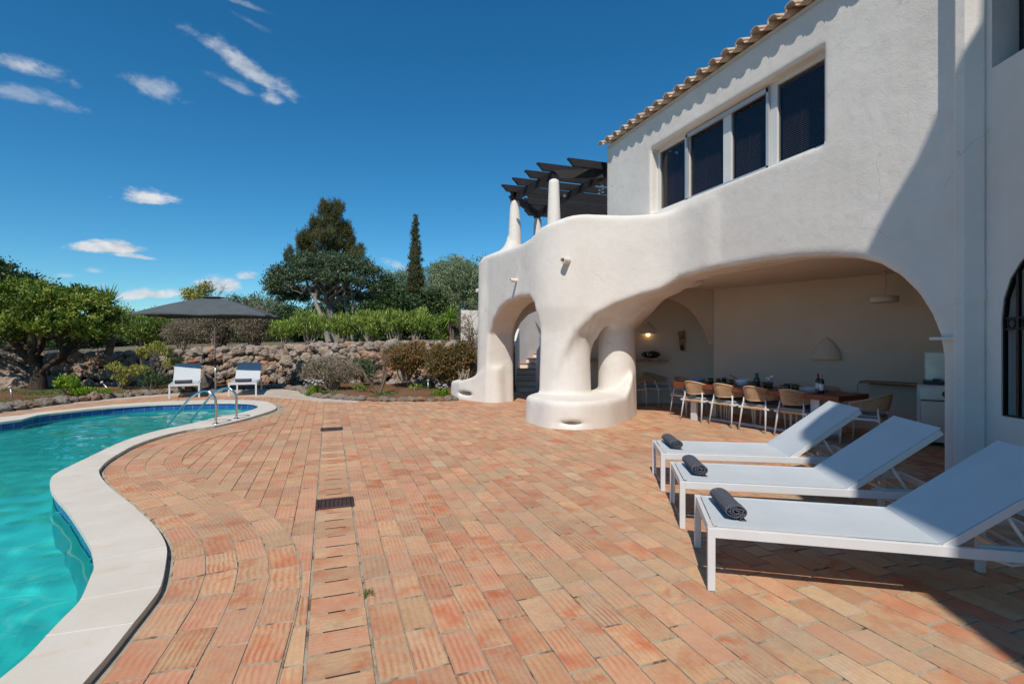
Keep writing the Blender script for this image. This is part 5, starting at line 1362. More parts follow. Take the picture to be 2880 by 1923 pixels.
# outdoor hob unit
bl_ = G(2573, 1249); hz = .905
cab = Vector((8.36, 5.22, 0)); fd = Vector((.50, -.866, 0)); bk = Vector((.866, .50, 0)); wW, dD = .95, .52
cen = cab + fd * wW / 2 + bk * dD / 2; t = thing('outdoor_hob', 'white and steel outdoor kitchen hob with its lid raised, behind the right arch pier', 'barbecue', (cen.x, cen.y, 0), math.atan2(fd.y, fd.x))
# local x along front, local y into the wall => check side
m = MB(); m.box((0, 0, hz / 2 + .03), (wW - .06, dD - .02, hz - .07)); m.build('cabinet', M['steel'], t, False)
m = MB()
for sx in (-1, 1):
    for sy in (-1, 1): m.box((sx * (wW / 2 - .02), sy * (dD / 2 - .02), hz / 2), (.045, .045, hz))
m.box((0, 0, hz - .012), (wW, dD, .03)); m.box((0, -dD / 2 + .003, hz - .235), (wW - .07, .02, .012)); m.build('frame', M['white_metal'], t, False, bevel=.003)
m = MB(); m.box((-.02, -dD / 2 + .0, hz - .12), (wW - .1, .025, .17)); fp = m.build('front_panel', M['steel'], t, False)
m = MB(); m.lathe([(0, .03), (.04, .03), (.045, 0), (.055, 0), (.055, -.004)], (0, 0, 0), 20)
for i, p_ in enumerate(m.v): m.v[i] = (p_[0] - .13, -dD / 2 - .014 - p_[2], p_[1] + hz - .12)
m.build('knob', M['steel_dark'], fp, False)
m = MB(); m.box((-.05, -dD / 2 - .015, hz - .222), (wW - .2, .014, .012)); m.build('door_gap', M['steel_dark'], t, False)
m = MB(); m.box((.02, .02, hz + .035), (wW - .1, dD - .1, .06)); m.box((-.25, -.06, hz + .075), (.09, .12, .03)); m.build('burners', M['steel_dark'], t, False)
m = MB(); m.box((.02, dD / 2 - .06, hz + .27), (wW - .12, .02, .42)); m.build('lid', M['steel'], t, False, bevel=.004)
m = MB()
for sx in (-1, 1): m.box((.02 + sx * (wW / 2 - .06), dD / 2 - .06, hz + .27), (.014, .03, .44))
m.box((.02, dD / 2 - .06, hz + .488), (wW - .1, .03, .014)); m.build('lid_frame', M['white_metal'], t, False)
SUN_E = 4.2; SKY_K = .105; SKY_SAT = 1.16; EXPO = 0.04; CLOUD_K = 9.0
# ================================================================= FOLIAGE TOOLS
def unit(n):
    v = nrg.normal(size=(n, 3)); return v / np.linalg.norm(v, axis=1, keepdims=True)
def leafquads(C, ax, nr, l, w):
    """C centres, ax long axes, nr normals -> rhombic leaves"""
    ax = ax / np.linalg.norm(ax, axis=1, keepdims=True); b = np.cross(nr, ax); b /= (np.linalg.norm(b, axis=1, keepdims=True) + 1e-9)
    l = np.broadcast_to(np.asarray(l, float), (len(C),))[:, None]; w = np.broadcast_to(np.asarray(w, float), (len(C),))[:, None]
    V = np.stack([C - ax * l * .5, C + b * w * .5 - ax * l * .05, C + ax * l * .5, C - b * w * .5 - ax * l * .05], 1).reshape(-1, 3)
    return V, np.arange(len(C) * 4).reshape(-1, 4)
def blob_points(blobs, n, shell=(.62, 1.0), inner=.25, flat=None):
    B_ = np.array(blobs, float); wt = (B_[:, 3] * B_[:, 4] + B_[:, 4] * B_[:, 5] + B_[:, 3] * B_[:, 5]); wt /= wt.sum()
    k = nrg.choice(len(B_), n, p=wt); d = unit(n); r = nrg.uniform(shell[0], shell[1], n); mk = nrg.random(n) < inner; r[mk] = nrg.uniform(.15, .8, mk.sum())
    return B_[k, :3] + d * r[:, None] * B_[k, 3:6], d
def crown(blobs, nc, per, cr, l, w, up=.3, inner=.25, tone=(.5, .28), shell=(.62, 1.03), droop=0.0, ax_out=.5):
    C, D_ = blob_points(blobs, nc, shell, inner); crr = cr * nrg.uniform(.6, 1.4, nc)
    tc_ = np.clip(nrg.normal(tone[0], tone[1], nc), 0, 1)
    P = np.repeat(C, per, 0) + nrg.normal(size=(nc * per, 3)) * np.repeat(crr, per)[:, None] * np.array([.55, .55, .42])
    dd = np.repeat(D_, per, 0); ax = dd * ax_out + unit(nc * per) * .8 + np.array([0, 0, up - droop]); nr = unit(nc * per) + np.array([0, 0, .6]) + dd * .3
    V, Q = leafquads(P, ax, nr, l * nrg.uniform(.6, 1.3, nc * per), w * nrg.uniform(.7, 1.2, nc * per))
    tn = np.clip(np.repeat(tc_, per) + nrg.normal(0, .14, nc * per), 0, 1); return V, Q, np.repeat(tn, 4)
def sublobes(blobs, n, f=.42):
    out = []
    for b in blobs:
        for _ in range(n):
            d = unit(1)[0]; d[2] = abs(d[2]) * 1.1 - .35; r = nrg.uniform(.62, .95); k = f * nrg.uniform(.7, 1.25)
            out.append((b[0] + d[0] * b[3] * r, b[1] + d[1] * b[4] * r, b[2] + d[2] * b[5] * r, b[3] * k, b[4] * k, b[5] * k))
    return out
def joinvq(parts):
    V = []; Q = []; T = []; o = 0
    for v, q, t_ in parts: V.append(v); Q.append(q + o); T.append(t_); o += len(v)
    return np.concatenate(V), np.concatenate(Q), np.concatenate(T)
def leafobj(name, VQT, mat, parent):
    V, Q, T = VQT; return npmesh(name, V, Q, mat, parent, tuple(parent.location), False, T)
def limb(mb, a, b, r0, r1, wig=.12, n=6, sides=7):
    a = Vector(a); b = Vector(b); L = (b - a).length; P = []; rr = []; ph = rng.uniform(0, 9)
    for i in range(n + 1):
        f_ = i / n; k = math.sin(math.pi * f_) * wig * L
        P.append(a.lerp(b, f_) + Vector((noise.noise(Vector((ph, f_ * 2.2, 0))), noise.noise(Vector((ph, f_ * 2.2, 5))), noise.noise(Vector((ph, f_ * 2.2, 9))) * .4)) * k * 2); rr.append(r0 + (r1 - r0) * f_)
    mb.tube(P, rr, sides, caps=False); return P
def twigs(mb, p, d, L, r, depth, spread=.6, k=3, sides=4, upb=.15):
    d = d.normalized(); q = p + d * L; mid = p.lerp(q, .5) + Vector((rng.uniform(-1, 1), rng.uniform(-1, 1), rng.uniform(-.5, 1))) * L * .08
    mb.tube([p, mid, q], [r, r * .85, r * .62], sides, caps=False)
    if depth == 0: return
    for i in range(k):
        nd = (d + Vector((rng.gauss(0, 1), rng.gauss(0, 1), rng.gauss(0, 1) + upb)).normalized() * spread)
        twigs(mb, p.lerp(q, rng.uniform(.55, 1)), nd, L * rng.uniform(.55, .85), r * .6, depth - 1, spread, k, sides, upb)
def treeroot(name, lab, cat, base, group=None): return thing(name, lab, cat, (base.x, base.y, base.z), 0, group)
def X_(px, py, Z): return D(px, py, Z)
def blobpx(px, py, Z, rx, ry, rz=None):
    """crown lobe around a surveyed bearing; sizes in metres"""
    p = D(px, py, Z); return (p.x, p.y, p.z, rx, ry, rz if rz else ry)
def mpp(px, Z): return px * Z / 1440
# ================================================================= UPPER TERRAIN + STONE RETAINING WALL
wl = [(-900, 17.5, .95), (-400, 17.2, 1.0), (0, 17.0, 1.05), (250, 17.4, 1.08), (450, 18.4, 1.12), (620, 19.4, 1.24), (800, 19.9, 1.30), (850, 18.9, 1.36), (1000, 18.4, 1.42), (1150, 18.2, 1.5), (1340, 17.6, 1.5), (1385, 17.4, 1.5)]
WLP = [gz(a, b) for a, b, c in wl]
def wl_line(f):
    k = min(int(f), len(wl) - 2); t_ = f - k; p = WLP[k].lerp(WLP[k + 1], t_); return p, wl[k][2] * (1 - t_) + wl[k + 1][2] * t_
def th(x, y, base):
    Zc = x * s_ + y * c_; return base + max(0, Zc - 22) * .035 + noise.noise(Vector((x * .12, y * .12, 0))) * .35 * min(1, max(0, (Zc - 19) / 6))
m = MB(); rowsN = [0, .5, 1.2, 2, 3, 4.5, 7, 10, 15, 22, 32, 50, 90, 160, 300]; cols = 60; vs = []
for j, dd in enumerate(rowsN):
    for i in range(cols + 1):
        p, h_ = wl_line(i / cols * (len(wl) - 1)); d = Vector((p.x, p.y, 0)).normalized(); q = p + d * dd; z = th(q.x, q.y, h_ - .06) if dd > 0 else h_ - .1
        vs.append((q.x, q.y, z))
n_ = cols + 1
m.add(vs, [(j * n_ + i, j * n_ + i + 1, (j + 1) * n_ + i + 1, (j + 1) * n_ + i) for j in range(len(rowsN) - 1) for i in range(cols)], True)
vs = []
for i in range(cols + 1): p, h_ = wl_line(i / cols * (len(wl) - 1)); vs += [(p.x, p.y, -.1), (p.x, p.y, h_ - .1)]
m.add(vs, [(2 * i, 2 * i + 2, 2 * i + 3, 2 * i + 1) for i in range(cols)])
tag(m.build('hillside_ground', M['scrub']), kind='structure')
rw = thing('retaining_wall', 'dry stone retaining wall of rough grey and orange boulders behind the garden beds', 'stone wall', (WLP[5].x, WLP[5].y, 0))
m = MB(); f = .6; seed = 0
course = 0
for course in range(5):
    u = .9 + rng.uniform(0, .05)
    while u < len(wl) - 1.4:
        k = int(u); seg = (WLP[k + 1] - WLP[k]).length; p, h_ = wl_line(u); hh_ = h_ / 4.4; sz = rng.choice((rng.uniform(.35, .6), rng.uniform(.6, 1.05), rng.uniform(.55, .9))) * hh_ * 1.3 * (1.15 if course < 2 else 1.0)
        d = Vector((p.x, p.y, 0)).normalized(); z = (course + .5) * hh_ * .90 + rng.uniform(-.13, .12)
        q = p - d * (.30 - course * .055 + rng.uniform(-.06, .06)); wdt = sz * rng.uniform(.85, 1.3)
        Mx = Matrix.Rotation(rng.uniform(0, 6.28), 3, 'Z') @ Matrix.Rotation(rng.uniform(-1.2, 1.2), 3, 'X')
        m.blob((q.x, q.y, z), sz * .62, 3 if 250 < 1e9 else 2, .42, 1.4, seed, 0, rng.random(), (rng.uniform(.9, 1.3), rng.uniform(.85, 1.2), rng.uniform(.75, 1.25)), Mx); seed += 1
        u += wdt * .82 / seg
m.build('stones', M['rock'], rw, tone=True)
m = MB()
for k in range(260):                      # loose cap stones on the wall
    u = rng.uniform(1.5, len(wl) - 1.3); p, h_ = wl_line(u); d = Vector((p.x, p.y, 0)).normalized(); q = p + d * rng.uniform(-.2, 1.2)
    m.blob((q.x, q.y, h_ + rng.uniform(-.08, .05)), rng.uniform(.07, .2), 2, .45, 1.5, k + 400, 0, rng.random(), (1.3, 1, .7), Matrix.Rotation(rng.uniform(0, 6), 3, 'Z'))
m.build('cap_stones', M['rock'], rw, tone=True)
# bed soil, slightly mounded
def bedmesh(front, name):
    m = MB(); vs = []; n = len(front); K = 8
    for j in range(K + 1):
        for i in range(n):
            p = front[i]; d = Vector((p.x, p.y, 0)).normalized(); Zp = p.x * s_ + p.y * c_; q = p + d * ((18.9 - Zp) * j / K); z = -.01 + .10 * min(1, j / 1.5) + .10 * noise.noise(Vector((q.x, q.y, 1))) * (j > 0); vs.append((q.x, q.y, z))
    m.add(vs, [(j * n + i, j * n + i + 1, (j + 1) * n + i + 1, (j + 1) * n + i) for j in range(K) for i in range(n - 1)], True); tag(m.build(name, M['soil']), kind='structure')
def resamp(P, n):
    L = [0]
    for i in range(1, len(P)): L.append(L[-1] + (P[i] - P[i - 1]).length)
    o = []
    for k in range(n):
        s = L[-1] * k / (n - 1); i = 1
        while i < len(P) - 1 and L[i] < s: i += 1
        o.append(P[i - 1].lerp(P[i], (s - L[i - 1]) / max(1e-6, L[i] - L[i - 1])))
    return o
EL = [G(x, y) for x, y in bedL]; ER = [G(x, y) for x, y in [(858, 1106)] + bedR]
bedmesh(resamp(EL, 30), 'garden_soil'); bedmesh(resamp(ER, 24), 'flower_bed_soil')
# edging stones: each is a loose stone
protos = []
for k in range(7):
    m = MB(); m.blob((0, 0, 0), 1, 3, .5, 1.3, 900 + k, 0, rng.random(), (1.25, .95, .8)); o = m.build('edging_stone', M['rock'], tone=True); protos.append(o)
used = [False] * 7
def edge_row(P, s0, s1, lab, grp, stepk=1.75):
    Q = resample(P, .02); i = 0
    while i < len(Q):
        sz = rng.uniform(s0, s1); k = rng.randrange(7); p = Q[i]
        if used[k]: o = protos[k].copy(); COL.objects.link(o)
        else: o = protos[k]; used[k] = True
        o.location = (p.x + rng.uniform(-.03, .03), p.y + rng.uniform(-.03, .03), sz * .45); o.scale = (sz, sz * rng.uniform(.8, 1.1), sz * rng.uniform(.75, 1)); o.rotation_euler = (rng.uniform(-.3, .3), rng.uniform(-.3, .3), rng.uniform(0, 6.28))
        tag(o, lab, 'stone', grp); i += max(3, int(sz * stepk / .02))
edge_row(EL[1:], .13, .20, 'rough pale stone in the long edging row between the left garden and the pool paving', 'edging stones of the left garden')
edge_row([G(600, 1096), G(700, 1092), G(790, 1092), G(850, 1100), G(862, 1108)], .10, .15, 'stone in the shaded edging row behind the right garden lounger', 'edging stones behind the loungers')
edge_row(ER, .08, .13, 'small rough stone in the edging row before the red flower bed', 'edging stones of the red flower bed')
for k in range(7):
    if not used[k]: bpy.data.objects.remove(protos[k])
# boulders at the far left
for (px, py, Z, r_) in ((40, 1085, 16.2, .42), (0, 1065, 16.5, .35), (-60, 1088, 16, .4), (150, 1092, 16.5, .2)):
    p = D(px, py, Z); m = MB(); m.blob((0, 0, 0), r_, 3, .4, 1.3, px, 0, .7, (1.3, 1, .85)); o = m.build('boulder', M['rock'], tone=True); o.location = p
    tag(o, {40: 'big ochre boulder at the far left foot of the stone wall', 0: 'orange boulder at the left picture edge above the big ochre one', -60: 'boulder at the far left beside the big ochre one', 150: 'low boulder beside the trunk of the spreading left shrub'}[px], 'boulder')
# ================================================================= TREES AND SHRUBS
# spreading shrub tree at left
b0 = gz(108, 15.6, .0); t = treeroot('spreading_tree', 'broad bushy green tree with many dark stems at the left edge of the garden', 'tree', b0)
m = MB(); Zl = 15.8
m.tube([b0 - Vector((0, 0, .1)), b0 + Vector((0, 0, .45)), b0 + Vector((-.05, 0, .9))], [.26, .2, .17], 10, caps=False)
tips = [(-70, 930, 15.4), (10, 915, 15.2), (60, 905, 16), (110, 900, 15.2), (150, 895, 15.9), (200, 915, 15.3), (250, 925, 15.8), (-140, 950, 15.8), (-30, 900, 16.8), (120, 880, 17), (290, 940, 16)]
for (px, py, Z) in tips:
    e_ = D(px, py, Z); st_ = b0 + Vector((rng.uniform(-.08, .08), rng.uniform(-.08, .08), rng.uniform(.35, .9))); P = limb(m, st_, e_, .085, .035, .14, 7)
    for k in range(4): q = P[rng.randrange(3, 7)]; limb(m, q, q + Vector((rng.uniform(-.7, .7), rng.uniform(-.7, .7), rng.uniform(.2, .8))), .028, .01, .1, 3, 5)
m.build('trunk', M['bark_dark'], t)
bl_ = [blobpx(40, 868, 15.8, .95, .8, .62), (blobpx(150, 850, 15.6, 1.0, .9, .66)), blobpx(250, 868, 15.9, .85, .8, .72), blobpx(-60, 880, 15.6, 1.1, .9, .7), blobpx(100, 905, 15.0, .9, .7, .5), blobpx(205, 915, 15.2, .8, .7, .45), blobpx(10, 930, 15.0, .8, .7, .42),
       blobpx(285, 915, 16, .42, .5, .6), blobpx(120, 830, 16.6, 1.0, .8, .45), blobpx(-160, 900, 16, 1.2, 1, .8), blobpx(210, 838, 16.6, .9, .7, .45), blobpx(0, 845, 16.8, 1.0, .8, .45), blobpx(300, 885, 16.0, .45, .5, .5), blobpx(262, 938, 15.6, .5, .5, .3), blobpx(60, 818, 16.4, .9, .7, .4)]
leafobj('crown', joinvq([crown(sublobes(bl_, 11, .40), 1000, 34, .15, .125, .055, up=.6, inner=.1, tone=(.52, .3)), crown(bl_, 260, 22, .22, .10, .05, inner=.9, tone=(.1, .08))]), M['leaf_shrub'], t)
# dark tree beyond at far left
def simple_tree(name, lab, cat, base, trunk, blobs, mat, n, per, cr, l, w, bk='bark_dark', group=None, fill=.25, **kw):
    t = treeroot(name, lab, cat, base, group); m = MB()
    for (a, b, r0, r1) in trunk: limb(m, a, b, r0, r1, .10)
    m.build('trunk', M[bk], t); leafobj('crown', crown(blobs, n, per, cr, l, w, inner=fill, **kw), M[mat], t); return t
b_ = gz(30, 24, 1.3); simple_tree('broadleaf_tree', 'dark green tree rising behind the spreading tree at the left edge', 'tree', b_, [(b_, D(30, 830, 24), .2, .1)], [blobpx(20, 792, 24, 1.4, .8), blobpx(75, 800, 24, .8, .6), blobpx(-60, 760, 23, 1.4, .9), blobpx(110, 815, 24, .5, .5), blobpx(-20, 850, 24, 2.2, 1.2), blobpx(60, 880, 24, 2, 1)], 'leaf_dark', 500, 24, .22, .15, .07, up=.9)
b_ = gz(-120, 20, 1.2); simple_tree('broadleaf_tree', 'dark branch tips of a tree entering the picture at its far left', 'tree', b_, [(b_, D(-90, 800, 20), .2, .1)], [blobpx(-70, 745, 20, 1.2, .6, .5), blobpx(-30, 725, 20, .55, .4, .3), blobpx(-90, 790, 20, 1.0, .6), blobpx(10, 765, 20, .4, .3, .2)], 'leaf_dark', 200, 20, .2, .15, .07, up=.6)
# yuccas / palm
def yucca(name, lab, head, base, n, L, w, mat, trunk=True, spread=1.0, droop=.3, mat2=None):
    t = treeroot(name, lab, 'yucca', base); m = MB()
    if trunk: limb(m, base, head, .12, .09, .08); m.build('trunk', M['bark_brown'], t)
    V = []; Q = []; T = []
    for i in range(n):
        a = rng.uniform(0, 6.28); el = rng.uniform(-.35, 1.35) * spread; d = Vector((math.cos(a) * math.cos(el), math.sin(a) * math.cos(el), math.sin(el))); sd = d.cross(Vector((0, 0, 1))).normalized() * w / 2; l_ = L * rng.uniform(.7, 1.1); b = len(V); tn_v = rng.random()
        for k, f_ in enumerate((0, .35, .7, 1.0)):
            p = head + d * l_ * f_ + Vector((0, 0, -droop * l_ * f_ * f_ * (1 - math.sin(max(0, el)))))
            ww = (1, .95, .6, .03)[k]; V += [tuple(p - sd * ww), tuple(p + sd * ww)]
        for k in range(3): Q.append((b + 2 * k, b + 2 * k + 1, b + 2 * k + 3, b + 2 * k + 2))
        T += [tn_v] * 8
    npmesh('leaves', np.array(V), np.array(Q), M[mat], t, tuple(base), False, np.array(T)); return t
yucca('palm', 'spiky palm tuft sticking out behind the spreading tree', D(303, 858, 17.2), gz(303, 17.2, 1.1), 120, .78, .045, 'leaf_palm', True, 1.0, .25)
yucca('yucca', 'yucca under the spreading tree, sunlight put into its yellow leaf colour', D(257, 945, 17.9), gz(257, 17.9, 1.0), 60, .55, .04, 'leaf_palm_sunlit', False, .75, .7)
yucca('yucca', 'low dark green yucca on the wall edge under the yellow leaved one', D(275, 975, 17.7), gz(275, 17.7, 1.0), 50, .45, .03, 'leaf_dark', False, .9, .4)
yucca('yucca', 'bright green yucca on the upper terrace next to the low white wall', D(1268, 895, 20), gz(1268, 20, 1.5), 110, .62, .04, 'leaf_bright', True, 1.0, .3)
# shrubs on the upper terrace
def bush(name, lab, px0, px1, ytop, ybase, Z, mat, n, per, cr, l, w, zb, tw='bark_pale', group=None, k=3, twn=10, up=.6, inner=.3, cat='shrub', tone=(.5, .28), bare=0, depth=.8):
    cx = (px0 + px1) / 2; hw_ = mpp(px1 - px0, Z) / 2; top = D(cx, ytop, Z).z; base = gz(cx, Z, zb); H_ = top - zb; t = treeroot(name, lab, cat, base, group)
    m = MB()
    for i in range(twn):
        a = rng.uniform(0, 6.28); r_ = rng.uniform(.2, .95); e_ = base + Vector((math.cos(a) * hw_ * r_ * .9, math.sin(a) * hw_ * r_ * depth * .9, H_ * rng.uniform(.55, .9)))
        P = limb(m, base + Vector((rng.uniform(-.1, .1), rng.uniform(-.1, .1), -.05)), e_, .022 * max(.6, H_), .006, .12, 4, 5)
        for q_ in range(bare): twigs(m, P[rng.randrange(1, 5)], Vector((rng.gauss(0, 1), rng.gauss(0, 1), 1)), H_ * .22, .007, 2, .7, 3, 3)
    m.build('stems', M[tw], t)
    if n:
        bl = []
        for i in range(k):
            f_ = (i + .5) / k - .5; bl.append((base.x + c_ * f_ * hw_ * 1.3, base.y - s_ * f_ * hw_ * 1.3, zb + H_ * (rng.uniform(.6, .72) if name == 'oleander' else rng.uniform(.52, .62)), hw_ * (.62 if k > 1 else 1), hw_ * depth * .8, H_ * (rng.uniform(.27, .36) if name == 'oleander' else rng.uniform(.36, .46))))
        if name != 'oleander': bl = bl + sublobes(bl, 7, .42); inner = .12
        leafobj('foliage', crown(bl, n, per, cr, l, w, up=up, inner=inner, tone=tone), M[mat], t)
    return t
OG = 'oleander bushes along the upper terrace'
for (a, b, yt, Z, lb) in ((765, 836, 905, 20.6, 'small oleander bush at the left end of the upper row'), (818, 926, 878, 20.6, 'light green oleander bush left of the leaning carob trunk'), (928, 1000, 882, 20.8, 'oleander bush just right of the leaning carob trunk'), (990, 1082, 873, 20.6, 'oleander bush in the middle of the upper row'),
                          (1072, 1150, 876, 20.4, 'oleander bush left below the cypress'), (1130, 1212, 868, 20.6, 'oleander bush at the foot of the cypress, tallest of the row')):
    bush('oleander', lb, a, b, yt, 965, Z, 'leaf_oleander', 190, 26, .16, .16, .034, 1.45, 'bark_pale', OG, 2, 14, 1.3)
bush('bush', 'dark leaved bush between the oleander row and the yucca', 1205, 1262, 885, 965, 20.5, 'leaf_oleander', 120, 24, .15, .10, .05, 1.45, tone=(.25, .2)); bush('bush', 'green bush behind the yucca by the low white wall', 1245, 1300, 880, 960, 20.8, 'leaf_carob', 110, 24, .15, .09, .04, 1.45)
bush('oleander', 'dark oleander thicket behind the left garden lounger', 340, 480, 888, 985, 21.0, 'leaf_oleander', 260, 28, .2, .20, .036, 1.15, 'bark_pale', None, 3, 14, .9, tone=(.22, .25))
bush('bare_shrub', 'leafless greyish brown shrub below the left half of the parasol', 455, 565, 900, 985, 20.6, 'leaf_dry', 260, 22, .15, .05, .03, 1.2, 'bark_pale', None, 2, 22, bare=3)
bush('bare_shrub', 'dense brown shrub right behind the parasol pole', 560, 680, 868, 985, 21, 'leaf_dry', 420, 24, .2, .07, .035, 1.25, 'bark_brown', None, 2, 26, bare=3)
bush('bare_shrub', 'brown shrub with sparse leaves under the right tip of the parasol', 665, 765, 862, 985, 20.6, 'leaf_dry', 380, 24, .2, .07, .035, 1.25, 'bark_brown', None, 2, 26, bare=3)
# background trees -------------------------------------------------
bgt = [(685, 868, 34, 72, 'leaf_carob', 'rounded dark green tree beyond the parasol, its crown meeting the carob'), (600, 905, 33, 66, 'leaf_dry', 'low brownish green tree seen just over the right slope of the parasol'), (745, 868, 34, 72, 'leaf_olive', 'greyish green tree between the parasol and the carob'), (520, 905, 32, 60, 'leaf_carob', 'green tree hidden mostly behind the parasol canopy'),
       (430, 905, 32, 60, 'leaf_dry', 'brownish tree showing left under the parasol'), (350, 900, 30, 50, 'leaf_olive', 'grey green tree right of the spreading tree'), (810, 890, 30, 60, 'leaf_dark', 'dark tree behind the small oleander bush'), (1110, 850, 26, 62, 'leaf_dark', 'dense dark green tree left of the cypress'), (1050, 880, 26, 55, 'leaf_dark', 'dark tree in the shade behind the oleander row'),
       (1215, 850, 27, 55, 'leaf_dark', 'dark green tree right below the cypress'), (1240, 790, 33, 75, 'leaf_olive', 'pale olive tree right of the cypress'), (1320, 768, 27, 95, 'leaf_olive', 'big olive tree against the white villa wall'), (1120, 790, 36, 55, 'leaf_olive', 'pale olive tree just left of the cypress'), (1400, 760, 30, 90, 'leaf_olive', 'olive tree mostly hidden behind the villa'), (1275, 745, 37, 50, 'leaf_olive', 'tall olive tree whose top shows between the cypress and the villa'),
       (240, 920, 28, 60, 'leaf_dark', 'dark tree seen through the stems of the spreading tree'), (120, 930, 28, 70, 'leaf_carob', 'green tree behind the stems of the spreading tree, farther left'), (-20, 930, 28, 70, 'leaf_carob', 'green tree at the left edge low behind the spreading tree'), (900, 880, 33, 60, 'leaf_dark', 'dark tree under the carob crown'), (980, 870, 33, 60, 'leaf_dark', 'dark tree behind the carob branches')]
for (px, py, Z, rp, mt, lb) in bgt:
    r_ = mpp(rp, Z); c0 = D(px, py, Z); base = gz(px, Z, 1.6); rr = max(.8, (c0.z - 1.4) * .5)
    bl = [(c0.x, c0.y, c0.z - .2 * r_, r_, r_, r_ * .8), (c0.x + c_ * r_ * .6, c0.y - s_ * r_ * .6, c0.z - r_ * .5, r_ * .75, r_ * .7, r_ * .7), (c0.x - c_ * r_ * .65, c0.y + s_ * r_ * .65, c0.z - r_ * .6, r_ * .7, r_ * .7, r_ * .7), (c0.x, c0.y, c0.z - 1.25 * r_, r_ * 1.1, r_, r_ * .9)]
    simple_tree('background_tree', lb, 'tree', base, [(base, c0, .16, .06)], bl + sublobes(bl, 6, .38), mt, int(620 + 90 * r_), 24, .26, .16 if mt != 'leaf_olive' else .15, .075 if mt != 'leaf_olive' else .05, group='trees behind the garden', fill=.35, up=.4)
# carob (round evergreen) with leaning trunk
Zc = 27; b1 = gz(925, 24.5, 1.5); b2 = D(952, 905, 26); t = treeroot('carob_tree', 'wide round evergreen tree with grey bare branches under its crown, before the tall pine', 'tree', b1)
m = MB(); P = limb(m, b1, D(885, 835, 25.5), .14, .09, .08); limb(m, P[-1], D(850, 800, 26), .12, .05, .1); limb(m, P[-1], D(900, 790, 26), .10, .05, .1)
b2b = gz(945, 26.5, 1.5); P = limb(m, b2b, D(925, 860, 26.5), .30, .24, .06)
for (px, py) in ((905, 815), (930, 800), (950, 810), (965, 830), (975, 800), (1000, 830), (875, 820)):
    P2 = limb(m, P[-1], D(px, py, 26.5 + rng.uniform(-1, 1)), .14, .06, .12)
    for k in range(5): q = P2[rng.randrange(2, 7)]; twigs(m, q, Vector((rng.gauss(0, 1), rng.gauss(0, .6), .8)), .75, .035, 2, .7, 3, 4)
for px in (975, 992): limb(m, gz(px, 25.5, 1.5), D(px - 3, 800, 26), .09, .05, .05)
for k in range(34):
    p = D(rng.uniform(790, 1060), rng.uniform(775, 830), 25.6 + rng.uniform(0, 2)); twigs(m, p, Vector((rng.gauss(0, 1), rng.gauss(0, .6), .5)), .55, .03, 2, .8, 3, 4)
m.build('trunk', M['bark_grey'], t)
bl_ = [blobpx(830, 775, 26.5, 1.3, 1.3, .75), blobpx(905, 750, 26.8, 1.5, 1.5, .62), blobpx(985, 758, 26.8, 1.4, 1.4, .68), blobpx(1045, 785, 26.5, 1.0, 1.1, .72), blobpx(790, 800, 26.5, .75, 1.0, .75), blobpx(875, 785, 25.5, 1.2, .9, .5), blobpx(960, 790, 25.4, 1.3, .9, .45), blobpx(1065, 815, 26.5, .6, .8, .5), blobpx(780, 825, 26.6, .5, .8, .4), blobpx(860, 730, 27.3, .9, .9, .4), blobpx(940, 732, 27.5, 1.1, 1, .4), blobpx(830, 838, 27.6, .8, .8, .45), blobpx(1010, 835, 27.8, 1.2, .9, .5), blobpx(1060, 842, 27, .7, .8, .4), blobpx(925, 822, 28.2, 1.6, .8, .35)]
leafobj('crown', crown(sublobes(bl_, 13, .36), 1900, 26, .2, .12, .06, up=.5, inner=.1, tone=(.45, .3)), M['leaf_carob'], t)
# pine
b1 = gz(935, 37, 1.8); t = treeroot('pine_tree', 'tall irregular pine standing behind the carob, highest tree of the garden', 'tree', b1); m = MB(); Zp = 37; tp_ = D(925, 585, Zp); limb(m, b1, tp_, .35, .05, .02, 10)
lobes = [(915, 592, 26, 34), (945, 590, 26, 36), (930, 625, 42, 34), (900, 640, 36, 36), (958, 645, 34, 40), (880, 665, 32, 40), (860, 680, 28, 34), (925, 672, 50, 40), (970, 655, 28, 36), (855, 712, 34, 34), (900, 712, 44, 36), (955, 705, 46, 40), (985, 690, 22, 34), (1012, 705, 22, 22), (1000, 725, 34, 26), (850, 690, 22, 26), (812, 712, 16, 18), (806, 725, 14, 12), (940, 740, 60, 30), (870, 740, 50, 30), (918, 582, 12, 16), (945, 578, 10, 14)]
bl_ = [blobpx(a, b, Zp + rng.uniform(-.8, .8), mpp(c * .8, Zp), mpp((c + d) * .4, Zp), mpp(d * .85, Zp)) for a, b, c, d in lobes]
for q in bl_[::2]: limb(m, (b1.x + (tp_.x - b1.x) * .8, b1.y + (tp_.y - b1.y) * .8, max(2.5, q[2] - 1.3)), (q[0], q[1], q[2] - .3), .045, .015, .08, 4, 5)
m.build('trunk', M['bark_brown'], t)
C, D_ = blob_points(sublobes(bl_, 5, .5) + bl_, 2500, (.4, 1.02), .25); per = 30; nC = len(C); axc = D_ * .35 + np.array([0, 0, 1.0]) + unit(nC) * .35; axc /= np.linalg.norm(axc, axis=1, keepdims=True)
s = nrg.uniform(-.5, .5, (nC, per)); P = (C[:, None, :] + axc[:, None, :] * (s * .55)[:, :, None]).reshape(-1, 3) + nrg.normal(size=(nC * per, 3)) * .045
ax = np.repeat(axc, per, 0) * .8 + unit(nC * per) * .75; V_, Q_ = leafquads(P + ax * .06, ax, unit(nC * per), .21, .022)
leafobj('crown', (V_, Q_, np.repeat(np.clip(np.repeat(nrg.normal(.48, .25, nC), per) + nrg.normal(0, .1, nC * per), 0, 1), 4)), M['leaf_pine'], t)
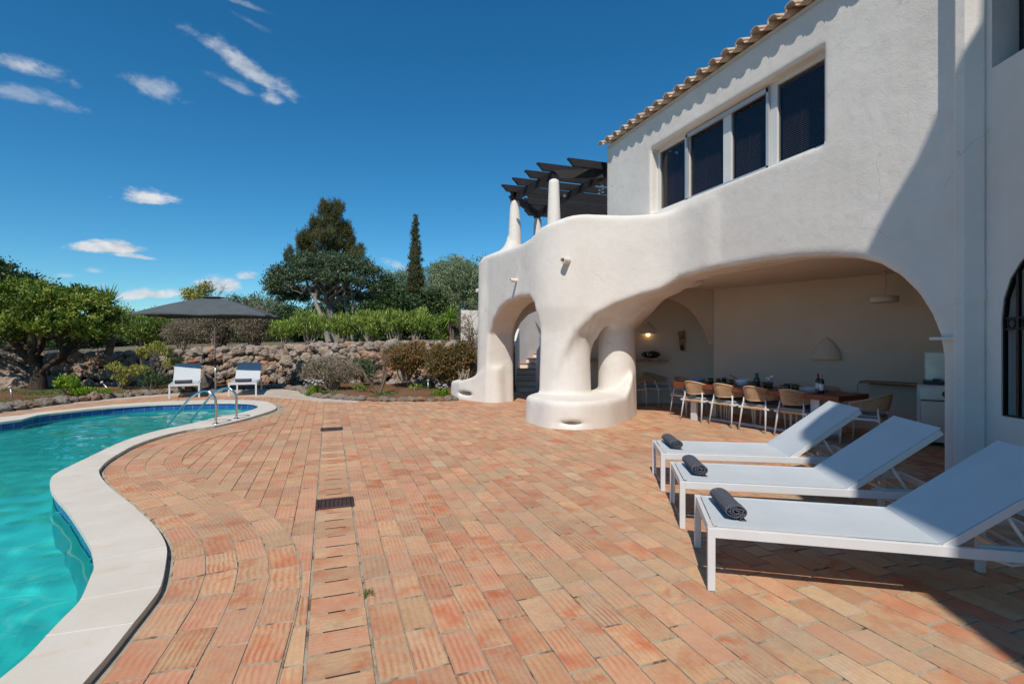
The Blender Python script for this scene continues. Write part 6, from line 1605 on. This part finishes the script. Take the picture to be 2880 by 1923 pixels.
# cypress
b1 = gz(1169, 29, 1.6); t = treeroot('cypress_tree', 'slender dark cypress spire standing between the carob and the villa', 'tree', b1); m = MB(); limb(m, b1, D(1166, 640, 29), .16, .04, .01); m.build('trunk', M['bark_brown'], t)
bl_ = []
for (yy, hw_) in ((622, 3), (640, 6.5), (665, 9), (695, 11), (725, 14), (755, 16.5), (785, 18.5), (815, 19.5), (845, 19), (870, 17)):
    bl_.append(blobpx(1168 + rng.uniform(-1.5, 1.5), yy, 29, mpp(hw_ * 1.2, 29), mpp(hw_ * 1.2, 29), mpp(24, 29)))
leafobj('crown', crown(bl_, 900, 26, .10, .11, .035, up=2.2, inner=.2, tone=(.42, .28), shell=(.7, 1.08), ax_out=.2), M['leaf_cypress'], t)
# slender yellowing tree behind the parasol
b1 = gz(600, 26, 1.4); t = treeroot('young_tree', 'thin yellow leaved tree showing just above the parasol top', 'tree', b1); m = MB(); limb(m, b1, D(585, 850, 26), .08, .04, .05)
for (px, py) in ((520, 830), (545, 805), (575, 800), (600, 815), (630, 820), (645, 812), (655, 840)): twigs(m, D(585, 860, 26), D(px, py, 26) - D(585, 860, 26), D(585, 860, 26).z * 0 + .62, .014, 3, .5, 3, 4)
m.build('trunk', M['bark_pale'], t); leafobj('crown', crown([blobpx(535, 828, 26, .42, .4, .3), blobpx(575, 812, 26, .42, .4, .32), blobpx(560, 840, 26, .5, .4, .3)], 150, 12, .2, .12, .07), M['leaf_yel'], t)
# low white wall + arch of bare rose
p0 = D(1296, 960, 18.4); p1 = D(1385, 960, 18.8); z0, z1 = 1.2, D(1300, 872, 18.4).z; m = MB(); m.prism([(p0.x, p0.y), (p1.x, p1.y), (p1.x + .1, p1.y + .3), (p0.x + .1, p0.y + .3)], z0, z1); o = m.build('garden_wall', M['stucco'], bevel=.02); tag(o, 'low white rendered wall on the upper terrace left of the villa', 'wall')
bush('climbing_shrub', 'thin bare climber against the left villa pillar, before the low white wall', 1292, 1350, 880, 1055, 16.2, 'leaf_rust', 40, 14, .14, .06, .035, .5, 'bark_brown', None, 2, 12, bare=3)
# ---------------- flower bed plants
bush('dry_bush', 'grey brown wispy bush beside the white flowers in the red bed', 858, 1005, 1005, 1100, 15.7, 'leaf_dry', 520, 26, .13, .075, .022, .05, 'bark_pale', None, 3, 26, bare=2, up=1.0, tone=(.55, .25))
bush('green_bush', 'small dark green bush behind the twisted bare branches', 985, 1062, 1005, 1085, 17, 'leaf_carob', 240, 24, .10, .05, .03, .05, 'bark_brown', None, 2, 8)
bush('rusty_bush', 'bush with rust brown leaves right of the twisted bare branches', 1078, 1205, 965, 1100, 16.4, 'leaf_rust', 620, 26, .12, .062, .036, .3, 'bark_brown', None, 3, 18, bare=1)
bush('rusty_bush', 'rounded bush of green and rust leaves at the villa end of the red bed', 1200, 1328, 968, 1100, 15.9, 'leaf_rust', 850, 28, .12, .062, .036, .05, 'bark_brown', None, 3, 16, tone=(.40, .3))
bush('dead_shrub', 'leafless dark shrub in the parasol shadow at the left of the red bed', 775, 860, 1040, 1092, 17.4, 'leaf_dry', 0, 0, 0, 0, 0, .05, 'bark_brown', None, 2, 16, bare=3)
b1 = G(1068, 1106, .08); t = treeroot('dead_shrub', 'twisted leafless shrub with pale bent branches in the middle of the red bed', 'shrub', b1); m = MB(); Zd = b1.x * s_ + b1.y * c_
def brc(pts, r0): m.tube(catmull([D(a, b, Zd + dz) if i else b1 for i, (a, b, dz) in enumerate(pts)], 4), [r0 * (1 - .8 * k / ((len(pts) - 1) * 4)) for k in range((len(pts) - 1) * 4 + 1)], 7, caps=False)
brc([(1068, 1106, 0), (1050, 1085, 0), (1032, 1065, -.1), (1022, 1045, 0), (1000, 1035, .1), (975, 1028, .2)], .038); brc([(1068, 1106, 0), (1078, 1080, 0), (1086, 1050, 0), (1080, 1015, .1), (1095, 1000, .1), (1108, 985, .1), (1109, 975, .1)], .04)
brc([(1068, 1106, 0), (1036, 1078, .2), (1010, 1080, .2), (985, 1076, .2)], .02); brc([(1068, 1106, 0), (1078, 1080, .1), (1062, 1072, .1), (1056, 1066, .1)], .02); brc([(1068, 1106, 0), (1084, 1040, 0), (1050, 1010, -.2), (1000, 1012, -.3)], .02); brc([(1068, 1106, 0), (1086, 1030, 0), (1110, 998, .1), (1140, 992, .1)], .018); brc([(1068, 1106, 0), (1080, 1035, 0), (1082, 1005, 0), (1070, 993, 0)], .016)
for k in range(16):
    twigs(m, D(rng.uniform(985, 1120), rng.uniform(990, 1050), Zd + rng.uniform(-.2, .2)), Vector((rng.gauss(0, 1), rng.gauss(0, .5), rng.uniform(.2, 1))), .22, .008, 2, .7, 2, 3)
m.build('branches', M['bark_brown'], t)
def flowerclump(lab, px, py, wpx, Z, hgt, petals='petal', n=28, leafm='leaf_bright'):
    base = gz(px, Z, .06); hw_ = mpp(wpx, Z) / 2; t = treeroot('flower_clump', lab, 'flowers', base); leafobj('foliage', crown([(base.x, base.y, .12, hw_, hw_ * .8, hgt * .55)], 60, 22, .05, .06, .018, up=1.2), M[leafm], t)
    m = MB()
    for k in range(n):
        a = rng.uniform(0, 6.28); r_ = rng.uniform(0, 1) ** .6 * hw_; q = base + Vector((math.cos(a) * r_, math.sin(a) * r_ * .8, hgt * rng.uniform(.65, 1.15))); m.lathe([(.0, .0), (.038, .010), (.0, .018)], q, 8)
    m.build('blossoms', M[petals], t)
flowerclump('clump of white daisies at the left corner of the red bed', 882, 1085, 56, 14.6, .36, n=60); flowerclump('small clump of white daisies before the planter at the villa', 1240, 1100, 46, 14.3, .28, n=20)
flowerclump('few lilac flowers at the foot of the rounded rusty bush', 1208, 1072, 34, 16, .45, 'lilac', 7, 'leaf_dark')
bush('low_plant', 'tiny green plant on the red soil before the twisted shrub', 1150, 1180, 1075, 1100, 15.2, 'leaf_oleander', 22, 14, .05, .05, .016, .05, 'bark_pale', None, 1, 3); bush('low_plant', 'small green weed beside the grey brown wispy bush', 995, 1030, 1078, 1104, 15, 'leaf_oleander', 34, 16, .06, .04, .02, .03, 'bark_pale', None, 1, 4)
# grey cactus like plant by pillar
b1 = gz(1305, 14.9, .3); t = treeroot('pale_succulent', 'pale grey branching succulent by the planter wall', 'plant', b1); m = MB()
for k in range(12): a = rng.uniform(0, 6.28); e_ = b1 + Vector((math.cos(a) * .16, math.sin(a) * .16, rng.uniform(.25, .5))); limb(m, b1 - Vector((0, 0, .25)), e_, .035, .02, .2, 4, 6)
m.build('stems', M['bark_pale'], t)
# ---------------- left bed plants
def euph(lab, tufts, base, st='bark_pale', mat='leaf_bright'):
    t = treeroot('euphorbia', lab, 'plant', base); m = MB(); parts = []
    for (p, r_) in tufts: limb(m, base, p, .022, .014, .1, 4, 6); parts.append(crown([(p.x, p.y, p.z, r_, r_, r_ * .6)], 26, 14, .05, .09, .022, up=.9, inner=.2, tone=(.6, .25)))
    m.build('stems', M[st], t); leafobj('foliage', joinvq(parts), M[mat], t)
Ze = 13.9; euph('bright green tufted plant on one pale stem in the left garden', [(D(176, 1066, Ze), .13), (D(166, 1078, Ze), .13), (D(202, 1068, Ze), .17), (D(212, 1078, Ze), .14), (D(188, 1080, Ze), .13)], G(195, 1112))
euph('low bright green rosettes right of the stemmed tufted plant', [(D(215, 1098, Ze), .12), (D(240, 1098, Ze), .15), (D(262, 1100, Ze), .15), (D(300, 1101, Ze), .09), (D(228, 1102, Ze), .12)], G(240, 1112))
Zs = 15.6; euph('shrub with yellow green leaf tufts in the shade left of the garden loungers', [(D(320, 1030, Zs), .22), (D(345, 1040, Zs), .25), (D(365, 1048, Zs), .2), (D(390, 1035, Zs), .22), (D(405, 1040, Zs), .2), (D(330, 1060, Zs), .2), (D(350, 1070, Zs), .16)], G(340, 1102), mat='leaf_yel')
euph('tall slender stemmed plant with yellow green top beside the left garden lounger', [(D(428, 978, 15.8), .2), (D(450, 984, 15.8), .24), (D(470, 990, 15.8), .2), (D(480, 1022, 15.8), .25), (D(500, 1012, 15.8), .2), (D(395, 985, 15.8), .15), (D(440, 972, 15.8), .2), (D(405, 995, 15.8), .2)], G(425, 1098), mat='leaf_yel')
bush('dark_bush', 'low dark bush at the foot of the slender stemmed plant', 395, 470, 1040, 1098, 15.2, 'leaf_dark', 90, 20, .10, .08, .02, .02, 'bark_pale', None, 2, 8)
# garden spot lights
def spike(px, py, Z, lab, tilt):
    p = gz(px, Z, 0); t = thing('garden_light', lab, 'garden light', (p.x, p.y, 0), 0, 'spiked garden lights'); m = MB(); e_ = Vector((tilt * .25, 0, .36)); m.tube([(0, 0, -.05), e_], .018, 8); m.build('spike', M['pole'], t, False); m = MB(); m.tube([e_, e_ * 1.12], [.035, .04], 10); m.build('lamp_head', M['white_lamp'], t, False)
spike(36, 1122, 13.3, 'slim metal garden light at the far left of the garden', -.2); spike(324, 1105, 14.9, 'leaning pale garden light behind the edging stones of the left garden', -1.2); spike(1204, 1100, 15.6, 'small garden light standing in the red flower bed', 0); spike(904, 985, 18.2, 'small garden light on top of the stone wall', 0)
# ground cover
pts = []
for k in range(16000):
    px = rng.uniform(-250, 560); Z = rng.uniform(11.5, 16.6); p = gz(px, Z, .05); f = noise.noise(Vector((p.x * .9, p.y * .9, 3)))
    yl = 961.5 + 1440 * H / Z
    ok = inpoly(p.x, p.y, [(q.x, q.y) for q in EL] + [(WLP[5].x, WLP[5].y), (WLP[2].x, WLP[2].y), (WLP[1].x, WLP[1].y)])
    if ok and f > -.22: pts.append((p.x, p.y, .07))
for k in range(2500):
    px = rng.uniform(865, 1285); Z = rng.uniform(14.3, 17.6); p = gz(px, Z, .05)
    if noise.noise(Vector((p.x * 1.1, p.y * 1.1, 8))) > .12: pts.append((p.x, p.y, .09))
P = np.array(pts); P = np.repeat(P, 3, 0) + nrg.normal(size=(len(P) * 3, 3)) * np.array([.05, .05, .012]); ax = unit(len(P)) * .6 + np.array([0, 0, .7]); V_, Q_ = leafquads(P, ax, unit(len(P)), .09, .02)
o = npmesh('weeds', V_, Q_, M['grass'], None, (0, 0, 0), False, np.repeat(nrg.random(len(P)), 4)); tag(o, 'short weeds and clover covering the garden soil', 'weeds', kind='stuff')
pts = []
for k in range(22000):
    px = rng.uniform(-300, 1340); dd = rng.random() ** 1.5 * 6; i = rng.uniform(.8, len(wl) - 1.6); p, h_ = wl_line(i); d = Vector((p.x, p.y, 0)).normalized(); q = p + d * (dd + .1)
    if noise.noise(Vector((q.x * .7, q.y * .7, 2))) > -.1: pts.append((q.x, q.y, th(q.x, q.y, h_ - .04)))
P = np.array(pts); P = np.repeat(P, 2, 0) + nrg.normal(size=(len(P) * 2, 3)) * np.array([.08, .08, .02]); ax = unit(len(P)) * .5 + np.array([0, 0, .8]); V_, Q_ = leafquads(P, ax, unit(len(P)), .15, .025)
o = npmesh('dry_grass', V_, Q_, M['leaf_dry'], None, (0, 0, 0), False, np.repeat(nrg.random(len(P)), 4)); tag(o, 'dry grass and scrub covering the ground above the stone wall', 'grass', kind='stuff')
for k, (px, py, lb) in enumerate(((342, 1268, 'little weed growing at the edge of the pale pool coping'), (1031, 1672, 'little weed sprouting beside the drain strip in the near bricks'))):
    p = G(px, py, .01); t = treeroot('weed_tuft', lb, 'weed', p); nn = 34; C = np.tile(np.array([p.x, p.y, p.z + .015]), (nn, 1)) + nrg.normal(size=(nn, 3)) * np.array([.02, .02, .004]); ax = unit(nn) * .9 + np.array([0, 0, .6]); V_, Q_ = leafquads(C, ax, unit(nn), .055, .006)
    npmesh('blades', V_, Q_, M['grass'], t, tuple(p), False, np.repeat(nrg.random(nn), 4))
# ================================================================= CAMERA, SUN, SKY
cam = bpy.data.cameras.new('camera'); co = bpy.data.objects.new('camera', cam); COL.objects.link(co); S.camera = co
cam.sensor_width = 36; cam.lens = 18.0; cam.clip_end = 3000; cam.clip_start = .05
co.location = (0, 0, H); co.rotation_euler = (math.pi / 2, 0, -YAW)
SUNV = Vector((.49, .872, -1.19)).normalized()          # the way the light travels
sl = bpy.data.lights.new('sun', 'SUN'); sl.energy = SUN_E; sl.angle = R(.53); sl.cycles.is_caustics_light = True; sl.color = (1, .925, .82)
so = bpy.data.objects.new('sun', sl); COL.objects.link(so); so.rotation_euler = SUNV.to_track_quat('-Z', 'Y').to_euler(); so.location = (-10, -15, 20)
w = bpy.data.worlds.new('World'); S.world = w; w.use_nodes = True; nt = w.node_tree; nt.nodes.clear()
sky = nt.nodes.new('ShaderNodeTexSky'); sky.sky_type = 'NISHITA'; sky.sun_disc = False
sky.sun_elevation = math.asin(-SUNV.z); sky.sun_rotation = math.atan2(-SUNV.x, -SUNV.y)
sky.air_density = 1.0; sky.dust_density = .0; sky.ozone_density = 4.5; sky.altitude = 100
hs = nt.nodes.new('ShaderNodeHueSaturation'); hs.inputs['Saturation'].default_value = SKY_SAT; hs.inputs['Value'].default_value = 1.0; flt = nt.nodes.new('ShaderNodeMix'); flt.data_type = 'RGBA'; flt.blend_type = 'MULTIPLY'; flt.inputs[0].default_value = 1; flt.inputs[7].default_value = (.67, .955, 1.02, 1); nt.links.new(sky.outputs[0], flt.inputs[6]); nt.links.new(flt.outputs[2], hs.inputs['Color'])
tc = nt.nodes.new('ShaderNodeTexCoord')
def wm(op, a, b=0.0, c2=None):
    x = nt.nodes.new('ShaderNodeMath'); x.operation = op
    for i, v_ in enumerate((a, b) if c2 is None else (a, b, c2)):
        if isinstance(v_, bpy.types.NodeSocket): nt.links.new(v_, x.inputs[i])
        else: x.inputs[i].default_value = v_
    return x.outputs[0]
def wdot(v_):
    x = nt.nodes.new('ShaderNodeVectorMath'); x.operation = 'DOT_PRODUCT'; nt.links.new(tc.outputs['Generated'], x.inputs[0]); x.inputs[1].default_value = v_; return x.outputs['Value']
mp = nt.nodes.new('ShaderNodeMapping'); mp.inputs[3].default_value = (1, 1, 1.9); nt.links.new(tc.outputs['Generated'], mp.inputs[0])
def wnoise(sc, det, ro, di=0):
    x = nt.nodes.new('ShaderNodeTexNoise'); nt.links.new(mp.outputs[0], x.inputs['Vector']); x.inputs['Scale'].default_value = sc; x.inputs['Detail'].default_value = det; x.inputs['Roughness'].default_value = ro; x.inputs['Distortion'].default_value = di; return x.outputs['Fac']
n1 = wnoise(11, 8, .62, .3); n2 = wnoise(34, 6, .6, .2)
nn = wm('ADD', wm('MULTIPLY', wm('SUBTRACT', n1, .5), 2.6), wm('MULTIPLY', wm('SUBTRACT', n2, .5), 1.3))
# individual clouds: direction, angular half size, tilt, opacity
CL = [(75, 190, 120, 34, 20, .62), (55, 268, 115, 24, 15, .38), (412, 240, 62, 30, 22, .45), (690, 190, 105, 34, 36, .62), (650, 240, 60, 14, 28, .30), (764, 278, 30, 22, 5, .6), (418, 563, 70, 26, 5, .95), (310, 700, 92, 20, 2, 1.0), (380, 722, 60, 9, 9, .75),
      (268, 762, 28, 9, 5, .45), (430, 830, 105, 19, -3, .85), (620, 806, 62, 24, 0, .8), (702, 778, 34, 14, 0, .75), (1118, 750, 34, 22, 20, .7), (700, 18, 55, 10, 20, .25), (705, 62, 40, 12, 30, .16), (190, 775, 30, 8, 0, .3), (275, 800, 40, 8, 0, .25)]
acc = None
for (px, py, a, b, tl, op) in CL:
    d0 = ray(px, py).normalized(); e1_ = (ray(px + 5, py).normalized() - d0).normalized(); e2_ = (ray(px, py - 5).normalized() - d0).normalized()
    e2_ = (e2_ - e1_ * e1_.dot(e2_)).normalized(); k1 = (ray(px + 5, py).normalized() - d0).length / 5; k2 = (ray(px, py - 5).normalized() - d0).length / 5
    ct, sn = math.cos(R(tl)), math.sin(R(tl)); a *= 1.22; b *= 1.3; u = (e1_ * ct - e2_ * sn) / (a * (k1 * ct + k2 * abs(sn))); v_ = (e1_ * sn + e2_ * ct) / (b * k2 * 1.0)
    p1 = wm('SUBTRACT', wdot(u), d0.dot(u)); p2 = wm('SUBTRACT', wdot(v_), d0.dot(v_))
    p2 = wm('MULTIPLY', p2, wm('ADD', 1.0, wm('MULTIPLY', wm('LESS_THAN', p2, 0.0), .9 if op > .6 else .3)))
    r2 = wm('SQRT', wm('ADD', wm('MULTIPLY', p1, p1), wm('MULTIPLY', p2, p2)))
    f_ = wm('ADD', wm('SUBTRACT', 1.0, r2), wm('MULTIPLY', nn, .8 if op > .7 else 1.15))
    mr = nt.nodes.new('ShaderNodeMapRange'); mr.interpolation_type = 'SMOOTHSTEP'; nt.links.new(f_, mr.inputs[0]); mr.inputs[1].default_value = .0; mr.inputs[2].default_value = .6 if op > .7 else 1.1; mr.inputs[3].default_value = 0; mr.inputs[4].default_value = op
    fr_ = wm('MULTIPLY', mr.outputs[0], wm('GREATER_THAN', wdot(d0), .5))
    acc = fr_ if acc is None else wm('MAXIMUM', acc, fr_)
cc_ = nt.nodes.new('ShaderNodeValToRGB'); nt.links.new(n2, cc_.inputs[0]); cc_.color_ramp.elements[0].position = .3; cc_.color_ramp.elements[0].color = (.50, .56, .64, 1); cc_.color_ramp.elements[1].position = .62; cc_.color_ramp.elements[1].color = (.80, .82, .84, 1)
mu = nt.nodes.new('ShaderNodeVectorMath'); mu.operation = 'SCALE'; nt.links.new(cc_.outputs[0], mu.inputs[0]); mu.inputs['Scale'].default_value = CLOUD_K
mx = nt.nodes.new('ShaderNodeMix'); mx.data_type = 'RGBA'; nt.links.new(acc, mx.inputs[0]); nt.links.new(hs.outputs[0], mx.inputs[6]); nt.links.new(mu.outputs[0], mx.inputs[7])
bg = nt.nodes.new('ShaderNodeBackground'); nt.links.new(mx.outputs[2], bg.inputs[0]); bg.inputs[1].default_value = SKY_K
wo_ = nt.nodes.new('ShaderNodeOutputWorld'); nt.links.new(bg.outputs[0], wo_.inputs[0])
S.view_settings.view_transform = 'Standard'; S.view_settings.look = 'None'; S.view_settings.exposure = EXPO; S.view_settings.gamma = 1; S.view_settings.use_curve_mapping = False
S.render.engine = 'CYCLES'; cy = S.cycles; cy.use_denoising = True
try: cy.denoiser = 'OPENIMAGEDENOISE'
except Exception: pass
cy.max_bounces = 9; cy.diffuse_bounces = 6; cy.glossy_bounces = 3; cy.transmission_bounces = 4; cy.transparent_max_bounces = 40; cy.volume_bounces = 0
cy.caustics_reflective = False; cy.caustics_refractive = True; cy.use_adaptive_sampling = True; cy.adaptive_threshold = .015; cy.sample_clamp_indirect = 6
